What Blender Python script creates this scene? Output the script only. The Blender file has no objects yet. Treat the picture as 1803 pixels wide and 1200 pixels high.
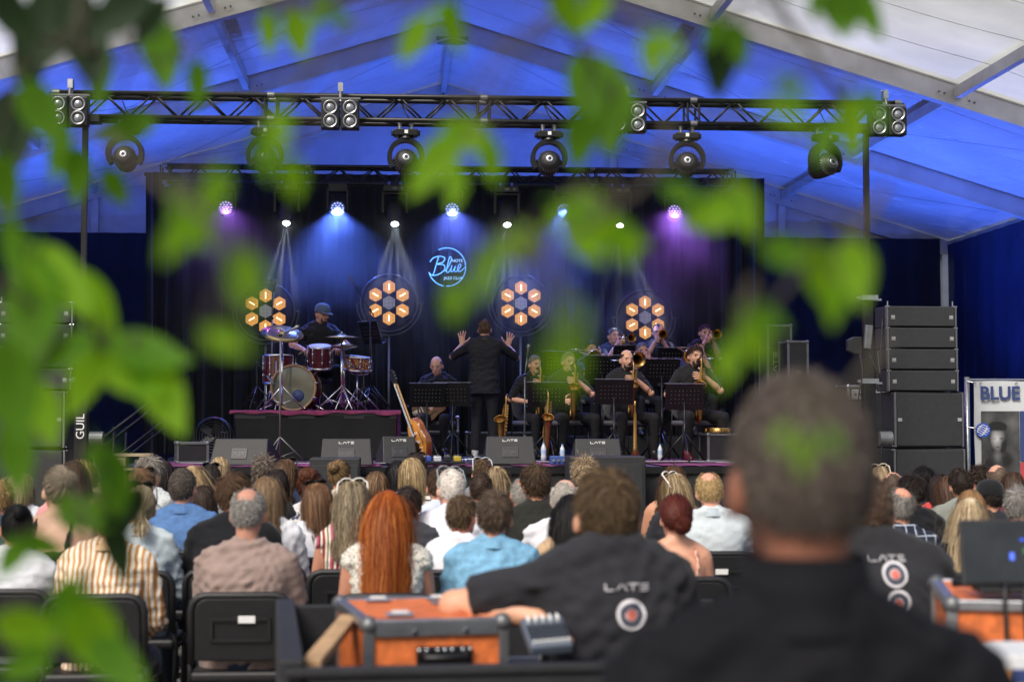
import bpy, bmesh, math, random
import numpy as np
from mathutils import Vector, Matrix, Euler
from mathutils.bvhtree import BVHTree

random.seed(7)
RNG = np.random.default_rng(11)
sc = bpy.context.scene
COL = sc.collection
V = Vector
PI = math.pi
R = math.radians

# ------------------------------------------------------------ camera
CAM_Z = 1.5
FPX = 3000.0
TILT = math.atan(145 / FPX)
YAW = math.atan(204 / FPX)
cam_data = bpy.data.cameras.new('camera')
cam = bpy.data.objects.new('camera', cam_data)
COL.objects.link(cam)
cam.location = (0, 0, CAM_Z)
cam.rotation_euler = (PI / 2 + TILT, 0, -YAW)
cam_data.sensor_width = 36
cam_data.lens = FPX / 1803 * 36
cam_data.clip_end = 3000
cam_data.clip_start = 0.05
cam_data.dof.use_dof = True
cam_data.dof.focus_distance = 19.5
cam_data.dof.aperture_fstop = 3.0
cam_data.dof.aperture_blades = 9
sc.camera = cam

# ------------------------------------------------------------ sky, sun, exposure
SUN_EL, SUN_AZ = R(46), R(212)       # azimuth clockwise from +Y: behind the camera, to its left
w = bpy.data.worlds.new('World')
sc.world = w
w.use_nodes = True
sky = w.node_tree.nodes.new('ShaderNodeTexSky')
sky.sky_type = 'NISHITA'
sky.sun_disc = False
sky.sun_elevation = SUN_EL
sky.sun_rotation = SUN_AZ
sky.air_density = 1.0
sky.dust_density = 4.0
bg = w.node_tree.nodes['Background']
bg.inputs['Strength'].default_value = 0.09
w.node_tree.links.new(sky.outputs[0], bg.inputs[0])
sun = bpy.data.lights.new('sun', 'SUN')
sun.energy = 2.1
sun.angle = R(24)
sun.color = (1.0, .95, .87)
sun_o = bpy.data.objects.new('sun', sun)
COL.objects.link(sun_o)
sd = V((math.sin(SUN_AZ) * math.cos(SUN_EL), math.cos(SUN_AZ) * math.cos(SUN_EL), math.sin(SUN_EL)))
sun_o.rotation_euler = sd.to_track_quat('Z', 'Y').to_euler()
sc.view_settings.view_transform = 'Standard'
sc.view_settings.look = 'None'
sc.view_settings.gamma = 1
sc.view_settings.exposure = 0.65
cy = sc.cycles
cy.use_denoising = True
cy.max_bounces = 7
cy.diffuse_bounces = 3
cy.glossy_bounces = 3
cy.transmission_bounces = 4
cy.transparent_max_bounces = 8
cy.volume_bounces = 0
cy.sample_clamp_indirect = 4
cy.caustics_reflective = False
cy.caustics_refractive = False

# ------------------------------------------------------------ helpers
_fw = V((math.sin(YAW) * math.cos(TILT), math.cos(YAW) * math.cos(TILT), math.sin(TILT)))
_rt = V((math.cos(YAW), -math.sin(YAW), 0))
_up = _rt.cross(_fw)


def W(px, py, Y):
    """photograph pixel + distance down the tent -> point in the place"""
    d = _fw + _rt * ((px - 901.5) / FPX) + _up * ((600 - py) / FPX)
    return V((0, 0, CAM_Z)) + d * (Y / d.y)


def WX(px, Y, z):
    """x of pixel column at distance Y, put at height z"""
    p = W(px, 745, Y)
    return V((p.x, Y, z))


def C(h):
    h = h.lstrip('#')
    o = []
    for i in (0, 2, 4):
        c = int(h[i:i + 2], 16) / 255
        o.append(c / 12.92 if c <= .04045 else ((c + .055) / 1.055) ** 2.4)
    return tuple(o)


_mc = {}


def N(nt, t, **k):
    n = nt.nodes.new(t)
    for a, b in k.items():
        if a.startswith('i_'):
            n.inputs[a[2:].replace('_', ' ')].default_value = b
        else:
            setattr(n, a, b)
    return n


def setcol(nt, sock, col, var, scale, island=0, coords='Object', stretch=None, detail=4):
    """base colour with a little uneven wear"""
    c0 = tuple(c * (1 - var) for c in col) + (1,)
    c1 = tuple(min(1, c * (1 + var)) for c in col) + (1,)
    mix = N(nt, 'ShaderNodeMix', data_type='RGBA')
    mix.inputs[6].default_value = c0
    mix.inputs[7].default_value = c1
    if island:
        g = N(nt, 'ShaderNodeNewGeometry')
        nt.links.new(g.outputs['Random Per Island'], mix.inputs[0])
    else:
        tc = N(nt, 'ShaderNodeTexCoord')
        no = N(nt, 'ShaderNodeTexNoise')
        no.inputs['Scale'].default_value = scale
        no.inputs['Detail'].default_value = detail
        if stretch:
            mp = N(nt, 'ShaderNodeMapping')
            mp.inputs['Scale'].default_value = stretch
            nt.links.new(tc.outputs[coords], mp.inputs[0])
            nt.links.new(mp.outputs[0], no.inputs[0])
        else:
            nt.links.new(tc.outputs[coords], no.inputs[0])
        mr = N(nt, 'ShaderNodeMapRange')
        mr.inputs[1].default_value = .3
        mr.inputs[2].default_value = .7
        nt.links.new(no.outputs[0], mr.inputs[0])
        nt.links.new(mr.outputs[0], mix.inputs[0])
    nt.links.new(mix.outputs[2], sock)
    return mix


def addbump(nt, b, scale, dist, strength=.5, stretch=None, detail=3, coords='Object'):
    tc = N(nt, 'ShaderNodeTexCoord')
    no = N(nt, 'ShaderNodeTexNoise')
    no.inputs['Scale'].default_value = scale
    no.inputs['Detail'].default_value = detail
    src = tc.outputs[coords]
    if stretch:
        mp = N(nt, 'ShaderNodeMapping')
        mp.inputs['Scale'].default_value = stretch
        nt.links.new(src, mp.inputs[0])
        src = mp.outputs[0]
    nt.links.new(src, no.inputs[0])
    bp = N(nt, 'ShaderNodeBump')
    bp.inputs['Strength'].default_value = strength
    bp.inputs['Distance'].default_value = dist
    nt.links.new(no.outputs[0], bp.inputs['Height'])
    nt.links.new(bp.outputs[0], b.inputs['Normal'])


def M(name, col=None, rough=.6, metal=0, var=.12, scale=9, bump=0, bscale=60, emit=None, es=0, spec=.5,
      island=0, stretch=None, sheen=0, coat=0, bstretch=None):
    if name in _mc:
        return _mc[name]
    if isinstance(col, str):
        col = C(col)
    m = bpy.data.materials.new(name)
    m.use_nodes = True
    nt = m.node_tree
    b = nt.nodes['Principled BSDF']
    b.inputs['Roughness'].default_value = rough
    b.inputs['Metallic'].default_value = metal
    b.inputs['Specular IOR Level'].default_value = spec
    if sheen:
        b.inputs['Sheen Weight'].default_value = sheen
    if coat:
        b.inputs['Coat Weight'].default_value = coat
    setcol(nt, b.inputs['Base Color'], col, var, scale, island, stretch=stretch)
    if bump:
        addbump(nt, b, bscale, bump, .7, bstretch)
    if emit:
        b.inputs['Emission Color'].default_value = (C(emit) if isinstance(emit, str) else emit) + (1,)
        b.inputs['Emission Strength'].default_value = es
    _mc[name] = m
    return m


def stripes(name, axis, period, stops, rough=.8, bump=.004, warp=.01):
    """woven or printed stripes, constant bands along one axis of the cloth"""
    if name in _mc:
        return _mc[name]
    m = bpy.data.materials.new(name)
    m.use_nodes = True
    nt = m.node_tree
    b = nt.nodes['Principled BSDF']
    b.inputs['Roughness'].default_value = rough
    tc = N(nt, 'ShaderNodeTexCoord')
    no = N(nt, 'ShaderNodeTexNoise')
    no.inputs['Scale'].default_value = 7
    nt.links.new(tc.outputs['Object'], no.inputs[0])
    sx = N(nt, 'ShaderNodeSeparateXYZ')
    nt.links.new(tc.outputs['Object'], sx.inputs[0])
    a1 = N(nt, 'ShaderNodeMath', operation='MULTIPLY_ADD')
    nt.links.new(no.outputs[0], a1.inputs[0])
    a1.inputs[1].default_value = warp * 2
    nt.links.new(sx.outputs['XYZ'.index(axis)], a1.inputs[2])
    a2 = N(nt, 'ShaderNodeMath', operation='DIVIDE')
    nt.links.new(a1.outputs[0], a2.inputs[0])
    a2.inputs[1].default_value = period
    a3 = N(nt, 'ShaderNodeMath', operation='FRACT')
    nt.links.new(a2.outputs[0], a3.inputs[0])
    cr = N(nt, 'ShaderNodeValToRGB')
    cr.color_ramp.interpolation = 'CONSTANT'
    el = cr.color_ramp.elements
    while len(el) < len(stops):
        el.new(.5)
    for e, (p, c) in zip(el, stops):
        e.position = p
        e.color = C(c) + (1,)
    nt.links.new(a3.outputs[0], cr.inputs[0])
    nt.links.new(cr.outputs[0], b.inputs['Base Color'])
    addbump(nt, b, 22, bump, .8)
    _mc[name] = m
    return m


def checks(name, base, line, period):
    if name in _mc:
        return _mc[name]
    m = bpy.data.materials.new(name)
    m.use_nodes = True
    nt = m.node_tree
    b = nt.nodes['Principled BSDF']
    b.inputs['Roughness'].default_value = .85
    tc = N(nt, 'ShaderNodeTexCoord')
    sx = N(nt, 'ShaderNodeSeparateXYZ')
    nt.links.new(tc.outputs['Object'], sx.inputs[0])
    outs = []
    for k in (0, 2):
        a2 = N(nt, 'ShaderNodeMath', operation='DIVIDE')
        nt.links.new(sx.outputs[k], a2.inputs[0])
        a2.inputs[1].default_value = period
        a3 = N(nt, 'ShaderNodeMath', operation='FRACT')
        nt.links.new(a2.outputs[0], a3.inputs[0])
        a4 = N(nt, 'ShaderNodeMath', operation='LESS_THAN')
        nt.links.new(a3.outputs[0], a4.inputs[0])
        a4.inputs[1].default_value = .11
        outs.append(a4)
    mx = N(nt, 'ShaderNodeMath', operation='MAXIMUM')
    nt.links.new(outs[0].outputs[0], mx.inputs[0])
    nt.links.new(outs[1].outputs[0], mx.inputs[1])
    mix = N(nt, 'ShaderNodeMix', data_type='RGBA')
    mix.inputs[6].default_value = C(base) + (1,)
    mix.inputs[7].default_value = C(line) + (1,)
    nt.links.new(mx.outputs[0], mix.inputs[0])
    nt.links.new(mix.outputs[2], b.inputs['Base Color'])
    _mc[name] = m
    return m


def dots(name, base, dot, scale, thr=.32):
    if name in _mc:
        return _mc[name]
    m = bpy.data.materials.new(name)
    m.use_nodes = True
    nt = m.node_tree
    b = nt.nodes['Principled BSDF']
    b.inputs['Roughness'].default_value = .85
    tc = N(nt, 'ShaderNodeTexCoord')
    vo = N(nt, 'ShaderNodeTexVoronoi')
    vo.inputs['Scale'].default_value = scale
    vo.inputs['Randomness'].default_value = .55
    nt.links.new(tc.outputs['Object'], vo.inputs[0])
    lt = N(nt, 'ShaderNodeMath', operation='LESS_THAN')
    lt.inputs[1].default_value = thr
    nt.links.new(vo.outputs[0], lt.inputs[0])
    mix = N(nt, 'ShaderNodeMix', data_type='RGBA')
    mix.inputs[6].default_value = C(base) + (1,)
    mix.inputs[7].default_value = C(dot) + (1,)
    nt.links.new(lt.outputs[0], mix.inputs[0])
    nt.links.new(mix.outputs[2], b.inputs['Base Color'])
    _mc[name] = m
    return m


def cloth(hexcol, tag='cloth', var=.10, rough=.9, bump=.004, bscale=26):
    return M(tag + '_' + hexcol.lstrip('#'), hexcol, rough, 0, var, 14, bump, bscale, spec=.25, sheen=.15)


class MB:
    def __init__(s, T=None):
        s.v = []
        s.f = []
        s.T = T

    def add(s, v, f):
        o = len(s.v)
        if s.T is not None:
            s.v += [tuple(s.T @ V(x)) for x in v]
        else:
            s.v += [tuple(x) for x in v]
        s.f += [tuple(i + o for i in q) for q in f]
        return s

    def box(s, c, size, rot=None):
        hx, hy, hz = size[0] / 2, size[1] / 2, size[2] / 2
        vs = [V((x * hx, y * hy, z * hz)) for x in (-1, 1) for y in (-1, 1) for z in (-1, 1)]
        if rot is not None:
            m = rot if isinstance(rot, Matrix) else Euler(rot).to_matrix()
            vs = [m @ v for v in vs]
        c = V(c)
        return s.add([v + c for v in vs], [(0, 1, 3, 2), (4, 6, 7, 5), (0, 4, 5, 1), (2, 3, 7, 6), (0, 2, 6, 4), (1, 5, 7, 3)])

    def bar(s, p0, p1, wd, ht, upv=(0, 0, 1)):
        p0, p1 = V(p0), V(p1)
        d = (p1 - p0)
        L = d.length
        d.normalize()
        u = V(upv)
        x = d.cross(u)
        if x.length < 1e-4:
            x = d.cross(V((1, 0, 0)))
        x.normalize()
        z = x.cross(d)
        m = Matrix((x, d, z)).transposed()
        return s.box((p0 + p1) / 2, (wd, L, ht), m)

    def tube(s, path, r, n=8, cap=True, rnd=False):
        path = [V(p) for p in path]
        k = len(path)
        rs = list(r) if hasattr(r, '__len__') else [r] * k
        if rnd:
            d0 = (path[0] - path[1]).normalized()
            d1 = (path[-1] - path[-2]).normalized()
            a, b = path[0], path[-1]
            ra, rb = rs[0], rs[-1]
            path = [a + d0 * ra * .95, a + d0 * ra * .7] + path + [b + d1 * rb * .7, b + d1 * rb * .95]
            rs = [ra * .3, ra * .72] + rs + [rb * .72, rb * .3]
            k += 4
        vs, fs = [], []
        prev = None
        for i, p in enumerate(path):
            if i == 0:
                t = path[1] - p
            elif i == k - 1:
                t = p - path[i - 1]
            else:
                t = path[i + 1] - path[i - 1]
            if t.length < 1e-9:
                t = V((0, 0, 1))
            t.normalize()
            if prev is None:
                a = V((0, 0, 1)) if abs(t.z) < .9 else V((1, 0, 0))
                x = t.cross(a).normalized()
            else:
                x = (prev - t * prev.dot(t))
                if x.length < 1e-6:
                    x = t.cross(V((0.3, 0.5, .8)))
                x.normalize()
            prev = x
            y = t.cross(x)
            for j in range(n):
                a = 2 * PI * j / n
                vs.append(p + (x * math.cos(a) + y * math.sin(a)) * rs[i])
        for i in range(k - 1):
            for j in range(n):
                j2 = (j + 1) % n
                fs.append((i * n + j, i * n + j2, (i + 1) * n + j2, (i + 1) * n + j))
        if cap:
            fs.append(tuple(range(n))[::-1])
            fs.append(tuple((k - 1) * n + j for j in range(n)))
        return s.add(vs, fs)

    def cyl(s, p0, p1, r0, r1=None, n=12, cap=True):
        return s.tube([p0, p1], [r0, r0 if r1 is None else r1], n, cap)

    def lathe(s, prof, Mx=None, n=24, close=False):
        """prof: (r, z) pairs round local z"""
        vs, fs = [], []
        for r, z in prof:
            for j in range(n):
                a = 2 * PI * j / n
                p = V((r * math.cos(a), r * math.sin(a), z))
                vs.append(Mx @ p if Mx is not None else p)
        k = len(prof)
        for i in range(k - 1):
            for j in range(n):
                j2 = (j + 1) % n
                fs.append((i * n + j, i * n + j2, (i + 1) * n + j2, (i + 1) * n + j))
        if close:
            fs.append(tuple(range(n))[::-1])
            fs.append(tuple((k - 1) * n + j for j in range(n)))
        return s.add(vs, fs)

    def loft(s, rings, n=18):
        """rings: (centre, rx, ry) stacked upward"""
        vs, fs = [], []
        for c, rx, ry in rings:
            for j in range(n):
                a = 2 * PI * j / n
                ca, sa = math.cos(a), math.sin(a)
                e = .82
                x = math.copysign(abs(ca) ** e, ca) * rx
                y = math.copysign(abs(sa) ** e, sa) * ry
                vs.append((c[0] + x, c[1] + y, c[2]))
        k = len(rings)
        for i in range(k - 1):
            for j in range(n):
                j2 = (j + 1) % n
                fs.append((i * n + j, i * n + j2, (i + 1) * n + j2, (i + 1) * n + j))
        fs.append(tuple(range(n))[::-1])
        fs.append(tuple((k - 1) * n + j for j in range(n)))
        return s.add(vs, fs)

    def ell(s, c, r, Mx=None, n=14, m=9):
        vs, fs = [], []
        c = V(c)
        for i in range(1, m):
            th = PI * i / m
            for j in range(n):
                a = 2 * PI * j / n
                p = V((r[0] * math.sin(th) * math.cos(a), r[1] * math.sin(th) * math.sin(a), r[2] * math.cos(th)))
                vs.append((Mx @ p if Mx is not None else p) + c)
        top = len(vs)
        p = V((0, 0, r[2]))
        vs.append((Mx @ p if Mx is not None else p) + c)
        p = V((0, 0, -r[2]))
        vs.append((Mx @ p if Mx is not None else p) + c)
        for i in range(m - 2):
            for j in range(n):
                j2 = (j + 1) % n
                fs.append((i * n + j, (i + 1) * n + j, (i + 1) * n + j2, i * n + j2))
        for j in range(n):
            j2 = (j + 1) % n
            fs.append((top, j, j2))
            fs.append((top + 1, (m - 2) * n + j2, (m - 2) * n + j))
        return s.add(vs, fs)

    def prism(s, pts, y0, y1, Mx=None):
        """outline in x,z extruded along y"""
        n = len(pts)
        vs = [V((x, y0, z)) for x, z in pts] + [V((x, y1, z)) for x, z in pts]
        if Mx is not None:
            vs = [Mx @ v for v in vs]
        fs = [tuple(range(n)), tuple(range(2 * n - 1, n - 1, -1))]
        for i in range(n):
            j = (i + 1) % n
            fs.append((i, n + i, n + j, j))
        return s.add(vs, fs)

    def mesh(s, name):
        me = bpy.data.meshes.new(name)
        me.from_pydata(s.v, [], s.f)
        me.update()
        return me

    def build(s, name, mat, parent=None, smooth=False, bevel=0, loc=None, rot=None):
        me = s.mesh(name)
        return put(name, me, mat, parent, smooth, bevel, loc, rot)


def put(name, me, mat, parent=None, smooth=False, bevel=0, loc=None, rot=None):
    if mat is not None and len(me.materials) == 0:
        me.materials.append(mat)
    if smooth:
        me.polygons.foreach_set('use_smooth', [True] * len(me.polygons))
        if smooth == 'auto':
            me.set_sharp_from_angle(angle=R(40))
    o = bpy.data.objects.new(name, me)
    COL.objects.link(o)
    if parent is not None:
        o.parent = parent
    if bevel:
        b = o.modifiers.new('bevel', 'BEVEL')
        b.width = bevel
        b.segments = 2
        b.limit_method = 'ANGLE'
    if loc is not None:
        o.location = loc
    if rot is not None:
        o.rotation_euler = rot
    return o


def tag(o, label, cat, group=None, kind=None):
    o['label'] = label
    o['category'] = cat
    if group:
        o['group'] = group
    if kind:
        o['kind'] = kind
    return o


def thing(name, label, cat, loc=(0, 0, 0), rotz=0, group=None):
    o = bpy.data.objects.new(name, None)
    o.empty_display_size = .1
    COL.objects.link(o)
    o.location = loc
    o.rotation_euler = (0, 0, rotz)
    return tag(o, label, cat, group)


def dup(o, loc=None, rotz=None, label=None, group=None, parent=None):
    c = o.copy()
    COL.objects.link(c)
    c.parent = parent
    if loc is not None:
        c.location = loc
    if rotz is not None:
        c.rotation_euler = (c.rotation_euler[0], c.rotation_euler[1], rotz)
    if label:
        c['label'] = label
    if group:
        c['group'] = group
    for ch in list(o.children):
        dup(ch, parent=c)
    return c


def struct(o):
    o['kind'] = 'structure'
    return o


def text_mesh(s, size, depth=.002, bold=0.0, align='CENTER'):
    cu = bpy.data.curves.new('lettering', 'FONT')
    cu.body = s
    cu.size = size
    cu.extrude = depth
    cu.offset = bold
    cu.align_x = align
    cu.align_y = 'CENTER'
    o = bpy.data.objects.new('lettering', cu)
    TMP.collection.objects.link(o)
    TMP.view_layers[0].update()
    me = bpy.data.meshes.new_from_object(o.evaluated_get(TMP.view_layers[0].depsgraph))
    bpy.data.objects.remove(o)
    return me


TMP = bpy.data.scenes.new('workbench')


def fuse(mb, voxel, it=6):
    """weld overlapping closed shapes into one continuous skin"""
    me = mb.mesh('fuse')
    o = bpy.data.objects.new('fuse', me)
    TMP.collection.objects.link(o)
    r = o.modifiers.new('r', 'REMESH')
    r.mode = 'VOXEL'
    r.voxel_size = voxel
    s = o.modifiers.new('s', 'SMOOTH')
    s.factor = .5
    s.iterations = it
    TMP.view_layers[0].update()
    out = bpy.data.meshes.new_from_object(o.evaluated_get(TMP.view_layers[0].depsgraph))
    bpy.data.objects.remove(o)
    bpy.data.meshes.remove(me)
    return out


def spot(name, parent, loc, direction, energy, color, angle=30, blend=.4, radius=.05):
    l = bpy.data.lights.new(name, 'SPOT')
    l.energy = energy
    l.color = color
    l.spot_size = R(angle)
    l.spot_blend = blend
    l.shadow_soft_size = radius
    o = bpy.data.objects.new(name, l)
    COL.objects.link(o)
    o.parent = parent
    o.location = loc
    o.rotation_euler = (-V(direction)).to_track_quat('Z', 'Y').to_euler()
    return o


def late(mb_size, depth=.003):
    """the four-letter rental mark, drawn from straight strokes; width = mb_size, local x,z plane"""
    mb = MB()
    u = mb_size / 4.6
    h = u * .62
    t = h * .22
    d = depth

    def st(a, b):
        mb.bar((a[0], 0, a[1]), (b[0], 0, b[1]), d, t, (0, 1, 0)) if False else mb.prism(
            quadpts(a, b, t), -d / 2, d / 2)

    def quadpts(a, b, t):
        a, b = V((a[0], a[1])), V((b[0], b[1]))
        e = (b - a).normalized()
        n = V((-e.y, e.x)) * t / 2
        a, b = a - e * t * .3, b + e * t * .3
        return [tuple(a + n), tuple(a - n), tuple(b - n), tuple(b + n)]
    x = -2.3 * u
    st((x, h / 2), (x, -h / 2)); st((x + t, -h / 2), (x + u * .95, -h / 2))
    x += 1.25 * u
    st((x, -h / 2), (x + u * .42, h / 2)); st((x + u * .58, h / 2), (x + u, -h / 2))
    x += 1.15 * u
    st((x, h / 2), (x + u, h / 2)); st((x + u / 2, h / 2 - t), (x + u / 2, -h / 2))
    x += 1.25 * u
    for zz in (h / 2, 0, -h / 2):
        st((x, zz), (x + u * .9, zz))
    return mb


# common materials
BLK = M('black_paint', (.010, .010, .011), .5, 0, .3, 6)
BLKM = M('black_metal', (.009, .009, .010), .38, .3, .3, 10)
BLKP = M('black_plastic', (.010, .010, .011), .5, 0, .2, 20, .001, 200)
CHROME = M('chrome', (.75, .76, .78), .16, 1, .05, 20)
STEEL = M('brushed_steel', (.45, .46, .48), .35, 1, .15, 30)
ALU = M('aluminium_profile', (.62, .61, .57), .5, .35, .12, 3)
GREYM = M('grey_metal', (.16, .165, .17), .45, .6, .15, 14)
BRASS = M('lacquered_brass', (.46, .27, .09), .3, 1, .15, 18)
WHITEP = M('white_print', (.75, .75, .73), .7, 0, .06, 30)
GLASSK = M('dark_lens', (.01, .012, .02), .08, 0, .1, 5, spec=.8, coat=.5)
# ============================================================ THE PLACE
ground = MB().add([(-600, -300, 0), (600, -300, 0), (600, 900, 0), (-600, 900, 0)], [(0, 1, 2, 3)]).build(
    'ground', M('paved_ground', (.16, .15, .135), .85, 0, .25, 1.3, .01, 30))
struct(ground)

# ---- the marquee: frames every 5 m, ridge along +Y
XR, HW, ZA, ZE = .86, 9.6, 7.84, 4.95
FY = [31.6, 26.6, 21.6, 16.6]
SL = (ZA - ZE) / HW


def roofz(off):
    return ZA - abs(off) * SL


def pvc(name, col, trans, rough=.28):
    m = bpy.data.materials.new(name)
    m.use_nodes = True
    nt = m.node_tree
    b = nt.nodes['Principled BSDF']
    b.inputs['Roughness'].default_value = rough
    b.inputs['Specular IOR Level'].default_value = .45
    mix = setcol(nt, b.inputs['Base Color'], col, .13, .9)
    addbump(nt, b, 2.6, .09, .8, (1, .45, 1), 4)
    if trans:
        tr = N(nt, 'ShaderNodeBsdfTranslucent')
        nt.links.new(mix.outputs[2], tr.inputs[0])
        ms = N(nt, 'ShaderNodeMixShader')
        ms.inputs[0].default_value = trans
        nt.links.new(b.outputs[0], ms.inputs[1])
        nt.links.new(tr.outputs[0], ms.inputs[2])
        nt.links.new(ms.outputs[0], nt.nodes['Material Output'].inputs[0])
    return m


PVC_F = pvc('white_roof_sheet', (.85, .85, .78), .55)
PVC_B = pvc('lined_roof_sheet', (.66, .67, .68), .012)
PVC_G = pvc('gable_sheet', (.66, .67, .70), .004, .5)

tent = thing('marquee_tent', 'large white marquee with pitched roof and aluminium frame over the stage', 'tent', (0, 0, 0))
offs = [0, 3.2, 6.4, 9.6]
for fi, y in enumerate(FY):
    for sgn in (-1, 1):
        mb = MB()
        a = V((XR, y, ZA - .14)); b = V((XR + sgn * HW, y, ZE - .14))
        mb.bar(a, b, .13, .26)
        mb.bar(a + V((0, 0, -.145)), b + V((0, 0, -.145)), .17, .03)
        mb.bar(a + V((0, 0, .125)), b + V((0, 0, .125)), .165, .02)
        raf = mb.build('rafter', ALU, tent)
        # splice plates with their bolts where purlins meet
        for o_ in offs[1:3]:
            p = V((XR + sgn * o_, y, roofz(o_) - .14))
            for e in (-.2, .2):
                bpl = MB().box(p + V((e, 0, -e * sgn * SL)), (.12, .138, .17), (0, sgn * math.atan(SL), 0)).build('bolt_plate', ALU, tent)
                for e2 in (-.035, .035):
                    MB().cyl(p + V((e + e2, -.066, -(e + e2) * sgn * SL - .04)), p + V((e + e2, -.085, -(e + e2) * sgn * SL - .04)), .014, n=6).build('bolt', GREYM, bpl)
        MB().box((XR + sgn * (HW - .05), y, (ZE - .2) / 2), (.2, .13, ZE - .25)).build('leg', ALU, tent)
    MB().box((XR, y, ZA - .32), (.5, .15, .1)).build('ridge_plate', GREYM, tent)
for i in range(3):
    y1, y0 = FY[i], FY[i + 1]
    for sgn in (-1, 1):
        for o_ in offs:
            if o_ == 0 and sgn == 1:
                continue
            p0 = V((XR + sgn * o_, y0 + .1, roofz(o_) - .13)); p1 = V((XR + sgn * o_, y1 - .1, roofz(o_) - .13))
            MB().bar(p0, p1, .09, .15).build('purlin', ALU, tent)
        # wind bracing wires
        for (oa, ob) in ((.3, 6.2), (9.3, 3.4)):
            if i < 2:
                MB().cyl((XR + sgn * oa, y0 + .1, roofz(oa) - .22), (XR + sgn * ob, y1 - .1, roofz(ob) - .22), .003, n=5).build('bracing_wire', GREYM, tent)
        # roof sheets, one between each pair of purlins
        for k in range(3):
            mb = MB()
            nx, ny = 8, 10
            vs, fs = [], []
            for a in range(nx + 1):
                for b_ in range(ny + 1):
                    u, v = a / nx, b_ / ny
                    o_ = offs[k] + (offs[k + 1] - offs[k]) * u
                    yy = y0 + (y1 - y0) * v
                    sag = .07 * math.sin(PI * u) * math.sin(PI * v)
                    vs.append((XR + sgn * o_, yy, roofz(o_) + .012 - sag))
            for a in range(nx):
                for b_ in range(ny):
                    q = a * (ny + 1) + b_
                    fs.append((q, q + 1, q + ny + 2, q + ny + 1))
            mb.add(vs, fs).build('roof_panel', PVC_B if i < 2 else PVC_F, tent, True)
# welded seams across the sheets
for i in range(3):
    y1, y0 = FY[i], FY[i + 1]
    for sgn in (-1, 1):
        for v in (.25, .5, .75):
            pts = []
            for a in range(25):
                o_ = HW * a / 24
                u = (o_ % 3.2) / 3.2
                pts.append((XR + sgn * o_, y0 + (y1 - y0) * v, roofz(o_) + .004 - .07 * math.sin(PI * u) * math.sin(PI * v)))
            MB().tube(pts, .004, 4).build('seam', PVC_B if i < 2 else PVC_F, tent)
# gable sheet, its hem and the seams
n = 60
vs, fs = [], []
for i in range(n + 1):
    o_ = -HW + 2 * HW * i / n
    wob = .03 * math.sin(i * 2.1) + .02 * math.sin(i * .7)
    vs += [(XR + o_, 31.75 + wob, 4.6), (XR + o_, 31.75 + wob * .4, (4.6 + roofz(o_)) / 2), (XR + o_, 31.75, roofz(o_) - .02)]
for i in range(n):
    q = i * 3
    fs += [(q, q + 3, q + 4, q + 1), (q + 1, q + 4, q + 5, q + 2)]
MB().add(vs, fs).build('gable_panel', PVC_G, tent, True)
for o_ in (-6.4, -3.2, 3.2, 6.4):
    MB().box((XR + o_, 31.66, (4.6 + roofz(o_)) / 2), (.13, .1, roofz(o_) - 4.7)).build('gable_post', ALU, tent)
MB().bar((XR - HW + .3, 31.6, 4.85), (XR + HW - .3, 31.6, 4.85), .1, .12).build('gable_rail', ALU, tent)
for sgn in (-1, 1):
    for i in range(3):
        MB().box((XR + sgn * HW, (FY[i] + FY[i + 1]) / 2, ZE - .1), (.12, 4.8, .18)).build('eave_beam', ALU, tent)


def drape(name, p0, p1, z0, z1, mat, amp=.05, period=.28, parent=None, seed=1, nz=8):
    rr = random.Random(seed)
    p0, p1 = V(p0), V(p1)
    L = (p1 - p0).length
    n_ = int(L / period * 10)
    d = (p1 - p0).normalized()
    nn = V((-d.y, d.x, 0))
    ph = 0
    prof = []
    for i in range(n_ + 1):
        prof.append(amp * (math.sin(ph) + .35 * math.sin(ph * 2.3 + 1)))
        ph += 2 * PI / 10 * rr.uniform(.65, 1.35)
    vs, fs = [], []
    for i in range(n_ + 1):
        for k in range(nz + 1):
            t = k / nz
            p = p0 + d * (L * i / n_) + nn * (prof[i] * (.55 + .45 * (1 - t))) + d * (.02 * math.sin(i * .31 + t * 3))
            vs.append((p.x, p.y, z0 + (z1 - z0) * t))
    for i in range(n_):
        for k in range(nz):
            q = i * (nz + 1) + k
            fs.append((q, q + nz + 1, q + nz + 2, q + 1))
    o = MB().add(vs, fs).build(name, mat, parent, True)
    return o


VELV = M('black_velvet', (.006, .007, .012), .85, 0, .3, 4, spec=.2, sheen=.25)
NAVY = M('navy_wall_sheet', (.013, .024, .08), .6, 0, .25, 1.2, .01, 6)
DARKW = M('black_wall_cloth', (.009, .011, .022), .85, 0, .3, 2)
tag(drape('wall_curtain', (XR - HW + .2, 31.45, 0), (XR, 31.45, 0), 0, 4.98, DARKW, .03, .5, seed=3), 'black curtain closing the tent end left of the backdrop', 'curtain')
tag(drape('wall_curtain', (XR, 31.45, 0), (XR + HW - .2, 31.45, 0), 0, 4.98, DARKW, .03, .5, seed=4), 'black curtain closing the tent end behind the right speakers', 'curtain')
tag(drape('side_wall', (XR + HW - .12, 31.3, 0), (XR + HW - .12, 21.7, 0), 0, 4.85, NAVY, .02, .7, seed=5), 'navy blue side wall of the tent behind the banner', 'wall')
tag(drape('side_wall', (XR - HW + .12, 21.7, 0), (XR - HW + .12, 31.3, 0), 0, 4.85, NAVY, .02, .7, seed=6), 'dark blue side wall of the tent at the far left', 'wall')

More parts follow.
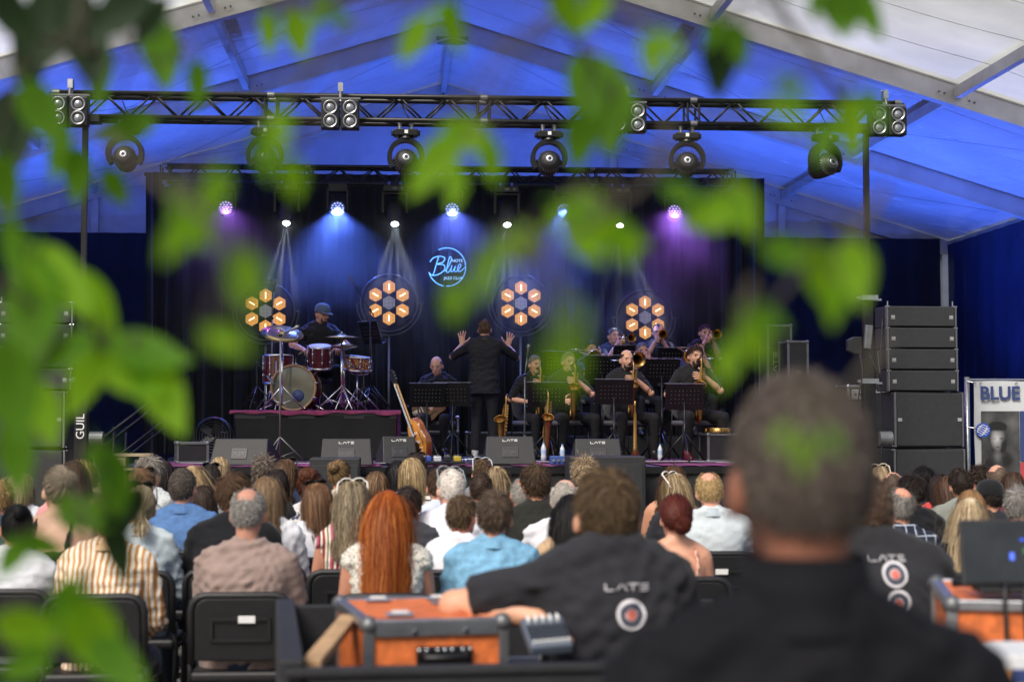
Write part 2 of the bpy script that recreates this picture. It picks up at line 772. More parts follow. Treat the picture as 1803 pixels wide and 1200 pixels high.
# ---- the stage
SZ = 1.055
SX0, SX1, SY0, SY1 = -2.95, 5.02, 17.3, 25.6
stage = thing('stage', 'raised black concert stage under the marquee', 'stage', (0, 0, 0))
DECK = M('stage_deck', (.03, .028, .034), .45, 0, .35, 3, .002, 90)
nxp, nyp = 4, 8
for i in range(nxp):
    for j in range(nyp):
        wx, wy = (SX1 - SX0) / nxp, (SY1 - SY0) / nyp
        MB().box((SX0 + wx * (i + .5), SY0 + wy * (j + .5), SZ - .03), (wx - .006, wy - .006, .06)).build('deck_panel', DECK, stage)
drape('skirt', (SX0, SY0 - .01, 0), (SX1, SY0 - .01, 0), .01, SZ - .03, M('stage_skirt', (.008, .008, .009), .8, 0, .2, 6), .018, .35, stage, 9, 4)
MB().box(((SX0 + SX1) / 2, SY0 - .03, SZ - .03), (SX1 - SX0, .03, .07)).build('edge_trim', BLKM, stage)
MB().box((SX0 + .02, (SY0 + SY1) / 2, SZ / 2 - .04), (.03, SY1 - SY0 - .1, SZ - .08)).build('side_panel', BLK, stage)
MB().box((SX1 - .02, (SY0 + SY1) / 2, SZ / 2 - .04), (.03, SY1 - SY0 - .1, SZ - .08)).build('side_panel', BLK, stage)

RUG = stripes('woven_rug', 'X', .5, [(0, '#5a2148'), (.12, '#6d2a5c'), (.3, '#7a3468'), (.42, '#4f1d44'), (.55, '#6e2b58'), (.8, '#8a4a70'), (.86, '#5c2250')], .95, .004, .01)


def rug(x0, x1, y0, y1, z, label):
    nx, ny = 24, 10
    vs, fs = [], []
    for i in range(nx + 1):
        for j in range(ny + 1):
            x = x0 + (x1 - x0) * i / nx; y = y0 + (y1 - y0) * j / ny
            vs.append((x - x0, y - y0, .010 + .004 * math.sin(i * 1.7) * math.cos(j * 1.3)))
    for i in range(nx):
        for j in range(ny):
            q = i * (ny + 1) + j
            fs.append((q, q + ny + 1, q + ny + 2, q + 1))
    n0 = len(vs)
    vs += [(x, y, 0) for x, y, _ in [(0, 0, 0), (x1 - x0, 0, 0), (x1 - x0, y1 - y0, 0), (0, y1 - y0, 0)]]
    fs += [(n0, n0 + 3, n0 + 2, n0 + 1)]
    o = MB().add(vs, fs).build('stage_rug', RUG, None, True, loc=(x0, y0, z))
    tag(o, label, 'rug')


rug(-2.6, -.15, 17.45, 19.3, SZ, 'purple woven rug at the stage edge below the drums')
rug(.1, 1.0, 17.5, 18.9, SZ, 'purple woven rug between the two middle floor monitors')
rug(1.2, 2.6, 17.45, 19.6, SZ, 'violet rug with cables in front of the conductor')
rug(2.75, 4.3, 17.45, 20.4, SZ, 'violet rug under the front saxophone row')

# main backdrop on its pipe
bd = thing('stage_backdrop', 'black pleated velvet backdrop behind the band', 'curtain', (0, 0, 0))
for i, (x0, x1) in enumerate(((-3.62, -1.4), (-1.4, .9), (.9, 3.1), (3.1, 5.36))):
    drape('curtain_panel', (x0, 24.75, 0), (x1 + .05, 24.75 + .02 * (i % 2), 0), SZ + .01, 5.12, VELV, .055, .24, bd, 20 + i)
MB().cyl((-3.65, 24.85, 5.1), (5.4, 24.85, 5.1), .025).build('pipe', BLKM, bd)
for x in (-3.55, 5.3):
    MB().cyl((x, 24.9, SZ), (x, 24.9, 5.1), .025).build('upright', BLKM, bd)


# ---- trusses
def truss(label, x0, x1, y, zb, mat, h=.24, half=.245):
    t = thing('lighting_truss', label, 'truss', (x0, y, zb), 0, 'lighting trusses')
    L = x1 - x0
    me = {}
    for a in (0, h):
        for b in (0, h):
            MB().cyl((0, b, a), (L, b, a), .026, n=12).build('chord', mat, t, True)
    k = int(round(L / half))
    st = L / k
    d1 = MB().cyl((0, 0, 0), (st, 0, h), .011, n=8).mesh('brace')
    d2 = MB().cyl((0, 0, h), (st, 0, 0), .011, n=8).mesh('brace')
    d3 = MB().cyl((0, 0, 0), (st, h, 0), .011, n=8).mesh('brace')
    d4 = MB().cyl((0, h, 0), (st, 0, 0), .011, n=8).mesh('brace')
    for i in range(k):
        for yy in (0, h):
            put('brace', d1 if i % 2 else d2, mat, t, True, loc=(i * st, yy, 0))
        for zz in (0, h):
            put('brace', d3 if i % 2 else d4, mat, t, True, loc=(i * st, 0, zz))
    for i in range(0, 5):      # connector plates at section ends
        xx = min(max(L * i / 4, .02), L - .02)
        for a in (0, h):
            for b in (0, h):
                MB().cyl((xx - .035, b, a), (xx + .035, b, a), .032, n=12).build('coupler', GREYM, t)
        for yy in (0, h):
            MB().cyl((xx - .06, yy, 0), (xx - .06, yy, h), .012, n=8).build('brace', mat, t)
            MB().cyl((xx + .06, yy, 0), (xx + .06, yy, h), .012, n=8).build('brace', mat, t)
    return t


FTX0, FTX1 = WX(88, 17.2, 0).x, WX(1590, 17.2, 0).x
ZF = 4.57
truss('long black truss across the front of the stage with six hanging lamps', FTX0, FTX1, 17.2, ZF, BLKM)
RTX0, RTX1 = WX(285, 24.0, 0).x, WX(1290, 24.0, 0).x
ZR = 4.86
truss('dark rear truss above the backdrop carrying the lit lamps', RTX0, RTX1, 23.9, ZR, BLKM)


def tower(x, label, logo):
    t = thing('lifting_tower', label, 'tower', (x, 17.12, 0), 0, 'lifting towers under the front truss')
    MB().box((0, 0, 1.0), (.125, .13, 1.9)).build('mast', BLKM, t, bevel=.008)
    MB().box((0, 0, 2.3), (.095, .09, 1.0)).build('mast_section', BLKM, t, bevel=.005)
    MB().box((0, 0, 3.55), (.055, .055, 1.9)).build('mast_section', BLKM, t, bevel=.004)
    MB().box((0, 0, 4.52), (.3, .2, .06)).build('truss_fork', BLKM, t)
    for a in range(4):
        an = PI / 4 + a * PI / 2
        MB().bar((0, 0, .28), (.85 * math.cos(an), .85 * math.sin(an), .04), .05, .05).build('outrigger', BLKM, t)
    for z in (1.93, 2.78):
        MB().box((0, -.02, z), (.17, .15, .05)).box((-.1, -.05, z), (.05, .02, .02)).box((.1, -.05, z - .02), (.06, .02, .02)).build('collar', STEEL, t)
    MB().cyl((.09, -.06, 1.35), (.22, -.06, 1.35), .07, n=16).build('winch', GREYM, t)
    if logo:
        me = text_mesh('GUIL', .115, .002, .0)
        o = put('lettering', me, WHITEP, t, loc=(0, -.07, 1.47), rot=(PI / 2, -PI / 2, 0))
    return t


tower(WX(150, 17.3, 0).x, 'black lifting tower with white upright lettering at the left', 1)
tower(WX(1521, 17.3, 0).x, 'black lifting tower beside the right speaker stack', 0)


# ---- blinders on the front truss
def blinder(label, px):
    x = WX(px, 17.1, 0).x
    t = thing('blinder_lamp', label, 'stage lamp', (x, 17.02, ZF - .14), 0, 'four-lens blinders on the front truss')
    for s in (-1, 1):
        MB().box((s * .098, 0, .15), (.185, .14, .29)).build('housing', BLKM, t, bevel=.012)
        for z in (.08, .22):
            mx = Matrix.Translation((s * .098, -.075, z)) @ Matrix.Rotation(PI / 2, 4, 'X')
            ln = MB().lathe([(0, .004), (.028, .002), (.045, -.01), (.06, 0)], mx, 20).build('lens', M('blinder_glass', (.30, .31, .33), .2, .6, .2, 40), t, True)
            MB().lathe([(.058, -.004), (.062, .014), (.07, .014), (.07, -.004)], mx, 20).build('lens_ring', STEEL, ln, True)
    MB().bar((-.2, .0, .32), (.2, 0, .32), .03, .02).cyl((0, 0, .32), (0, .05, .43), .015).build('bracket', GREYM, t)
    MB().box((0, .06, .44), (.05, .09, .09)).cyl((0, .06, .3), (.0, .16, .5), .012).build('clamp', STEEL, t)


blinder('four-lens blinder at the left end of the front truss', 118)
blinder('four-lens blinder left of the truss middle', 597)
blinder('four-lens blinder half hidden by leaves right of the truss middle', 1104)
blinder('four-lens blinder at the right end of the front truss', 1563)


# ---- hanging moving heads (unlit, turned to the band)
def moving_head():
    t = thing('moving_head_lamp', '-', 'stage lamp', (0, 0, 0), 0, 'unlit moving heads under the front truss')
    MB().box((0, 0, -.045), (.24, .16, .07)).box((-.13, 0, -.045), (.03, .1, .05)).box((.13, 0, -.045), (.03, .1, .05)).cyl((0, 0, -.11), (0, 0, -.07), .085, .07, 16).build('base', BLKM, t, bevel=.01)
    MB().box((.0, -.083, -.04), (.035, .006, .035)).build('display', WHITEP, t)
    mb = MB()
    for a in range(22):
        th = R(-58) + R(296) * a / 21 - PI / 2 + R(0)
    pts = [V((math.sin(th) * .165, 0, -.285 + math.cos(th) * .17)) for th in [R(-125) + R(250) * a / 26 for a in range(27)]]
    for a, b in zip(pts[:-1], pts[1:]):
        e = (b - a) * .12
        mb.bar(a - e, b + e, .12, .045, (a + b) / 2 - V((0, 0, -.285)))
    mb.build('yoke', BLKM, t, 'auto')
    hx = Matrix.Translation((0, 0, -.33)) @ Matrix.Rotation(R(78), 4, 'X')
    hd = MB().lathe([(0, .12), (.05, .118), (.09, .10), (.112, .05), (.115, -.02), (.105, -.12), (.09, -.17), (0, -.17)], hx, 26).build('head', BLKP, t, True)
    mb = MB()
    for a in range(26):
        an = 2 * PI * a / 26
        c, s_ = math.cos(an), math.sin(an)
        mb.T = hx
        mb.bar((c * .05, s_ * .05, .115), (c * .118, s_ * .118, .04), .006, .02, (c, s_, 1))
    mb.build('cooling_fins', GREYM, hd)
    MB().lathe([(.018, .125), (.034, .128), (.04, .12)], hx, 18).build('rear_ring', STEEL, hd, True)
    MB().cyl((-.13, 0, -.33), (.13, 0, -.33), .03, n=12).build('pivot', BLKM, t, True)
    for q in (-.06, .06):
        MB().cyl((q, .05, 0), (q, .05, .07), .02).build('clamp', STEEL, t)
    mb = MB()
    mb.tube([(0.03, .0, 0), (.05, .03, .1), (.0, .02, .16), (-.04, .05, .26)], .006, 6).build('safety_cable', BLKP, t)
    return t


mh = moving_head()
mhs = [(215, 'at the far left, veiled by leaves'), (463, 'second from the left, veiled by a leaf'), (713, 'third from the left'), (967, 'fourth from the left, fully clear'),
       (1212, 'second from the right'), (1457, 'at the far right')]
for i, (px, d) in enumerate(mhs):
    o = mh if i == 0 else dup(mh)
    o.location = (WX(px, 17.25, 0).x, 17.25, ZF - .08)
    o.rotation_euler.z = (0, .1, .05, 0, -.1, .5)[i]
    o['label'] = 'unlit moving head lamp under the front truss ' + d

# ---- rear truss lamps
WHT_L = M('lit_white_lens', (.9, .95, 1), .3, emit=(.86, .93, 1.0), es=18)


def rear_spot(px, label, aim, energy):
    x = WX(px, 23.7, 0).x
    t = thing('beam_lamp', label, 'stage lamp', (x, 23.7, ZR - .05), 0, 'lit white beam lamps on the rear truss')
    MB().box((0, 0, -.05), (.33, .22, .1)).build('base', BLKM, t, bevel=.015)
    MB().box((0, -.112, -.05), (.06, .004, .03)).box((.1, -.112, -.05), (.03, .004, .03)).build('display', GREYM, t)
    MB().box((-.165, 0, -.24), (.045, .13, .32)).box((.165, 0, -.24), (.045, .13, .32)).box((0, 0, -.115), (.36, .14, .04)).build('yoke', BLKM, t, bevel=.012)
    mx = Matrix.Translation((0, 0, -.36)) @ Matrix.Rotation(R(-35), 4, 'X')
    hd = MB().lathe([(0, .16), (.11, .15), (.13, .05), (.12, -.1), (.085, -.2), (.08, -.24), (.06, -.24)], mx, 22).build('head', BLKP, t, True)
    MB().lathe([(0, -.232), (.035, -.232), (.05, -.236)], mx, 18).build('lens', WHT_L, hd, True)
    for q in (-.08, .08):
        MB().cyl((q, .05, 0), (q, .12, .06), .02).build('clamp', STEEL, t)
    p = mx @ V((0, 0, -.262))
    rb_ = random.Random(int(px))
    for q in range(7):
        if rb_.random() < .2:
            continue
        sp_a = V(aim) + V(((q - 3) * .13 + rb_.uniform(-.04, .04), .05 * math.cos(q * 2.1), 0))
        spot('beam', t, p, sp_a, 3.4 * energy * (1, .6, .9, 1.1, .7, 1, .6)[q], (.82, .9, 1), 7.0, .7, .012)


rear_spot(503, 'white beam lamp glowing above the drummer on the rear truss', (-.0, -.2, -1), 120)
rear_spot(694, 'white beam lamp glowing left of the neon sign', (.04, -.2, -1), 120)
rear_spot(892, 'white beam lamp glowing above the conductor', (.05, -.25, -1), 110)
rear_spot(1090, 'white beam lamp glowing behind a leaf above the brass players', (.12, -.2, -1), 120)

CELL = {'v': M('violet_cell', (.8, .7, 1), .3, emit=(.5, .3, 1), es=.9), 'b': M('blue_cell', (.6, .7, 1), .3, emit=(.3, .38, 1), es=.9)}


def par(px, tone, label, aim, energy, col):
    x = WX(px, 23.7, 0).x
    t = thing('wash_lamp', label, 'stage lamp', (x, 23.6, ZR - .04), 0, 'lit LED wash lamps on the rear truss')
    MB().box((0, .05, -.06), (.26, .18, .12)).build('base', BLKM, t, bevel=.012)
    MB().box((-.135, .02, -.24), (.03, .1, .3)).box((.135, .02, -.24), (.03, .1, .3)).build('yoke', BLKM, t, bevel=.008)
    mx = Matrix.Translation((0, -.02, -.36)) @ Matrix.Rotation(R(72), 4, 'X')
    hd = MB().lathe([(0, -.14), (.09, -.13), (.115, -.03), (.118, .05), (.108, .05), (.106, .03), (0, .03)], mx, 24).build('head', BLKP, t, True)
    for k in range(19):
        if k == 0:
            q = (0, 0)
        elif k < 7:
            q = (.04 * math.cos(k * PI / 3), .04 * math.sin(k * PI / 3))
        else:
            q = (.078 * math.cos((k - 7) * PI / 6), .078 * math.sin((k - 7) * PI / 6))
        MB().lathe([(0, .042), (.012, .04), (.0155, .032)], mx @ Matrix.Translation((q[0], q[1], 0)), 8).build('cell', CELL[tone], hd, True)
    spot('wash', t, mx @ V((0, 0, .08)), aim, energy * .75, col, 120, 1.0, .006)


BL, VI = (.10, .2, 1), (.45, .16, 1)
par(396, 'v', 'violet LED wash lamp at the left end of the rear truss', (.1, -.5, -1), 60, VI)
par(593, 'b', 'blue LED wash lamp above the drum kit', (0, .0, -1), 620, BL)
par(795, 'b', 'blue-violet LED wash lamp right above the neon sign', (.05, -.3, -1), 170, (.14, .2, 1))
par(992, 'b', 'blue LED wash lamp half hidden by a leaf above the saxophones', (.05, .0, -1), 620, BL)
par(1187, 'v', 'violet LED wash lamp at the right end of the rear truss', (-.1, -.6, -1), 120, VI)


# ---- floor uplights behind the side curtains that colour the roof blue
def uplight(x, y, z, aim, energy, label, ang=110, col=(.055, .15, 1)):
    t = thing('uplight', label, 'stage lamp', (x, y, z), 0, 'blue uplights washing the tent roof')
    MB().box((0, 0, .03), (.34, .26, .05)).build('base', BLKM, t, bevel=.01)
    MB().box((-.16, 0, .14), (.02, .08, .2)).box((.16, 0, .14), (.02, .08, .2)).build('yoke', BLKM, t)
    q = V(aim).normalized().to_track_quat('Z', 'Y').to_matrix().to_4x4()
    mx = Matrix.Translation((0, 0, .2)) @ q
    hd = MB().lathe([(0, -.12), (.1, -.11), (.13, 0), (.13, .06), (.12, .06), (.115, .045), (0, .045)], mx, 20).build('head', BLKP, t, True)
    MB().lathe([(0, .05), (.1, .05)], mx, 20).build('lens', M('blue_lit_lens', (.2, .3, 1), .3, emit=(.08, .2, 1), es=6), hd)
    spot('wash', t, mx @ V((0, 0, .1)), aim, energy, col, ang, .9, .12)


UP = 1080
uplight(-6.0, 27.5, 0, (-.1, -.1, 1), UP, 'blue uplight on the ground behind the left curtain line, rear')
uplight(-5.5, 23.0, 0, (-.15, -.0, 1), UP, 'blue uplight on the ground left of the stage')
uplight(7.6, 27.5, 0, (.1, -.05, 1), UP, 'blue uplight on the ground right of the stage, rear')
uplight(7.4, 23.2, 0, (.15, 0, 1), UP, 'blue uplight on the ground right of the stage')
uplight(-1.2, 27.5, 0, (0, .05, 1), UP * .8, 'blue uplight behind the backdrop, left one')
uplight(3.0, 27.5, 0, (0, .05, 1), UP * .8, 'blue uplight behind the backdrop, right one')
# ============================================================ PEOPLE
HA = np.array([.078, .100, .107])


def np_mesh(name, verts, quads, tris=None):
    me = bpy.data.meshes.new(name)
    verts = np.asarray(verts, dtype=np.float32).reshape(-1, 3)
    quads = np.asarray(quads, dtype=np.int32).reshape(-1, 4)
    me.vertices.add(len(verts))
    me.vertices.foreach_set('co', verts.ravel())
    me.loops.add(quads.size)
    me.loops.foreach_set('vertex_index', quads.ravel())
    me.polygons.add(len(quads))
    me.polygons.foreach_set('loop_start', np.arange(0, quads.size, 4, dtype=np.int32))
    me.polygons.foreach_set('use_smooth', np.ones(len(quads), dtype=bool))
    me.update(calc_edges=True)
    me.validate()
    return me


def nrm(a):
    return a / np.maximum(np.linalg.norm(a, axis=-1, keepdims=True), 1e-9)


def hairline(y):
    return np.interp(y, [-1, -.6, -.25, .05, .35, .6, .85, 1], [-.72, -.66, -.5, -.12, .12, .46, .74, .8])


def hair_mesh(style='short', length=.04, n=900, seed=0, bald=None, curl=0.0, wid=.004, part=0.0, clump=.35, w=1.0,
              volume=.08, tie=(0, -.115, -.01), bun=.035, fluff=.0, back=0.0, cap=True, gather=.14):
    rg = np.random.default_rng(seed + 100)
    d = nrm(rg.normal(size=(n * 5, 3)))
    keep = d[:, 2] > hairline(d[:, 1]) + rg.normal(size=len(d)) * .03
    if bald == 'top':
        keep &= ~((d[:, 2] > .30 + .25 * np.abs(d[:, 0])) & (d[:, 1] > -.62))
    elif bald == 'crown':
        keep &= ~((d[:, 2] > .5) & (np.hypot(d[:, 0], d[:, 1] + .3) + rg.normal(size=len(d)) * .09 < .56))
    elif bald == 'temples':
        keep &= ~((d[:, 2] > .3) & (d[:, 1] > .25) & (np.abs(d[:, 0]) > .22))
    d = d[keep][:n]
    m = len(d)
    p = d * HA
    n0 = nrm(d / HA)
    lay = rg.uniform(.02, volume, size=(m, 1))

    def tang(v):
        return v - n0 * np.sum(v * n0, axis=1, keepdims=True)
    B = np.array(tie)
    if style == 'short':
        k = 4
        wh = np.array([.12, -.55, .83])
        fl = nrm(tang(d - wh + rg.normal(size=d.shape) * .18))
        fl = nrm(fl + np.array([0.0, 0.0, -.25]))
        dr = nrm(.38 * n0 + .9 * fl + rg.normal(size=d.shape) * (.16 + fluff))
        L = length * rg.uniform(.7, 1.15, size=(m, 1))
        top = np.clip(d[:, 2:3], 0, 1)
        L = L * (.45 + .75 * top)
        g = np.array([0, 0, -.10])
    elif style in ('tie', 'bun'):
        k = 7
        fl = nrm(tang(B - p))
        dr = nrm(.12 * n0 + fl + rg.normal(size=d.shape) * .06)
        L = np.linalg.norm(B - p, axis=1, keepdims=True) * 1.25
        g = None
    else:
        k = 11 if length > .22 else 8
        sx = np.sign(d[:, 0:1] - part + 1e-3)
        fl = np.concatenate([sx * (.55 - .3 * np.abs(d[:, 0:1])) * np.clip((d[:, 1:2] + .25) / .8, 0.0, 1), np.full((m, 1), -.35) - .5 * np.clip(d[:, 1:2], 0, 1), np.full((m, 1), -.75)], 1)
        fl = nrm(tang(fl))
        dr = nrm(.16 * n0 + fl + rg.normal(size=d.shape) * (.05 + fluff))
        L = length * rg.uniform(.78, 1.05, size=(m, 1)) + .10 * np.clip(d[:, 2:3], 0, 1)
        g = np.array([0, -.02, -.55])
    fly = (rg.uniform(size=(m, 1)) < .06) * 1.0
    dr = nrm(dr + n0 * fly * .35)
    P = np.zeros((m, k, 3))
    P[:, 0] = p
    q = p.copy()
    st = L / (k - 1)
    for i in range(1, k):
        if g is None:
            tow = nrm(B - q)
            dr = nrm(dr * .45 + tow * .7 + rg.normal(size=dr.shape) * .02)
        else:
            dr = nrm(dr + g + rg.normal(size=dr.shape) * (.05 + fluff * .5 + fly * .22))
        q = q + dr * st
        # keep outside the skull
        A = HA * (1 + lay)
        e = q / A
        r = np.linalg.norm(e, axis=1, keepdims=True)
        ins = (r < 1)[:, 0]
        q[ins] = q[ins] / r[ins]
        if style == 'long':
            # rest on the shoulders and back
            low = q[:, 2] < -.10
            z = q[:, 2]
            rx = np.interp(-z, [.10, .17, .23, .30, .8], [.055, .10, .19 * w, .205 * w, .19 * w])
            ry = np.interp(-z, [.10, .17, .23, .30, .8], [.06, .085, .115, .14, .15])
            c_y = -.01
            ee = np.hypot(q[:, 0] / rx, (q[:, 1] - c_y) / ry)
            bad = low & (ee < 1.03)
            f = 1.03 / np.maximum(ee, .25)
            bk = bad & (np.abs(q[:, 0]) < .17 * w)
            # mostly slide to the back
            ynew = c_y - ry * np.sqrt(np.clip(1.06 - (q[:, 0] / rx) ** 2, 0, None)) - lay[:, 0] * .18
            q[bk, 1] = np.where(q[bk, 1] < .035, ynew[bk], q[bk, 1] * f[bk])
            oth = bad & ~bk
            q[oth, 0] = q[oth, 0] * f[oth]
            q[oth, 1] = c_y + (q[oth, 1] - c_y) * f[oth]
        P[:, i] = q
    t = np.linspace(0, 1, k)[None, :, None]
    if clump > 0 and m > 40:
        nc = max(14, m // 22)
        ci = rg.choice(m, nc, replace=False)
        D = ((p[:, None, :] - p[ci][None]) ** 2).sum(-1)
        cid = ci[D.argmin(1)]
        P = P + (P[cid] - P) * (clump * t ** 1.2)
        if curl:
            ph = rg.uniform(0, 6.28, m)[cid][:, None]
            fr = rg.uniform(.8, 1.25, m)[cid][:, None]
            s = t[:, :, 0] * L
            om = 2 * PI / max(.05, .085)
            if style == 'short':
                om = 2 * PI / .03
            a = curl * np.minimum(1, t[:, :, 0] * 1.6 + .1)
            ox = a * np.cos(ph + om * fr * s)
            oy = a * np.sin(ph + om * fr * s)
            ra = nrm(P * np.array([1, 1, .25]))
            sd = nrm(np.cross(ra, np.array([0, 0, 1.0])))
            P = P + sd * ox[..., None] + ra * np.abs(oy[..., None])
    if style == 'long':
        P[:, :, 0] *= 1 - gather * t[:, :, 0]
    if back:
        P[:, :, 1] -= back * t[:, :, 0] ** 2
    strands = [P]
    if style == 'bun':
        nb = max(60, n // 5)
        u = nrm(rg.normal(size=(nb, 3)))
        v = nrm(np.cross(u, nrm(rg.normal(size=(nb, 3)))))
        an = np.linspace(0, 3.6, k)[None, :, None]
        rb = bun * rg.uniform(.75, 1.1, size=(nb, 1, 1))
        bc = B + nrm(B[None])[0] * bun * .6
        strands.append(bc + rb * (u[:, None] * np.cos(an) + v[:, None] * np.sin(an)))
    if style == 'tie':
        nb = max(60, n // 4)
        o = B + rg.normal(size=(nb, 3)) * .008
        tt = np.linspace(0, 1, k)[None, :, None]
        out = nrm(B[None])[0]
        off = rg.normal(size=(nb, 1, 3)) * .02
        strands.append(o[:, None] + out * .05 * np.sin(np.minimum(tt * 2, 1.57)) + np.array([0, -.01, -length]) * tt ** 1.3 + off * tt)
    P = np.concatenate(strands, 0)
    m = len(P)
    tg = np.gradient(P, axis=1)
    outw = P.copy()
    outw[:, :, 2] = np.where(outw[:, :, 2] < 0, outw[:, :, 2] * .15, outw[:, :, 2])
    side = nrm(np.cross(tg, outw) + rg.normal(size=(m, 1, 3)) * .0008)
    tw = np.linspace(1, .35, k)[None, :, None] * wid / 2 * rg.uniform(.6, 1.3, size=(m, 1, 1))
    Vv = np.stack([P - side * tw, P + side * tw], axis=2).reshape(-1, 3)
    base = (np.arange(m)[:, None] * k + np.arange(k - 1)[None]) * 2
    Q = np.stack([base, base + 1, base + 3, base + 2], -1).reshape(-1, 4)
    if cap:
        nu, nv = 28, 18
        vs = []
        for i in range(nv + 1):
            th = PI * (i + .3) / (nv + .6)
            for j in range(nu):
                a = 2 * PI * j / nu
                vs.append((math.sin(th) * math.cos(a), math.sin(th) * math.sin(a), math.cos(th)))
        vs = np.array(vs)
        fq = []
        for i in range(nv):
            for j in range(nu):
                j2 = (j + 1) % nu
                f = (i * nu + j, (i + 1) * nu + j, (i + 1) * nu + j2, i * nu + j2)
                c = nrm(vs[list(f)].mean(0))
                if c[2] < hairline(c[1]) + .06:
                    continue
                if bald == 'top' and c[2] > .26 + .25 * abs(c[0]) and c[1] > -.66:
                    continue
                if bald == 'crown' and c[2] > .45 and math.hypot(c[0], c[1] + .3) < .62:
                    continue
                if bald == 'temples' and c[2] > .28 and c[1] > .22 and abs(c[0]) > .2:
                    continue
                fq.append(f)
        if fq:
            Q = np.concatenate([Q, np.array(fq) + len(Vv)], 0)
            Vv = np.concatenate([Vv, vs * HA * 1.02], 0)
    return Vv, Q


def hairmat(hexcol, hi=None):
    nm = 'hair_' + hexcol.lstrip('#') + (hi or '').lstrip('#')
    if nm in _mc:
        return _mc[nm]
    m = bpy.data.materials.new(nm)
    m.use_nodes = True
    nt = m.node_tree
    b = nt.nodes['Principled BSDF']
    b.inputs['Roughness'].default_value = .55
    b.inputs['Specular IOR Level'].default_value = .22
    g = N(nt, 'ShaderNodeNewGeometry')
    cr = N(nt, 'ShaderNodeValToRGB')
    c = C(hexcol)
    h = C(hi) if hi else tuple(min(1, x * 1.6) for x in c)
    h = tuple(.25 * a + .75 * b_ for a, b_ in zip(c, h))
    el = cr.color_ramp.elements
    el[0].position = 0
    el[0].color = tuple(x * .68 for x in c) + (1,)
    el[1].position = 1
    el[1].color = h + (1,)
    e = el.new(.55)
    e.color = c + (1,)
    nt.links.new(g.outputs['Random Per Island'], cr.inputs[0])
    nt.links.new(cr.outputs[0], b.inputs['Base Color'])
    _mc[nm] = m
    return m


def skinmat(hexcol='#c08a70'):
    nm = 'skin_' + hexcol.lstrip('#')
    if nm in _mc:
        return _mc[nm]
    m = M(nm, hexcol, .5, 0, .10, 16, .0015, 150, spec=.4)
    return m


def ik(S, H, l1, l2, pole):
    S, H = V(S), V(H)
    d = H - S
    D = min(d.length, (l1 + l2) * .995)
    d.normalize()
    a = (l1 * l1 - l2 * l2 + D * D) / (2 * D)
    h = math.sqrt(max(0, l1 * l1 - a * a))
    pl = V(pole)
    pl = pl - d * pl.dot(d)
    pl.normalize()
    return S + d * a + pl * h, S + d * D


def hand(prims, post, wrist, d, nrmv, side, curl=.5, spread=.2, k=1.0):
    """palm welded to the arm, five fingers rooted in it; curl bends towards the palm normal"""
    d = V(d).normalized()
    nn = V(nrmv)
    nn = (nn - d * nn.dot(d)).normalized()
    l = d.cross(nn) * side          # towards the thumb
    mx = Matrix((l, d, nn)).transposed()
    prims.ell(wrist + d * .045 * k, (.042 * k, .055 * k, .018 * k), mx)
    prims.ell(wrist + d * .075 * k, (.043 * k, .03 * k, .016 * k), mx)
    ln = [.078, .086, .080, .062]
    for i in range(4):
        a = wrist + d * .088 * k + l * (1.5 - i) * .0205 * k
        f = (d + l * (1.5 - i) * spread * .22).normalized()
        pts = [a - f * .02, a]
        cur = f.copy()
        ang = 0
        for q in range(3):
            ang += curl * (.75, .95, .7)[q] * (1 + .08 * (i - 1))
            cur = f * math.cos(ang) + nn * math.sin(ang)
            pts.append(pts[-1] + cur * ln[i] * k * (.46, .31, .23)[q])
        post.tube(pts, [.0095 * k, .0095 * k, .0088 * k, .008 * k, .0062 * k], 7, True)
    a = wrist + d * .022 * k + l * .034 * k
    f = (d * .62 + l * (.75 + spread * .3) + nn * .25).normalized()
    f2 = (f + d * .35 + nn * curl * .5).normalized()
    f3 = (f2 + d * .3 + nn * curl * .6).normalized()
    post.tube([a - f * .018, a, a + f * .04 * k, a + f * .04 * k + f2 * .032 * k, a + f * .04 * k + f2 * .032 * k + f3 * .022 * k],
              [.012 * k, .0125 * k, .0105 * k, .0095 * k, .007 * k], 7, True)


def folds(me, amp, seed, n=11, fr=(30, 105), tilt=.55):
    rg = np.random.default_rng(seed)
    k = len(me.vertices)
    co = np.empty(k * 3, np.float32)
    me.vertices.foreach_get('co', co)
    co = co.reshape(-1, 3)
    no = np.empty(k * 3, np.float32)
    me.vertices.foreach_get('normal', no)
    no = no.reshape(-1, 3)
    disp = np.zeros(k)
    for i in range(n):
        d = nrm(rg.normal(size=3) * np.array([tilt, .3, 1.0]))
        f = rg.uniform(*fr)
        wv = .9 * np.sin(co @ (rg.normal(size=3) * 9) + rg.uniform(0, 6)) + .6 * np.sin(co @ (rg.normal(size=3) * 17) + rg.uniform(0, 6))
        s = np.sin(co @ d * f + wv + rg.uniform(0, 6))
        mask = .5 + .5 * np.sin(co @ (rg.normal(size=3) * 11) + rg.uniform(0, 6))
        disp += (1 - 2 * np.abs(s)) * mask ** 1.5 * (40 / f)
    disp *= amp / 2.6
    co = co + no * disp[:, None]
    me.vertices.foreach_set('co', co.astype(np.float32).ravel())
    me.update()


def smooth(me):
    me.polygons.foreach_set('use_smooth', [True] * len(me.polygons))


def append_mesh(me, mb):
    """add the finger shapes to a welded skin (same mesh)"""
    if not mb.v:
        return me
    nv = len(me.vertices)
    co = np.empty(nv * 3, np.float32)
    me.vertices.foreach_get('co', co)
    vs = [tuple(x) for x in co.reshape(-1, 3).tolist()] + mb.v
    fs = [tuple(p.vertices) for p in me.polygons] + [tuple(i + nv for i in f) for f in mb.f]
    m2 = bpy.data.meshes.new('body')
    m2.from_pydata(vs, [], fs)
    m2.update()
    bpy.data.meshes.remove(me)
    return m2


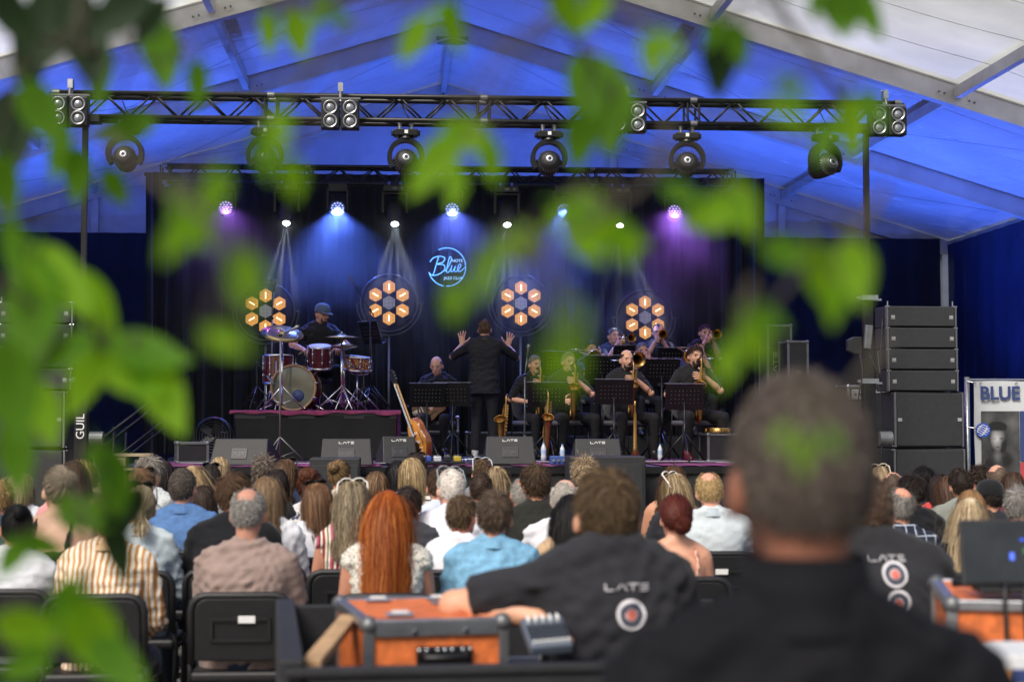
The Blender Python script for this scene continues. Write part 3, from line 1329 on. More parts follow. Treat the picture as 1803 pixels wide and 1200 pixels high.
JEANS = cloth('#2b3445', 'denim')
BLACKC = cloth('#121316', 'dark_cloth', .15)
_pid = [0]


def person(label, loc, rotz=0.0, sit=True, s=1.0, w=1.0, bulk=1.0, lean=.05, head=(0, 0, 0), skin='#c08a70', shirt=None, sleeve='short',
           collar=None, legs=None, shoes='#17171a', hair=None, hairc='#3a2a1f', hairhi=None, arms=None, vox=.012, face=False, group=None,
           fold=.011, hem=None, hairlabel=None, legpose=None, tank=False, knee=None, straps=None, cat='person', hd=0.0):
    _pid[0] += 1
    sd_ = _pid[0]
    root = thing('person', label, cat, loc, rotz, group)
    root.scale = (s, s, s)
    dz = 0.0 if sit else .42

    def tp(x, y, z):
        return V((x, y + lean * (z - .5), z + dz))
    # head frame
    piv = tp(0, hd * .5, 1.066 - hd)
    yw, pt, rl = head
    Hm = Matrix.Translation(piv) @ Euler((-pt, rl, yw)).to_matrix().to_4x4() @ Matrix.Translation((0, .012, .12))
    body = MB()
    post = MB()
    body.T = Hm
    body.ell((0, 0, 0), (.0755, .097, .104), n=20, m=14)
    body.ell((0, .034, -.068), (.056, .062, .062), n=16, m=10)
    body.ell((0, .058, -.098), (.036, .036, .026))
    body.ell((0, .03, -.02), (.066, .07, .075))
    for sg in (-1, 1):
        body.ell((sg * .079, -.006, -.03), (.011, .02, .033), Euler((.2, 0, sg * -.35)).to_matrix())
    if face:
        body.tube([(0, .094, .0), (0, .107, -.028), (0, .113, -.042)], [.010, .012, .014], 8, True, True)
        body.ell((0, .085, .018), (.05, .014, .012))
        body.ell((0, .088, -.075), (.026, .014, .011))
        for sg in (-1, 1):
            body.ell((sg * .04, .07, -.035), (.02, .02, .018))
    body.T = None
    nk = Hm @ V((0, -.02, -.075))
    body.tube([tp(0, -.005, .98), tp(0, -.008, 1.04), nk, Hm @ V((0, 0, -.02))], [.066, .053 * (.8 + .2 * bulk), .050 * (.75 + .25 * bulk), .048], 14)
    TRG = [(.47, .165 * bulk, .125 * bulk), (.55, .174 * bulk, .13 * bulk), (.66, .158 * bulk, .118 * bulk), (.78, .162 * (w + bulk) / 2, .12 * bulk),
           (.88, .178 * w, .124 * bulk), (.95, .180 * w, .112 * bulk), (1.0, .145 * w, .088), (1.035, .085, .068), (1.06, .06, .055)]
    SH = {-1: tp(-.172 * w, -.008, .965), 1: tp(.172 * w, -.008, .965)}
    bare = sleeve == 'none'
    trap = [(tp(0, -.02, 1.055), .05), (tp(.085, -.018, 1.014), .053), (tp(.165 * w, -.01, .972), .057)]

    def torso(mb, g, z1, z0=.47, sh=True):
        rr = [(tp(0, 0, z), rx + g, ry + g) for z, rx, ry in TRG if z0 <= z <= z1]
        if hem is not None:
            rr = [(tp(0, 0, hem - dz), TRG[0][1] + g + .012, TRG[0][2] + g + .012)] + rr
        mb.loft(rr, 22)
        if sh:
            for sg in (-1, 1):
                mb.tube([V((sg * abs(p.x) if p.x else 0, p.y, p.z)) for p, _ in trap], [r + g for _, r in trap], 10, True, True)
    if bare:
        torso(body, -.004, 1.06, .6)
    else:
        body.tube([tp(-.16 * w, 0, .955), tp(0, 0, .97), tp(.16 * w, 0, .955)], [.04, .055, .04], 10)
    # arms
    arms = arms or {}
    dflt = {-1: dict(h=(-.12, .33, .60)), 1: dict(h=(.12, .33, .60))} if sit else {-1: dict(h=(-.24, .08, .42 + .38)), 1: dict(h=(.24, .08, .42 + .38))}
    info = {'head': Hm, 'root': root}
    J = {}
    for sg in (-1, 1):
        a = dict(dflt[sg])
        a.update(arms.get(sg, {}))
        Hd = V(a['h'])
        if 'e' in a:
            E = V(a['e'])
        else:
            E, Hd = ik(SH[sg], Hd, .285, .25, a.get('pole', (sg * .55, -.5, -.7)))
        J[sg] = (E, Hd)
        b_ = .9 + .1 * bulk
        ls = .72 if sleeve == 'long' else 1
        body.ell(E, (.044 * b_ * ls,) * 3)
        body.tube([SH[sg], SH[sg] + (E - SH[sg]) * .4, E, E + (Hd - E) * .3, Hd], [.05 * b_, .047 * b_, .038 * b_ * ls, .039 * b_ * ls, .027], 12, True, True)
        d = V(a['d']) if 'd' in a else (Hd - E)
        nn = a.get('n', (-sg * .6, 0, -.8) if 'd' not in a else (0, 0, -1))
        hand(body, post, Hd, d, nn, -sg if a.get('flip') else sg, a.get('curl', .5), a.get('spread', .25))
        info['hand%d' % sg] = Hd
    me = fuse(body, vox, 4 if face else 5)
    me.name = 'body'
    me = append_mesh(me, post)
    smooth(me)
    put('body', me, skinmat(skin), root)
    # shirt
    if shirt is not None:
        mb = MB()
        if tank:
            torso(mb, .010, .88, .47, False)
            if straps:
                for sg in (-1, 1):
                    mb.tube([tp(sg * .09, -.125 * bulk, .87), tp(sg * .095, -.108, .95), tp(sg * .09, -.06, 1.035), tp(sg * .09, .02, 1.03), tp(sg * .09, .115, .9)], straps, 8)
        else:
            torso(mb, .013, 1.04)
            if bare:
                pass
            else:
                for sg in (-1, 1):
                    E, Hd = J[sg]
                    S_ = SH[sg]
                    if sleeve == 'short':
                        mb.tube([S_, S_ + (E - S_) * .35, S_ + (E - S_) * .78], [.064, .066 * (.8 + .2 * bulk), .068 * (.8 + .2 * bulk)], 14)
                    elif sleeve == 'elbow':
                        mb.tube([S_, S_ + (E - S_) * .5, E, E + (Hd - E) * .15], [.064, .062, .056, .055], 14)
                    else:
                        mb.tube([S_, S_ + (E - S_) * .5, E, E + (Hd - E) * .5, E + (Hd - E) * .92], [.064, .062, .054, .047, .041], 14)
        sm = fuse(mb, vox * 1.35, 5)
        folds(sm, fold, sd_)
        smooth(sm)
        sm.name = 'shirt'
        so = put('shirt', sm, shirt, root)
        info['shirt'] = BVHTree.FromPolygons([v.co.copy() for v in sm.vertices], [tuple(p.vertices) for p in sm.polygons])
        if collar:
            mc = MB()
            cpts = []
            rad = .066
            for i in range(19):
                a = R(-20) + R(220) * i / 18 + PI
                cpts.append(a)
            vs, fs = [], []
            for i, a in enumerate(cpts):
                for (rr, zz) in ((.062, 1.032), (.060, 1.075), (.070, 1.07), (.083, 1.028)):
                    q = tp(math.cos(a) * rr, math.sin(a) * rr * 1.02 - .008, zz - .004 * math.cos(a * 2))
                    vs.append(q)
            for i in range(len(cpts) - 1):
                for k in range(3):
                    q = i * 4 + k
                    fs.append((q, q + 4, q + 5, q + 1))
            mc.add(vs, fs).build('collar', collar, root, True)
    # legs
    lm = legs or JEANS
    mb = MB()
    kz = .47
    if sit:
        mb.ell((0, -.01, .50), (.175 * bulk, .14 * bulk, .095))
        for sg in (-1, 1):
            kn = V((sg * .13, .43, .49)); an = V((sg * .13, .42, .10))
            if legpose:
                kn, an = V(legpose[sg][0]), V(legpose[sg][1])
            mb.tube([(sg * .085, 0, .49), kn], [.092, .066], 12, True, True)
            mb.tube([kn, kn + (an - kn) * .4, an], [.066, .06, .046], 12, True, False)
            J[('a', sg)] = an
    else:
        mb.ell((0, 0, .93), (.165 * bulk, .12 * bulk, .10))
        for sg in (-1, 1):
            kn = V((sg * .10, .02, .50)); an = V((sg * .115, -.02, .09))
            if legpose:
                kn, an = V(legpose[sg][0]), V(legpose[sg][1])
            mb.tube([(sg * .085, 0, .90), (sg * .09, .01, .72), kn, an], [.098, .085, .066, .062], 12, True, False)
            J[('a', sg)] = an
    lmsh = fuse(mb, .022 if face else .034, 4)
    folds(lmsh, .006, sd_ + 50)
    smooth(lmsh)
    lmsh.name = 'trousers'
    put('trousers', lmsh, lm, root)
    for sg in (-1, 1):
        a = J[('a', sg)]
        ms = MB()
        ms.tube([a + V((0, -.045, -.052)), a + V((0, .02, -.055)), a + V((sg * .02, .12, -.062)), a + V((sg * .025, .17, -.066))], [.036, .043, .042, .028], 10, True, True)
        ms.tube([a + V((0, 0, -.06)), a + V((0, 0, .03))], [.042, .045], 10)
        ms.build('shoe', M('shoe_' + shoes.lstrip('#'), shoes, .5), root, True)
    # hair
    if hair:
        hk = dict(hair)
        hk.setdefault('seed', sd_)
        hk.setdefault('w', w)
        Vv, Q = hair_mesh(**hk)
        mm = np.array(Hm)
        Vv = Vv @ mm[:3, :3].T + mm[:3, 3]
        hm = np_mesh('hair', Vv, Q)
        ho = put('hair', hm, hairmat(hairc, hairhi), root)
        if hairlabel:
            ho['label'] = hairlabel
    if face:
        fm = MB(Hm)
        for sg in (-1, 1):
            fm.ell((sg * .031, .0845, -.004), (.014, .006, .007), n=10, m=6)
        fm.build('eyes', M('dark_eyes', (.03, .025, .025), .2), root, True)
        fm = MB(Hm)
        for sg in (-1, 1):
            fm.tube([(sg * .016, .097, .014), (sg * .034, .094, .019), (sg * .05, .083, .014)], [.004, .0045, .003], 6)
        fm.build('eyebrows', hairmat(hairc, hairhi), root, True)
        fm = MB(Hm)
        fm.ell((0, .0965, -.073), (.023, .008, .0065), n=12, m=6)
        fm.build('lips', M('lips', (.36, .16, .13), .45), root, True)
    return info


def glasses(info, frame=None, up=False, shades=False, thick=.004):
    Hm = info['head']
    g = MB(Hm @ (Matrix.Translation((0, -.022, .042)) @ Matrix.Rotation(R(44), 4, 'X') if up else Matrix.Identity(4)))
    y0 = .10
    for sg in (-1, 1):
        pts = [(sg * (.034 + .027 * math.cos(a)), y0 + .004, -.004 + .02 * math.sin(a)) for a in [2 * PI * i / 14 for i in range(15)]]
        g.tube(pts, thick, 6, False)
        g.tube([(sg * .06, y0, .004), (sg * .079, y0 - .02, .004), (sg * .083, .01, 0), (sg * .083, -.03, -.012)], thick, 6)
    g.tube([(-.008, y0 + .006, .0), (.008, y0 + .006, 0)], thick, 6)
    o = g.build('glasses', frame or BLKP, info['root'], True)
    if shades or up:
        l = MB(g.T)
        for sg in (-1, 1):
            l.lathe([(0, 0), (.026, 0)], Matrix.Translation((sg * .034, y0 + .004, -.004)) @ Matrix.Rotation(PI / 2, 4, 'X'), 14)
        l.build('lenses', GLASSK, o)
    return o


def beard(info, col, full=1.0, n=500, seed=3):
    rg = np.random.default_rng(seed)
    th = rg.uniform(-1.1, 1.1, n)
    z = rg.uniform(-.122, -.082, n)
    mus = rg.uniform(size=n) < .12
    th = np.where(mus, th * .38, th)
    z = np.where(mus, rg.uniform(-.064, -.056, n), z)
    lim = np.abs(th) > .75
    z = np.where(lim & ~mus, z + .022 * np.abs(th), z)
    x = np.sin(th) * .058
    y = .034 + np.cos(th) * .062 - np.clip(-.09 - z, 0, 1) * .5
    mouth = (np.abs(x) < .024) & (z > -.083) & (z < -.064)
    keep = ~mouth
    p = np.stack([x, y, z], 1)[keep]
    o = nrm(p - np.array([0, .02, -.06]))
    d = nrm(o * .35 + np.array([0, .15, -1]) + rg.normal(size=p.shape) * .25)
    L = .016 * full
    P = np.stack([p, p + d * L * .5 + o * .003, p + d * L], 1)
    tg = np.gradient(P, axis=1)
    side = nrm(np.cross(tg, np.repeat(o[:, None], 3, 1)))
    tw = np.array([1, .8, .3])[None, :, None] * .003
    Vv = np.stack([P - side * tw, P + side * tw], 2).reshape(-1, 3)
    m = len(P)
    base = (np.arange(m)[:, None] * 3 + np.arange(2)[None]) * 2
    Q = np.stack([base, base + 1, base + 3, base + 2], -1).reshape(-1, 4)
    mm = np.array(info['head'])
    Vv = Vv @ mm[:3, :3].T + mm[:3, 3]
    put('beard', np_mesh('beard', Vv, Q), hairmat(col), info['root'])


def cap_hat(info, col, brim_dir=0.0, brim_l=.075):
    T = info['head'] @ Matrix.Rotation(brim_dir, 4, 'Z')
    mb = MB(T)
    prof = [(.088, .012), (.089, .035), (.085, .065), (.07, .092), (.045, .109), (.015, .117), (0, .118)]
    n = 24
    vs, fs = [], []
    for r, z in prof:
        for j in range(n):
            a = 2 * PI * j / n
            vs.append((r * math.cos(a) * .94, r * math.sin(a) * 1.2, z))
    for i in range(len(prof) - 1):
        for j in range(n):
            j2 = (j + 1) % n
            fs.append((i * n + j, i * n + j2, (i + 1) * n + j2, (i + 1) * n + j))
    mb.add(vs, fs)
    m = cloth(col, 'cap')
    h = mb.build('cap', m, info['root'], True)
    mb = MB(T)
    vs, fs = [], []
    k = 13
    for z in (.018, .012):
        for i in range(k):
            a = R(20) + R(140) * i / (k - 1)
            vs.append((math.cos(a) * .083, math.sin(a) * .105, z))
            e = math.sin((a - R(20)) / R(140) * PI) ** .6
            vs.append((math.cos(a) * (.083 + .012 * e), math.sin(a) * .105 + brim_l * e, z - .012 * e))
    for i in range(k - 1):
        q = i * 2
        fs.append((q, q + 1, q + 3, q + 2))
        o_ = 2 * k
        fs.append((o_ + q, o_ + q + 2, o_ + q + 3, o_ + q + 1))
        fs.append((q + 1, o_ + q + 1, o_ + q + 3, q + 3))
    mb.add(vs, fs).build('brim', m, h, True)
    MB(T).ell((0, 0, .118), (.007, .007, .004)).build('button', m, h)


def Hs(l=.045, **k):
    return dict(style='short', length=l, **k)


def Hl(l=.3, **k):
    return dict(style='long', length=l, **k)
# ============================================================ BAND AND STAGE EQUIPMENT
def S(px, Y, dz=0.0):
    return WX(px, Y, SZ + dz)


FLIP = PI
# ---- drum riser
rx0, rx1 = W(413, 745, 21).x, W(700, 745, 21).x
RZ = .60
riser = thing('drum_riser', 'black-skirted drum riser with a magenta edge', 'riser', (rx0, 21.0, SZ))
RW = rx1 - rx0
MB().box((RW / 2, 1.0, RZ - .05), (RW, 2.0, .09)).build('platform', DECK, riser)
drape('skirt', (0, 0, 0), (RW, 0, 0), .01, RZ - .06, M('riser_skirt', (.009, .009, .009), .85, 0, .2, 6), .012, .6, riser, 31, 5)
drape('skirt', (RW, 0, 0), (RW, 2, 0), .01, RZ - .06, M('riser_skirt', None), .012, .6, riser, 32, 5)
for x in (.08, RW - .08):
    for y in (.12, 1.9):
        MB().cyl((x, y, 0), (x, y, RZ - .09), .025).build('leg', STEEL, riser)
vs, fs = [], []
nx = 30
for i in range(nx + 1):
    x = -.06 + (RW + .10) * i / nx
    sag = .012 * math.sin(i * 1.1) + .01 * math.sin(i * .37)
    for (y, z) in ((1.9, .008), (1.0, .012), (.02, .012), (-.03, .0), (-.035, -.035 + sag)):
        vs.append((x, y, RZ - .005 + z))
for i in range(nx):
    for k in range(4):
        q = i * 5 + k
        fs.append((q, q + 5, q + 6, q + 1))
o = MB().add(vs, fs).build('drum_rug', M('magenta_rug', (.2, .03, .09), .95, 0, .35, 14, .004, 60), None, True, loc=(rx0, 21.0, SZ))
tag(o, 'magenta and red rug draped over the drum riser edge', 'rug')
o = drape('rug_corner', (RW - .02, -.05, 0), (RW + .03, .5, 0), RZ - .36, RZ, M('magenta_rug', None), .012, .2, None, 33, 5)
o.location = (rx0, 21.0, SZ)
o.name = 'rug_flap'
tag(o, 'magenta rug flap hanging at the right corner of the riser', 'rug')
DZ = SZ + RZ + .008
WINE = M('wine_lacquer', (.12, .012, .018), .22, 0, .25, 9, coat=.8)
SKINH = M('drum_skin', (.72, .72, .70), .5, 0, .05, 12)


def stand3(mb, x, y, z0, top, r=.011, spread=.26, n=3, ph=0.0):
    """tube with tripod feet"""
    mb.cyl((x, y, z0 + .05), (x, y, top), r, n=8)
    for k in range(n):
        a = ph + 2 * PI * k / n
        mb.cyl((x, y, z0 + .30), (x + spread * math.cos(a), y + spread * math.sin(a), z0 + .012), r * .8, n=6)
        mb.cyl((x, y, z0 + .08), (x + spread * .55 * math.cos(a), y + spread * .55 * math.sin(a), z0 + .14), r * .6, n=6)


def drum(name, label, p, dia, h, tilt=(0, 0, 0), shell=None, legs=0, lugs=8, post=None):
    t = thing(name, label, 'drum', p, 0)
    mx = Euler(tilt).to_matrix().to_4x4()
    r = dia / 2
    MB().lathe([(r, -h / 2), (r, h / 2)], mx, 32).build('shell', shell or WINE, t, True)
    MB().lathe([(0, h / 2 + .012), (r * .97, h / 2 + .01), (r + .004, h / 2)], mx, 32).build('drum_head', SKINH, t, True)
    MB().lathe([(0, -h / 2 - .01), (r * .97, -h / 2 - .008), (r + .004, -h / 2)], mx, 32).build('drum_head', SKINH, t, True)
    for z in (-h / 2, h / 2):
        MB().lathe([(r + .003, z - .014), (r + .014, z - .012), (r + .014, z + .014), (r + .003, z + .016)], mx, 32).build('hoop', CHROME, t, True)
    for k in range(lugs):
        a = 2 * PI * (k + .3) / lugs
        mb = MB(mx)
        c, s_ = math.cos(a), math.sin(a)
        mb.cyl(((r + .014) * c, (r + .014) * s_, -h / 2), ((r + .014) * c, (r + .014) * s_, h / 2), .004, n=6)
        mb.ell(((r + .012) * c, (r + .012) * s_, h * .2), (.012, .012, .022), n=8, m=6).ell(((r + .012) * c, (r + .012) * s_, -h * .2), (.012, .012, .022), n=8, m=6)
        mb.build('lug', CHROME, t, True)
    for k in range(legs):
        a = 2 * PI * k / legs + .4
        MB().tube([((r + .02) * math.cos(a), (r + .02) * math.sin(a), h * .3), ((r + .02) * math.cos(a), (r + .02) * math.sin(a), -(p[2] - DZ) + .05), ((r + .07) * math.cos(a), (r + .07) * math.sin(a), -(p[2] - DZ) + .01)], .008, 7).build('leg', CHROME, t, True)
    if post:
        mb = MB()
        stand3(mb, 0, 0, DZ - p[2], -h / 2 - .02, .012, .28)
        for k in range(3):
            a = 2 * PI * k / 3
            mb.tube([(0, 0, -h / 2 - .06), (r * .8 * math.cos(a), r * .8 * math.sin(a), -h / 2 - .05), ((r + .02) * math.cos(a), (r + .02) * math.sin(a), -h / 2 + .01)], .008, 6)
        mb.build('stand', CHROME, t, True)
    return t


# bass drum: faces the audience, clear head with the port and pillow showing
bp = W(517, 679, 21.55)
bass = thing('bass_drum', 'large bass drum with translucent front head facing the audience', 'drum', (bp.x, 21.55, DZ + .285), R(-8))
mx = Matrix.Rotation(PI / 2, 4, 'X')
HR = .275
MB().lathe([(HR, -.38), (HR, 0)], mx, 40).build('shell', WINE, bass, True)
MB().lathe([(HR + .002, -.02), (HR + .018, -.018), (HR + .018, .028), (HR + .004, .03), (HR - .01, .02)], mx, 40).build('hoop', M('wood_hoop', (.42, .25, .12), .35, 0, .2, 12, coat=.5), bass, True)
MB().lathe([(HR + .002, -.36), (HR + .018, -.36), (HR + .018, -.40), (HR - .005, -.40)], mx, 40).build('hoop', WINE, bass, True)
MB().lathe([(0, .004), (.1, .006), (.2, .005), (HR, .0)], mx, 40).build('drum_head', M('smoky_head', (.16, .17, .13), .12, 0, .35, 3.5, spec=.6, coat=.6), bass, True)
MB(Matrix.Translation((.06, -.012, -.10))).lathe([(.0, 0), (.075, .004), (.07, .012), (0, .02)], mx, 22).build('port_pad', M('blue_pad', (.05, .08, .22), .5), bass, True)
for k in range(10):
    a = 2 * PI * k / 10 + .2
    c, s_ = math.cos(a) * (HR + .02), math.sin(a) * (HR + .02)
    MB().cyl((c, .36, s_), (c, -.02, s_), .005, n=6).box((c, -.02, s_), (.025, .03, .025)).ell((c, .1, s_), (.012, .03, .012), n=8, m=6).build('lug', CHROME, bass, True)
for sg in (-1, 1):
    MB().cyl((sg * .2, .06, -.18), (sg * .4, -.12, -.275), .009, n=8).build('spur', CHROME, bass, True)
p = W(563, 628, 21.75)
tom = drum('rack_tom', 'wine red rack tom above the bass drum', (p.x, 21.75, p.z), .29, .27, (R(14), 0, 0))
MB().tube([(0, .05, -.12), (-.1, .02, -.26), (-.16, 0, -.34)], .014, 8).build('mount', CHROME, tom, True)
p = W(492, 648, 22.3)
drum('floor_tom', 'wine red floor tom behind the large tilted cymbal', (p.x, 22.3, p.z - .02), .4, .36, (0, 0, 0), legs=3)
p = W(629, 640, 21.9)
drum('snare_drum', 'snare drum with speckled amber shell on the right of the kit', (p.x, 21.9, p.z), .33, .17, (R(6), R(5), 0), dots('amber_shell', '#7d3a22', '#d9a070', 40, .45), post=True)
BRZ = M('cymbal_bronze', (.50, .38, .20), .3, 1, .2, 5, bump=.0006, bscale=120)


def cymbal(label, px, py, Y, r, tilt, z2=None, ph=0):
    p = W(px, py, Y)
    t = thing('cymbal', label, 'cymbal', (p.x, Y, DZ), 0)
    h = p.z - DZ
    mx = Matrix.Translation((0, 0, h)) @ Euler(tilt).to_matrix().to_4x4()
    MB().lathe([(.006, .035), (.03, .033), (.055, .018), (.065, .012), (r * .6, .004), (r, -.012), (r * .6, .001), (.06, .008), (.03, .028), (.006, .03)], mx, 40).build('cymbal_plate', BRZ, t, True)
    mb = MB()
    stand3(mb, 0, 0, 0, h - .02, .012, .3, ph=ph)
    mb.cyl((0, 0, 0.25), (0, 0, .7), .015, n=10)
    mb.build('stand', CHROME, t, True)
    MB(mx).cyl((0, 0, .03), (0, 0, .06), .008).ell((0, 0, .05), (.016, .016, .008)).build('wing_nut', CHROME, t)
    if z2:
        MB().lathe([(.006, -.03), (.03, -.03), (.06, -.012), (r * .6, -.004), (r, .01), (r, .014), (.006, .004)], Matrix.Translation((0, 0, z2 - DZ)), 36).build('cymbal_plate', BRZ, t, True)
    return t


cymbal('large dark cymbal tilted towards the audience on the left of the kit', 497, 586, 21.3, .265, (R(26), R(8), 0), ph=.5)
cymbal('flat crash cymbal right of the drummer', 602, 592, 21.4, .225, (R(3), 0, 0), ph=1)
pz = W(603, 610, 21.8).z
cymbal('pair of hi-hat cymbals below the crash cymbal', 606, 607, 21.85, .18, (0, 0, 0), pz - .012, ph=.2)

# ---- desks with drilled holes
_desk = None


def desk_mesh():
    global _desk
    if _desk:
        return _desk
    nx, nz = 41, 25
    wv, h = .45, .30
    mb = MB()
    vs, fs = [], []
    for i in range(nx + 1):
        for j in range(nz + 1):
            vs.append((-wv / 2 + wv * i / nx, 0, h * j / nz))
    for i in range(nx):
        for j in range(nz):
            if i % 4 == 2 and j % 4 == 2 and 2 < i < nx - 3 and 5 < j < nz - 3:
                continue
            q = i * (nz + 1) + j
            fs.append((q, q + nz + 1, q + nz + 2, q + 1))
    mb.add(vs, fs)
    _desk = mb.mesh('desk')
    return _desk


def music_stand(label, px, pytop, Y, rz=0.0, zfloor=SZ, feet=True):
    p = W(px, pytop, Y)
    t = thing('music_stand', label, 'music stand', (p.x, Y, zfloor), rz, 'black perforated music stands')
    h = p.z - zfloor
    mx = Matrix.Translation((0, 0, h - .29)) @ Matrix.Rotation(R(20), 4, 'X')
    d = put('desk', desk_mesh(), BLKM, t)
    dm = Matrix.Translation((0, .02, h - .29)) @ Matrix.Rotation(R(18), 4, 'X')
    d.matrix_local = dm
    so = d.modifiers.new('t', 'SOLIDIFY')
    so.thickness = .002
    MB().box((0, .04, 0), (.48, .08, .004)).box((0, .08, .01), (.48, .004, .02)).build('ledge', BLKM, d)
    MB().cyl((-.24, 0, .31), (.24, 0, .31), .004, n=6).build('rim', GREYM, d)
    mb = MB()
    mb.cyl((0, 0, .2), (0, 0, h - .2), .012, n=10)
    mb.cyl((0, 0, .2), (0, 0, h * .55), .017, n=10)
    mb.build('pole', BLKM, t, True)
    for k in range(3):
        a = R(-90) + 2 * PI * k / 3
        MB().cyl((0, 0, .34), (.3 * math.cos(a), .3 * math.sin(a), .012), .011, n=8).build('foot', BLKM, t, True)
    # a few sheets on it
    sh = MB(dm)
    for k in range(2):
        sh.box((-.11 + .215 * k, .012 + .002 * k, .15), (.205, .002, .28))
    sh.build('sheet_music', M('sheet_paper', (.66, .65, .6), .8, 0, .06, 30), t)
    return t


ms = music_stand
ms('music stand in front of the bald saxophonist', 1081, 668, 19.9)
ms('music stand in front of the bearded saxophonist at the right', 1205, 676, 19.2)
ms('music stand in front of the leftmost front saxophonist, half veiled by a leaf', 962, 673, 20.2)
ms('left music stand of the seated guitarist', 752, 675, 21.3, .15)
ms('right music stand of the seated guitarist', 797, 674, 21.4, -.1)
ms('tall music stand beside the drummer', 655, 566, 22.3, -1.0, DZ)

# band risers behind the saxophones
b1 = thing('band_riser', 'low black riser for the trombone row', 'riser', (0, 0, 0))
bx0, bx1 = W(1000, 745, 22.3).x, W(1290, 745, 22.3).x
for i in range(3):
    wv = (bx1 - bx0) / 3
    MB().box((bx0 + wv * (i + .5), 22.3, SZ + .14), (wv - .008, 1.0, .27)).build('module', BLK, b1)
b2 = thing('band_riser', 'taller black riser for the rearmost brass row', 'riser', (0, 0, 0))
for i in range(3):
    MB().box((bx0 + wv * (i + .5), 23.34, SZ + .26), (wv - .008, 1.0, .51)).build('module', BLK, b2)
Z1, Z2 = SZ + .275, SZ + .515
ms('music stand before the left trombone player', 1060, 626, 21.72, 0, SZ)
ms('music stand before the middle trombone player', 1165, 632, 21.2, .1, SZ)
ms('music stand half hidden at the left of the brass section', 985, 619, 21.9, .1, SZ)
ms('upper music stand before the trumpet row at left', 1108, 608, 22.78, 0, Z1)
ms('upper music stand before the trumpet row at right', 1186, 612, 22.74, 0, Z1)


# ---- chairs of the band
def make_bchair():
    t = thing('band_chair', '-', 'chair', (0, 0, 0), 0, 'grey upholstered band chairs')
    UPH = M('grey_upholstery', (.10, .10, .11), .9, 0, .15, 60, .001, 300)
    mb = MB()
    out = []
    for i in range(24):
        a = 2 * PI * i / 24
        c, s_ = math.cos(a), math.sin(a)
        out.append((math.copysign(abs(c) ** .6, c) * .21, .70 + math.copysign(abs(s_) ** .75, s_) * .23))
    mb.prism(out, -.02, .02, Matrix.Translation((0, -.2, 0)) @ Matrix.Rotation(R(8), 4, 'X') @ Matrix.Translation((0, .08, 0)))
    mb.build('backrest', UPH, t, 'auto', .012)
    MB().box((0, .03, .45), (.44, .42, .06)).build('seat', UPH, t, bevel=.025)
    for sx in (-1, 1):
        MB().tube([(sx * .17, -.24, .75), (sx * .2, -.2, .44), (sx * .22, -.24, .015)], .011, 8).build('leg', BLKM, t, True)
        MB().tube([(sx * .2, -.18, .42), (sx * .2, .2, .41), (sx * .22, .24, .015)], .011, 8).build('leg', BLKM, t, True)
    return t


BC = make_bchair()
_bc = [0]


def bchair(x, y, z, rz, label):
    o = BC if _bc[0] == 0 else dup(BC)
    _bc[0] += 1
    o.location = (x, y, z)
    o.rotation_euler.z = rz
    o['label'] = label


# ---- instruments, drawn in the player's own frame
def inst(name, label, cat, info):
    r = info['root']
    t = thing(name, label, cat, r.location, r.rotation_euler.z)
    t.scale = r.scale
    return t


def bez(pts, n=8):
    """smooth path through points (Catmull-Rom)"""
    P = [V(p) for p in pts]
    P = [P[0] * 2 - P[1]] + P + [P[-1] * 2 - P[-2]]
    out = []
    for i in range(1, len(P) - 2):
        for k in range(n):
            t = k / n
            a, b, c, d = P[i - 1], P[i], P[i + 1], P[i + 2]
            out.append(.5 * ((2 * b) + (c - a) * t + (2 * a - 5 * b + 4 * c - d) * t * t + (3 * b - a - 3 * c + d) * t ** 3))
    out.append(P[-2])
    return out


def lerp_r(rs, n):
    out = []
    for a, b in zip(rs[:-1], rs[1:]):
        out += [a + (b - a) * k / n for k in range(n)]
    return out + [rs[-1]]


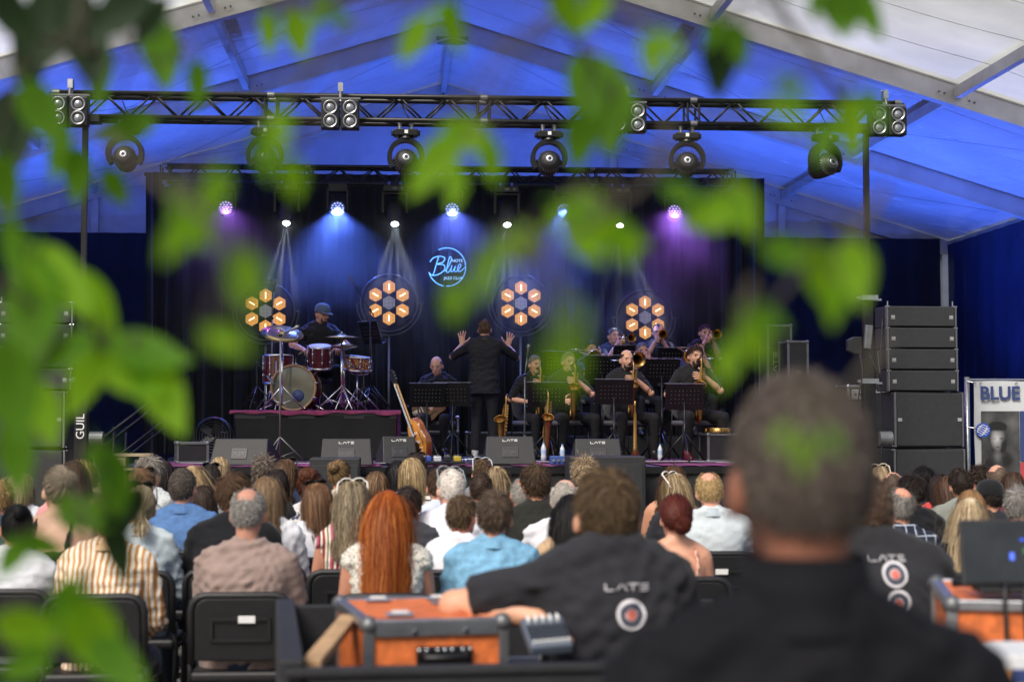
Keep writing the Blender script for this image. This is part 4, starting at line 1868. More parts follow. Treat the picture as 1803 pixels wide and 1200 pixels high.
def sax_parts(t, off=(0, 0, 0), big=1.0, mouth=(0, .135, 1.125), T=None):
    """conical body, bow and flared bell, neck, mouthpiece, keywork"""
    mo = V(mouth)
    n = 7
    b = big
    neck = [mo + V((0, .04, .0)), mo + V((0, .10, .03)), mo + V((.01, .155, .005)), mo + V((.012, .17, -.06))]
    body = [neck[-1], mo + V((.025, .17, -.25 * b)), mo + V((.05, .16, -.50 * b)), mo + V((.06, .165, -.57 * b)), mo + V((.065, .205, -.63 * b)), mo + V((.07, .25, -.58 * b)), mo + V((.075, .265, -.50 * b)), mo + V((.08, .285, -.36 * b)), mo + V((.082, .305, -.28 * b)), mo + V((.084, .315, -.262 * b))]
    rb = [.011, .017, .026, .028, .03, .032, .034, .043, .062, .072]
    mb = MB(T)
    mb.tube(bez(neck, n), lerp_r([.006, .008, .009, .011], n), 10)
    mb.build('neck_pipe', BRASS, t, True)
    MB(T).tube(bez(body, n), lerp_r(rb, n), 16, False).build('body_tube', BRASS, t, True)
    MB(T).tube([mo + V((0, -.03, -.005)), mo + V((0, .0, -.002)), mo + V((0, .05, .004))], [.006, .011, .012], 10).build('mouthpiece', BLKP, t, True)
    bl = bez(body[:3], 12)
    for k in range(3, 24, 2):
        p = bl[k]
        MB(T).cyl(p + V((-.02, .022, 0)), p + V((-.02, .034, 0)), .013 + .0002 * k, n=12).build('key_cup', BRASS, t)
    MB(T).cyl(bl[2] + V((.02, .02, 0)), bl[23] + V((.03, .02, 0)), .004, n=6).cyl(bl[5] + V((.03, 0, 0)), bl[23] + V((.035, .0, 0)), .004, n=6).build('key_rod', BRASS, t)
    # ring of the bell
    q = bez(body, n)
    d = (q[-1] - q[-3]).normalized()
    rot = d.to_track_quat('Z', 'Y').to_matrix().to_4x4()
    MB(T).lathe([(.068, -.002), (.075, 0), (.073, .004)], Matrix.Translation(q[-1]) @ rot, 22).build('bell_rim', BRASS, t, True)


BSHIRT = M('black_shirt', (.009, .009, .011), .85, 0, .2, 20, .004, 24, spec=.3, sheen=.1)
BTROU = M('black_trousers', (.006, .006, .008), .9, 0, .2, 20)
DRKC = M('dark_collar', (.018, .018, .022), .9)


def player(label, px, py, Y, zf, yaw, hair, hc, skin='#c08a70', arms=None, chair=None, head=(0, .1, 0), hh=None, collar=True, legpose=None, **k):
    p = W(px, py, Y)
    s = (p.z - zf) / 1.315
    s = max(.9, min(1.1, s))
    inf = person(label, (p.x, Y, zf), FLIP + yaw, True, s, face=True, vox=.0105, shirt=BSHIRT, legs=BTROU, hair=hair, hairc=hc, hairhi=hh, skin=skin,
                 arms=arms, head=head, sleeve='elbow', collar=DRKC if collar else None, group='musicians in black on the stage', legpose=legpose, **k)
    if chair:
        bchair(p.x - .0, Y, zf, FLIP + yaw, chair)
    return inf


saxarms = {-1: dict(h=(-.04, .27, .93), d=(.8, .3, .1), n=(0, 1, 0), curl=.7, pole=(-.8, -.2, -.6)), 1: dict(h=(.16, .26, .70), d=(-.8, .35, -.1), n=(0, 1, 0), curl=.7, pole=(.8, -.3, -.4))}
saxarms[-1]['n'] = (0, -1, 0)
saxarms[1]['n'] = (0, -1, 0)
LEGW = {-1: ((-.2, .42, .49), (-.22, .36, .10)), 1: ((.2, .42, .49), (.19, .33, .10))}
i1 = player('saxophonist in black shirt with bare shaven head, seated third in the front row', 1100, 612, 20.6, SZ, .25, Hs(.006, bald='top', n=500), '#3a2f28', '#d8a488', saxarms,
            'grey band chair under the bald saxophonist', legpose=LEGW)
beard(i1, '#2b211c', .8)
t = inst('saxophone', 'brass saxophone played by the shaven-headed player', 'saxophone', i1); sax_parts(t, big=.95)
i2 = player('bearded saxophonist in black shirt and dark red sneakers, rightmost in front', 1220, 604, 20.1, SZ, .18, Hs(.055, n=1000, wid=.006), '#2e221b', '#d8a488', saxarms,
            'grey band chair under the bearded saxophonist', hh='#5a4638', legpose=LEGW, shoes='#5c1620', head=(.1, .15, 0))
beard(i2, '#2a1e18', 1.2, 700)
t = inst('saxophone', 'brass tenor saxophone held by the bearded player at the right', 'saxophone', i2); sax_parts(t, big=1.08)
i3 = player('saxophonist in black shirt behind the green leaf veil, looking down', 997, 616, 21.0, SZ, .3, Hs(.02, n=800, wid=.006), '#8a7c6c', '#e2ae94', saxarms,
            'grey band chair under the saxophonist behind the leaf veil', hh='#c4b8a6', legpose=LEGW, head=(.1, .12, 0))
t = inst('saxophone', 'brass saxophone played behind the green leaf veil', 'saxophone', i3); sax_parts(t, big=1.0)
i4 = player('saxophonist in black mostly hidden behind the conductor and a microphone', 938, 622, 21.8, SZ, .3, Hs(.03, n=600, wid=.006), '#6d6258', '#d8a488', saxarms,
            'grey band chair just right of the conductor', head=(.2, .1, 0))
t = inst('saxophone', 'brass saxophone of the player half hidden by the conductor', 'saxophone', i4); sax_parts(t, big=1.0)


def trombone(info, label):
    t = inst('trombone', label, 'trombone', info)
    m = V((0, .135, 1.135))
    MB().tube([m + V((-.01, .03, 0)), m + V((-.01, .62, -.12))], .0075, 10).tube([m + V((.085, .03, 0)), m + V((.085, .62, -.12))], .0075, 10).build('inner_slide', CHROME, t, True)
    MB().tube([m + V((-.01, .3, -.055))] + [m + V((.0375 - .0475 * math.cos(a), .72 + .05 * math.sin(a), -.14)) for a in [PI * i / 8 for i in range(9)]] + [m + V((.085, .3, -.055))], .009, 10).build('outer_slide', CHROME, t, True)
    MB().cyl(m + V((-.01, .1, -.015)), m + V((.085, .1, -.015)), .007).cyl(m + V((-.01, .34, -.065)), m + V((.085, .34, -.065)), .007).build('brace', BRASS, t, True)
    q = [m + V((.085, .03, 0)), m + V((.09, -.18, .03)), m + V((.10, -.26, .04)), m + V((.15, -.30, .045)), m + V((.20, -.26, .04)), m + V((.20, -.1, .01)), m + V((.20, .15, -.04)), m + V((.20, .30, -.07)), m + V((.20, .38, -.088)), m + V((.20, .42, -.097))]
    MB().tube(bez(q, 7), lerp_r([.008, .008, .008, .009, .009, .011, .018, .035, .065, .105], 7), 20, False).build('bell', BRASS, t, True)
    d = V((0, .04, -.009)).normalized().to_track_quat('Z', 'Y').to_matrix().to_4x4()
    MB().lathe([(.1, -.003), (.108, 0), (.104, .005)], Matrix.Translation(q[-1]) @ d, 28).build('bell_rim', BRASS, t, True)
    MB().lathe([(.012, -.05), (.008, -.02), (.008, .05)], Matrix.Translation(m + V((-.01, .03, 0))) @ Matrix.Rotation(-PI / 2, 4, 'X'), 12).build('mouthpiece', CHROME, t, True)


def trumpet(info, label):
    t = inst('trumpet', label, 'trumpet', info)
    m = V((0, .135, 1.13))
    q = [m + V((0, .2, .005)), m + V((0, .36, .0)), m + V((0, .46, -.005)), m + V((0, .52, -.01)), m + V((0, .55, -.012))]
    MB().tube(bez(q, 6), lerp_r([.007, .011, .02, .04, .062], 6), 20, False).build('bell', BRASS, t, True)
    MB().tube([m + V((0, .0, 0)), m + V((0, .1, 0)), m + V((0, .44, -.05)), m + V((0, .46, -.075)), m + V((0, .44, -.1)), m + V((0, .24, -.1))], .0065, 8).tube([m + V((0, .2, .005)), m + V((0, .12, .0)), m + V((0, .09, -.05)), m + V((0, .12, -.09)), m + V((0, .24, -.1))], .0065, 8).build('tubing', BRASS, t, True)
    for k in range(3):
        MB().cyl(m + V((.006, .25 + .028 * k, -.13)), m + V((.006, .25 + .028 * k, .015)), .0115, n=12).cyl(m + V((.006, .25 + .028 * k, .015)), m + V((.006, .25 + .028 * k, .045)), .007, n=8).build('valve', BRASS, t, True)
    MB().lathe([(.012, -.03), (.006, 0), (.006, .06)], Matrix.Translation(m) @ Matrix.Rotation(-PI / 2, 4, 'X'), 12).build('mouthpiece', CHROME, t, True)


tbarms = {-1: dict(h=(-.05, .22, 1.08), d=(.5, .5, .3), n=(0, -1, 0), curl=.8, pole=(-.45, -.1, -1)), 1: dict(h=(.10, .42, 1.03), d=(-.3, .8, .2), n=(-.6, -.6, 0), curl=.9, pole=(.5, 0, -1))}
tparms = {-1: dict(h=(-.05, .30, 1.03), d=(.5, .6, .2), n=(.6, -.6, 0), curl=.8, pole=(-.45, -.1, -1)), 1: dict(h=(.06, .30, 1.04), d=(-.4, .7, .3), n=(-.6, -.6, 0), curl=.8, pole=(.5, 0, -1))}
j = player('trombonist in black seated left in the second row', 1037, 597, 22.35, Z1, .35, Hs(.05, n=900, wid=.005, fluff=.15), '#2d241e', '#cf9a80', tbarms, 'band chair of the left trombonist', head=(.0, .05, 0))
trombone(j, 'trombone of the left player in the second row')
j = player('trombonist in black with glasses seated in the middle of the second row', 1128, 600, 22.3, Z1, .15, Hs(.035, n=700, wid=.006), '#5d554e', '#cf9a80', tbarms, 'band chair of the trombonist with glasses', hh='#9a928a', head=(.05, .1, 0))
glasses(j)
trombone(j, 'trombone of the player with glasses')
j = player('trombonist in black lit violet, head bowed, right in the second row', 1223, 593, 22.2, Z1, .1, Hs(.04, n=700, wid=.006), '#1f1614', '#cf9a80', tbarms, 'band chair of the violet-lit trombonist', head=(.1, .3, 0))
trombone(j, 'trombone of the violet-lit player at the right')
j = player('trumpeter in black seated left in the rearmost row', 1077, 574, 23.35, Z2, .3, Hs(.05, n=900, wid=.005, fluff=.15), '#2a221e', '#cf9a80', tparms, 'band chair of the left trumpeter', head=(.1, .05, 0))
trumpet(j, 'trumpet of the left player in the rearmost row')
j = player('trumpeter in black with glasses in the rearmost row before the hexagon lamp', 1158, 567, 23.3, Z2, -.05, Hs(.02, bald='temples', n=600, wid=.006), '#4f4742', '#cf9a80', tparms, 'band chair of the trumpeter with glasses', head=(0, .12, 0))
glasses(j)
trumpet(j, 'trumpet pointing at the audience before the hexagon lamp')
j = player('trumpeter in black seated rightmost in the rearmost row', 1238, 567, 23.3, Z2, .1, Hs(.05, n=900, wid=.005, fluff=.15), '#33211f', '#cf9a80', tparms, 'band chair of the rightmost trumpeter', head=(.1, .2, 0))
trumpet(j, 'trumpet of the rightmost player in the rearmost row')

# ---- guitarist
garms = {-1: dict(h=(-.30, .26, .80), d=(-.4, .5, .2), n=(.5, -.6, .2), curl=.9, pole=(-.6, -.3, -.8)), 1: dict(h=(.10, .27, .66), d=(-.6, .2, -.5), n=(0, -1, 0), curl=.6, pole=(.9, -.2, -.2))}
g = player('bald guitarist in black shirt looking down, seated left of the conductor', 771, 622, 22.3, SZ, -.15, Hs(.005, bald='top', n=300), '#5a4b42', '#d8a488', garms, 'band chair under the seated guitarist', head=(-.1, .4, 0))


def guitar_body(t, T, edge, top):
    def out(k=1.0):
        pts = []
        for i in range(40):
            a = 2 * PI * i / 40
            z = -math.cos(a)              # -1 bottom .. 1 top
            wd = .20 * math.sin(a)
            ww = 1.0 - .20 * math.exp(-((z - .15) / .3) ** 2) - .18 * max(0, z)
            pts.append((wd * ww * k, z * .24 * k))
        return pts
    MB(T).prism(out(), -.035, .035).build('body', edge, t, 'auto', .006)
    o2 = [(x * .93, z * .95) for x, z in out()]
    MB(T).prism(o2, -.039, -.033).build('top_plate', top, t)
    MB(T).box((0, -.045, .42), (.045, .022, .5)).build('neck', M('maple_neck', (.42, .24, .10), .35, 0, .15, 20), t)
    MB(T).box((0, -.058, .36), (.046, .006, .58)).build('fingerboard', M('rosewood', (.05, .028, .018), .5, 0, .2, 30), t)
    MB(T).prism([(-.03, .66), (-.042, .70), (-.038, .82), (0, .84), (.038, .82), (.042, .70), (.03, .66)], -.055, -.038).build('headstock', BLK, t)
    mb = MB(T)
    for k in range(3):
        for sg in (-1, 1):
            mb.cyl((sg * .04, -.046, .71 + .038 * k), (sg * .062, -.046, .71 + .038 * k), .007, n=8)
    mb.build('tuners', CHROME, t)
    mb = MB(T)
    for k in range(6):
        mb.cyl((-.018 + .0072 * k, -.066, -.12), (-.016 + .0064 * k, -.064, .67), .0009, n=4)
    mb.build('strings', CHROME, t)
    MB(T).box((0, -.048, .06), (.07, .02, .035)).box((0, -.048, -.04), (.07, .02, .035)).build('pickup', CHROME, t, bevel=.004)
    MB(T).box((0, -.05, -.11), (.08, .02, .014)).box((0, -.046, -.19), (.05, .01, .1)).build('bridge', CHROME, t)
    for sg in (-1, 1):
        MB(T).tube(bez([(sg * .11, -.0405, .05), (sg * .10, -.0405, .0), (sg * .115, -.0405, -.06), (sg * .105, -.0405, -.1)], 5), .005, 6).build('sound_hole', BLK, t)


SUNB = M('sunburst_edge', (.20, .06, .015), .2, 0, .3, 4, coat=.8)
SUNT = M('sunburst_top', (.62, .26, .05), .2, 0, .35, 5, coat=.8)
gt = inst('guitar', 'hollow-body guitar held by the seated guitarist', 'guitar', g)
guitar_body(gt, Matrix.Translation((.06, .26, .66)) @ Matrix.Rotation(PI, 4, 'Z') @ Matrix.Rotation(R(62), 4, 'Y') @ Matrix.Rotation(R(0), 4, 'X'), SUNB, M('walnut_top', (.16, .08, .04), .25, 0, .3, 5, coat=.6))
# the guitar on its stand at the stage edge
top_, bot = W(698, 660, 18.75), W(752, 797, 18.5)
gl = thing('guitar', 'amber sunburst guitar leaning on a stand at the stage edge', 'guitar', (bot.x, 18.5, SZ), 0)
ax = (V((top_.x - bot.x, .25, top_.z - SZ - .06))).normalized()
q = ax.to_track_quat('Z', 'Y').to_matrix().to_4x4()
guitar_body(gl, Matrix.Translation((0, 0, .06)) @ q @ Matrix.Rotation(R(62), 4, 'Z') @ Matrix.Translation((0, 0, .24)), SUNB, SUNT)
gs = thing('guitar_stand', 'black folding stand under the leaning guitar', 'stand', (bot.x, 18.55, SZ), 0)
MB().tube([(-.16, -.14, .01), (-.05, .05, .3), (-.1, .1, .62)], .01, 8).build('leg', BLKM, gs, True)
MB().tube([(.16, -.14, .01), (.02, .05, .3)], .01, 8).build('leg', BLKM, gs, True)
MB().tube([(.0, .3, .01), (-.02, .08, .3)], .01, 8).build('leg', BLKM, gs, True)
MB().tube([(-.06, -.1, .1), (-.03, .03, .06), (.1, .03, .06), (.12, -.1, .1)], .01, 8).build('cradle', BLKM, gs, True)

# ---- conductor, seen from behind with both hands raised
cp = WX(853, 21.6, SZ)
carms = {-1: dict(h=(-.285, .30, .42 + 1.0), d=(-.05, .12, 1), n=(.25, 1, -.1), curl=.12, spread=.9, pole=(-.8, -.25, -.8)),
         1: dict(h=(.285, .30, .42 + .985), d=(.28, .12, 1), n=(-.25, 1, -.1), curl=.12, spread=.9, pole=(.8, -.25, -.8))}
cond = person('conductor in long black shirt with both hands raised, back to the audience', cp, R(-4), False, 1.03, w=1.08, bulk=1.05, lean=.02, head=(-.12, .05, 0), skin='#d3a088',
              shirt=M('conductor_shirt', (.016, .016, .02), .85, 0, .15, 20, .005, 22, spec=.3), sleeve='elbow', collar=M('conductor_collar', (.03, .03, .036), .85), legs=M('conductor_trousers', (.01, .01, .014), .9, 0, .2, 20, .004, 22), hair=Hs(.03, n=1300, wid=.006), hairc='#5a4634', hairhi='#8f7660', arms=carms,
              vox=.0085, face=True, fold=.008, hem=.79, group='musicians in black on the stage', shoes='#c9c9c9')

# ---- drummer
dp = W(563, 528, 22.55)
ds = (dp.z - (SZ + RZ)) / 1.335
darms = {-1: dict(h=(-.16, .40, .74), d=(.3, .9, -.2), n=(0, -.3, -1), curl=.9, pole=(-.9, -.2, -.4)), 1: dict(h=(.26, .36, .72), d=(-.2, .9, -.2), n=(0, -.3, -1), curl=.9, pole=(.9, -.2, -.4))}
dr = person('drummer in black t-shirt, cap, glasses and gold chain behind the kit', (dp.x, 22.55, SZ + RZ), FLIP + .25, True, ds, face=True, vox=.0105, shirt=BSHIRT, legs=BTROU, hair=Hs(.02, n=600, wid=.006),
            hairc='#4a382c', skin='#c9967e', arms=darms, head=(.45, .22, 0), group='musicians in black on the stage')
cap_hat(dr, '#54637a', 0)
glasses(dr)
beard(dr, '#4d382b', .5, 300)
MB().tube(bez([(-.075, .075, 1.03), (-.05, .115, .95), (0, .135, .91), (.05, .115, .95), (.075, .075, 1.03)], 6), .005, 6).build('gold_chain', M('gold', (.8, .5, .14), .25, 1), dr['root'], True)
for sg in (-1, 1):
    Hd = dr['hand%d' % sg]
    st = thing('drumstick', 'drumstick in the drummer\'s %s hand' % ('left' if sg < 0 else 'right'), 'drumstick', dr['root'].location, dr['root'].rotation_euler.z)
    st.scale = dr['root'].scale
    a_ = Hd + V((0, .06, -.02))
    MB().tube([a_ + V((sg * .05, -.1, -.03)), a_ + V((-sg * .06, .24, .06)), a_ + V((-sg * .065, .26, .065))], [.008, .006, .004], 7, True, True).build('stick', M('hickory', (.5, .34, .18), .5), st, True)
dth = thing('drum_throne', 'round black drum stool under the drummer', 'stool', (dp.x, 22.55, SZ + RZ))
MB().lathe([(0, .36), (.15, .36), (.17, .39), (.165, .43), (.1, .445), (0, .445)], None, 24).build('seat', BLKP, dth, True)
mb = MB(); stand3(mb, 0, 0, 0, .38, .015, .25); mb.build('tripod', CHROME, dth, True)


# ---- hexagon lamps
HEXL = M('hex_glow', (.2, .08, .02), .4, emit=(1.0, .38, .08), es=1.7)
FILA = M('filament', (1, .8, .4), .3, emit=(1.0, .78, .42), es=5)


def honey(name, on):
    if name in _mc:
        return _mc[name]
    m = bpy.data.materials.new(name)
    m.use_nodes = True
    nt = m.node_tree
    b = nt.nodes['Principled BSDF']
    tc = N(nt, 'ShaderNodeTexCoord')
    vo = N(nt, 'ShaderNodeTexVoronoi')
    vo.inputs['Scale'].default_value = 55
    vo.inputs['Randomness'].default_value = .0
    nt.links.new(tc.outputs['Object'], vo.inputs[0])
    mr = N(nt, 'ShaderNodeMapRange')
    mr.inputs[1].default_value = .35
    mr.inputs[2].default_value = .55
    mr.inputs[3].default_value = 1
    mr.inputs[4].default_value = .12
    nt.links.new(vo.outputs[0], mr.inputs[0])
    if on:
        b.inputs['Base Color'].default_value = (.25, .1, .03, 1)
        b.inputs['Emission Color'].default_value = (1, .46, .10, 1)
        ml = N(nt, 'ShaderNodeMath', operation='MULTIPLY')
        ml.inputs[1].default_value = .8
        nt.links.new(mr.outputs[0], ml.inputs[0])
        nt.links.new(ml.outputs[0], b.inputs['Emission Strength'])
    else:
        mx_ = N(nt, 'ShaderNodeMix', data_type='RGBA')
        mx_.inputs[6].default_value = (.05, .05, .055, 1)
        mx_.inputs[7].default_value = (.75, .74, .72, 1)
        nt.links.new(mr.outputs[0], mx_.inputs[0])
        nt.links.new(mx_.outputs[2], b.inputs['Base Color'])
        b.inputs['Roughness'].default_value = .35
    _mc[name] = m
    return m


def hexlamp(label, px, py, Y, zf):
    p = W(px, py, Y)
    t = thing('hexagon_lamp', label, 'stage lamp', (p.x, Y, zf), 0, 'ring lamps with seven hexagons')
    h = p.z - zf
    T0 = Matrix.Translation((0, 0, h)) @ Matrix.Rotation(PI / 2, 4, 'X')
    MB().lathe([(.385, -.02), (.405, -.02), (.405, .02), (.385, .02), (.385, -.02)], T0, 56).build('ring', M('ring_grey', (.06, .06, .065), .4, .5), t, True)
    MB().lathe([(0, -.045), (.34, -.04), (.36, -.01), (.34, .0), (0, .0)], T0, 40).build('disc', M('lamp_black', (.008, .008, .01), .6), t, 'auto')
    mb = MB()
    for k in range(15):
        pass
    arc = [V((math.cos(a) * .45, -.0, h + math.sin(a) * .45)) for a in [R(-180) + R(180) * i / 24 for i in range(25)]]
    MB().tube(arc, .011, 8).cyl((-.47, 0, h), (-.38, 0, h), .014).cyl((.38, 0, h), (.47, 0, h), .014).build('yoke', M('ring_grey', None), t, True)
    mb = MB()
    stand3(mb, 0, .03, 0, h - .44, .017, .42)
    mb.build('stand', GREYM, t, True)

    def hexa(cx, cz, r, on, ang):
        hx = [(cx + r * math.cos(PI / 6 + k * PI / 3), h + cz + r * math.sin(PI / 6 + k * PI / 3)) for k in range(6)]
        ho = [(cx + (r + .014) * math.cos(PI / 6 + k * PI / 3), h + cz + (r + .014) * math.sin(PI / 6 + k * PI / 3)) for k in range(6)]
        cell = MB().prism(ho, -.045, .0).build('hexagon_cell', BLKM, t)
        MB().prism(hx, -.05, -.04).build('reflector', honey('honey_on' if on else 'honey_off', on), cell)
        if on:
            dx_, dz_ = math.cos(ang) * .042, math.sin(ang) * .042
            MB().cyl((cx - dx_, -.055, h + cz - dz_), (cx + dx_, -.055, h + cz + dz_), .0042, n=8).build('filament', FILA, cell, True)
        else:
            pass
    for k in range(6):
        a = R(90) + k * PI / 3
        hexa(math.cos(a) * .215, math.sin(a) * .215, .097, True, a)
    hexa(0, 0, .097, False, 0)


hexlamp('ring lamp with amber hexagons behind the large cymbal at left', 468, 548, 23.5, SZ)
hexlamp('ring lamp with amber hexagons right of the drummer', 685, 533, 23.5, SZ)
hexlamp('ring lamp with amber hexagons above the conductor', 917, 534, 23.5, SZ)
hexlamp('ring lamp with amber hexagons behind the brass players', 1135, 559, 24.0, SZ)

# ---- neon sign
NEON = M('blue_neon', (.4, .7, 1), .3, emit=(.10, .36, 1.0), es=1.5)
NEONW = M('pale_neon', (.7, .9, 1), .3, emit=(.3, .6, 1.0), es=1.1)
np_ = W(787, 470, 24.4)
ne = thing('neon_sign', 'blue neon club sign with script lettering on the backdrop', 'sign', (np_.x, 24.4, np_.z), 0)
k_ = 24.4 / FPX


def nz(pts, r=.008, mat=NEON, nm='neon_tube', n=6):
    P = [((x - 787) * k_, 0, (470 - y) * k_) for x, y in pts]
    return MB().tube(bez(P, n), r, 6).build(nm, mat, ne, True)


arc1 = [(787 + 33 * math.cos(R(a)), 470 - 34 * math.sin(R(a))) for a in range(-95, 75, 8)]
arc1 = [(787 + 33 * math.cos(R(a)), 470 - 34 * math.sin(R(a))) for a in range(5, 118, 8)]
arc2 = [(787 + 33 * math.cos(R(a)), 470 - 34 * math.sin(R(a))) for a in range(196, 262, 8)]
arc3 = [(787 + 33 * math.cos(R(a)), 470 - 34 * math.sin(R(a))) for a in range(-92, 5, 8)]
nz(arc1, n=3); nz(arc2, n=3); nz(arc3, n=3)
# the script word: B, l, u, e in one hand
nz([(772, 453), (768, 466), (764, 480), (762, 484)])
nz([(757, 461), (763, 454), (775, 451), (783, 454), (780, 461), (770, 465), (781, 466), (783, 474), (774, 482), (762, 485), (755, 480)])
nz([(783, 478), (790, 468), (795, 456), (792, 452), (789, 462), (786, 477), (790, 479), (794, 473), (796, 467), (794, 476), (797, 478), (802, 468), (800, 476), (803, 478), (808, 473), (812, 467), (809, 465), (806, 472), (808, 478), (814, 475), (820, 469)], .007)
for s_, x, y, sz in (('NOTE', 805, 459, .058), ('JAZZ CLUB', 798, 490, .054)):
    me = text_mesh(s_, sz, .004, .0008)
    put('lettering', me, NEONW, ne, loc=((x - 787) * k_, -.01, (470 - y) * k_), rot=(PI / 2, 0, 0))
MB().cyl((0, .02, .28), (0, .02, .62), .003, n=4).cyl((-.2, .02, .1), (-.2, .02, .62), .003, n=4).build('hanging_wire', GREYM, ne)
MB().lathe([(.262, .0), (.278, .0), (.278, .02), (.262, .02)], Matrix.Translation((0, .03, 0)) @ Matrix.Rotation(PI / 2, 4, 'X'), 40).build('back_frame', BLKM, ne)


# ---- floor monitors: seen from behind, sloping to the band
def wedge(px, pytop, pw, Y, label, logo=True, rz=0.0):
    x = W(px, 745, Y).x
    wv = pw / FPX * Y
    t = thing('floor_monitor', label, 'speaker', (x, Y, SZ + .012), rz, 'black wedge monitors on the stage')
    h = W(px, pytop, Y).z - SZ - .012
    pr = [(0, 0), (.42, 0), (.34, .06), (.09, h), (.06, h)]
    pr = [(-.02, .0), (.46, .0), (.46, .10), (.16, h), (.10, h)]
    mb = MB()
    n = len(pr)
    vs = []
    for sg, f in ((-1, .5), (1, .5)):
        for (y, z) in pr:
            ww = wv * (f - .04 * (z / h))
            vs.append((sg * ww, y, z))
    fs = [tuple(range(n))[::-1], tuple(range(n, 2 * n))] + [(i, (i + 1) % n, n + (i + 1) % n, n + i) for i in range(n)]
    mb.add(vs, fs)
    mb.build('cabinet', M('speaker_paint', (.013, .0135, .015), .6, 0, .2, 30, .002, 260), t, bevel=.012)
    sl = math.atan2(.12, h)
    T = Matrix.Translation((0, .04, h / 2)) @ Matrix.Rotation(-sl, 4, 'X')
    mb = MB(T)
    mb.box((0, -.004, -.02), (.17, .008, .12)).box((0, -.007, .02), (.15, .006, .012)).box((0, -.007, -.06), (.15, .006, .012)).box((-.04, -.007, -.02), (.05, .006, .05)).box((.04, -.007, -.02), (.05, .006, .05))
    mb.build('connector_plate', M('plate_black', (.022, .022, .025), .5), t, bevel=.003)
    MB(Matrix.Translation((0, .31, h * .55)) @ Matrix.Rotation(math.atan2(.30, h - .1), 4, 'X')).box((0, .012, 0), (wv * .86, .01, h * .9)).build('grille', BLKP, t)
    if logo:
        l = late(.155)
        l.T = None
        o = l.build('logo', WHITEP, t)
        o.matrix_local = T @ Matrix.Translation((0.0, -.004, h / 2 - .035))
    return t


wedge(420, 772, 105, 17.9, 'floor monitor without lettering below the drum riser', False, R(-14))
wedge(610, 772, 92, 17.75, 'lettered floor monitor left of centre below the drums')
wedge(705, 768, 62, 18.3, 'narrow lettered floor monitor behind the leaning guitar', True, R(10))
wedge(899, 768, 90, 18.0, 'lettered floor monitor right of the conductor, veiled by a blur')
wedge(1054, 772, 86, 17.8, 'lettered floor monitor in front of the saxophones')


def subbox(px0, px1, py, Y, z0, label):
    a, b = W(px0, py, Y), W(px1, py, Y)
    t = thing('subwoofer', label, 'speaker', ((a.x + b.x) / 2, Y, z0))
    wv, h = b.x - a.x, a.z - z0
    MB().box((0, .25, h / 2), (wv, .5, h)).build('cabinet', M('speaker_paint', None), t, bevel=.012)
    MB().box((0, -.006, h / 2), (wv * .92, .012, h * .88)).build('grille', M('sub_grille', (.025, .026, .028), .5, .3, .1, 30, .003, 400), t, bevel=.004)
    return t


subbox(1003, 1137, 803, 16.7, 0, 'black subwoofer before the stage under the right floor monitor')
subbox(545, 634, 806, 16.7, 0, 'black subwoofer before the stage under the lettered left monitor')


# ---- main speaker stacks
def stack(px, Y, side, mir=1):
    lr = 'right' if side > 0 else 'left'
    GR = M('array_grille', (.028, .029, .031), .5, .2, .12, 20, .003, 500)
    x = W(px, 745, Y).x
    wv = .76
    z = 0
    for k, (h, wd, nm) in enumerate(((.62, .78, 'bottom'), (.62, .78, 'middle'), (.60, .77, 'top'))):
        t = thing('subwoofer', '%s black bass speaker of the %s-hand stack' % (nm, lr), 'speaker', (x + .06 * mir, Y, z), R(2) * k * mir)
        MB().box((0, .38, h / 2), (wd, .72, h - .008)).build('cabinet', M('speaker_paint', None), t, bevel=.012)
        g_ = MB().box((0, .005, h / 2), (wd * .93, .03, h * .93)).build('grille', GR, t, bevel=.008)
        for sg in (-1, 1):
            MB().box((sg * wd * .43, -.012, h * .5), (.045, .006, .035)).build('badge', M('badge_grey', (.3, .3, .3), .5), g_)
            MB().box((sg * wd * .485, .03, h / 2), (.02, .05, h * .96)).build('edge_rail', GREYM, t)
            for zz in (.02, h - .02):
                MB().cyl((sg * (wd * .5 + .012), .05, zz), (sg * (wd * .5 - .02), .05, zz), .009, n=8).build('latch', STEEL, t)
        z += h
    for k in range(4):
        h = .228
        t = thing('line_array_speaker', '%s flat array speaker of the %s-hand stack' % (('lowest', 'second lowest', 'second highest', 'topmost')[k], lr), 'speaker', (x, Y + .012 * k, z), R(2) * mir)
        MB().box((0, .22, h / 2), (wv, .4, h - .008)).build('cabinet', M('speaker_paint', None), t, bevel=.01)
        g_ = MB().box((0, .005, h / 2), (wv * .95, .03, h * .92)).build('grille', GR, t, bevel=.008)
        for sg in (-1, 1):
            MB().box((sg * wv * .42, -.012, h * .48), (.04, .006, .03)).box((sg * wv * .42, -.012, h * .38), (.045, .004, .006)).build('badge', M('badge_grey', None), g_)
            MB().box((sg * wv * .493, .03, h / 2), (.018, .06, h * .98)).build('rigging_rail', GREYM, t)
            MB().cyl((sg * (wv * .5 + .014), .02, h - .01), (sg * (wv * .5 - .03), .02, h - .01), .010, n=8).build('pin', STEEL, t)
        z += h
    MB().tube(bez([(-mir * wv * .52, .1, .1), (-mir * wv * .58, .05, -.4), (-mir * wv * .55, .08, -1.0), (-mir * wv * .6, .05, -1.8)], 6), .009, 6).build('cable', BLKP, t, True)
    for sg in (-1, 1):
        MB().cyl((sg * wv * .47, .05, h), (sg * wv * .47, .05, h + .05), .007).build('pin', STEEL, t)


stack(1627, 17.75, 1)
stack(58, 17.75, -1, -1)

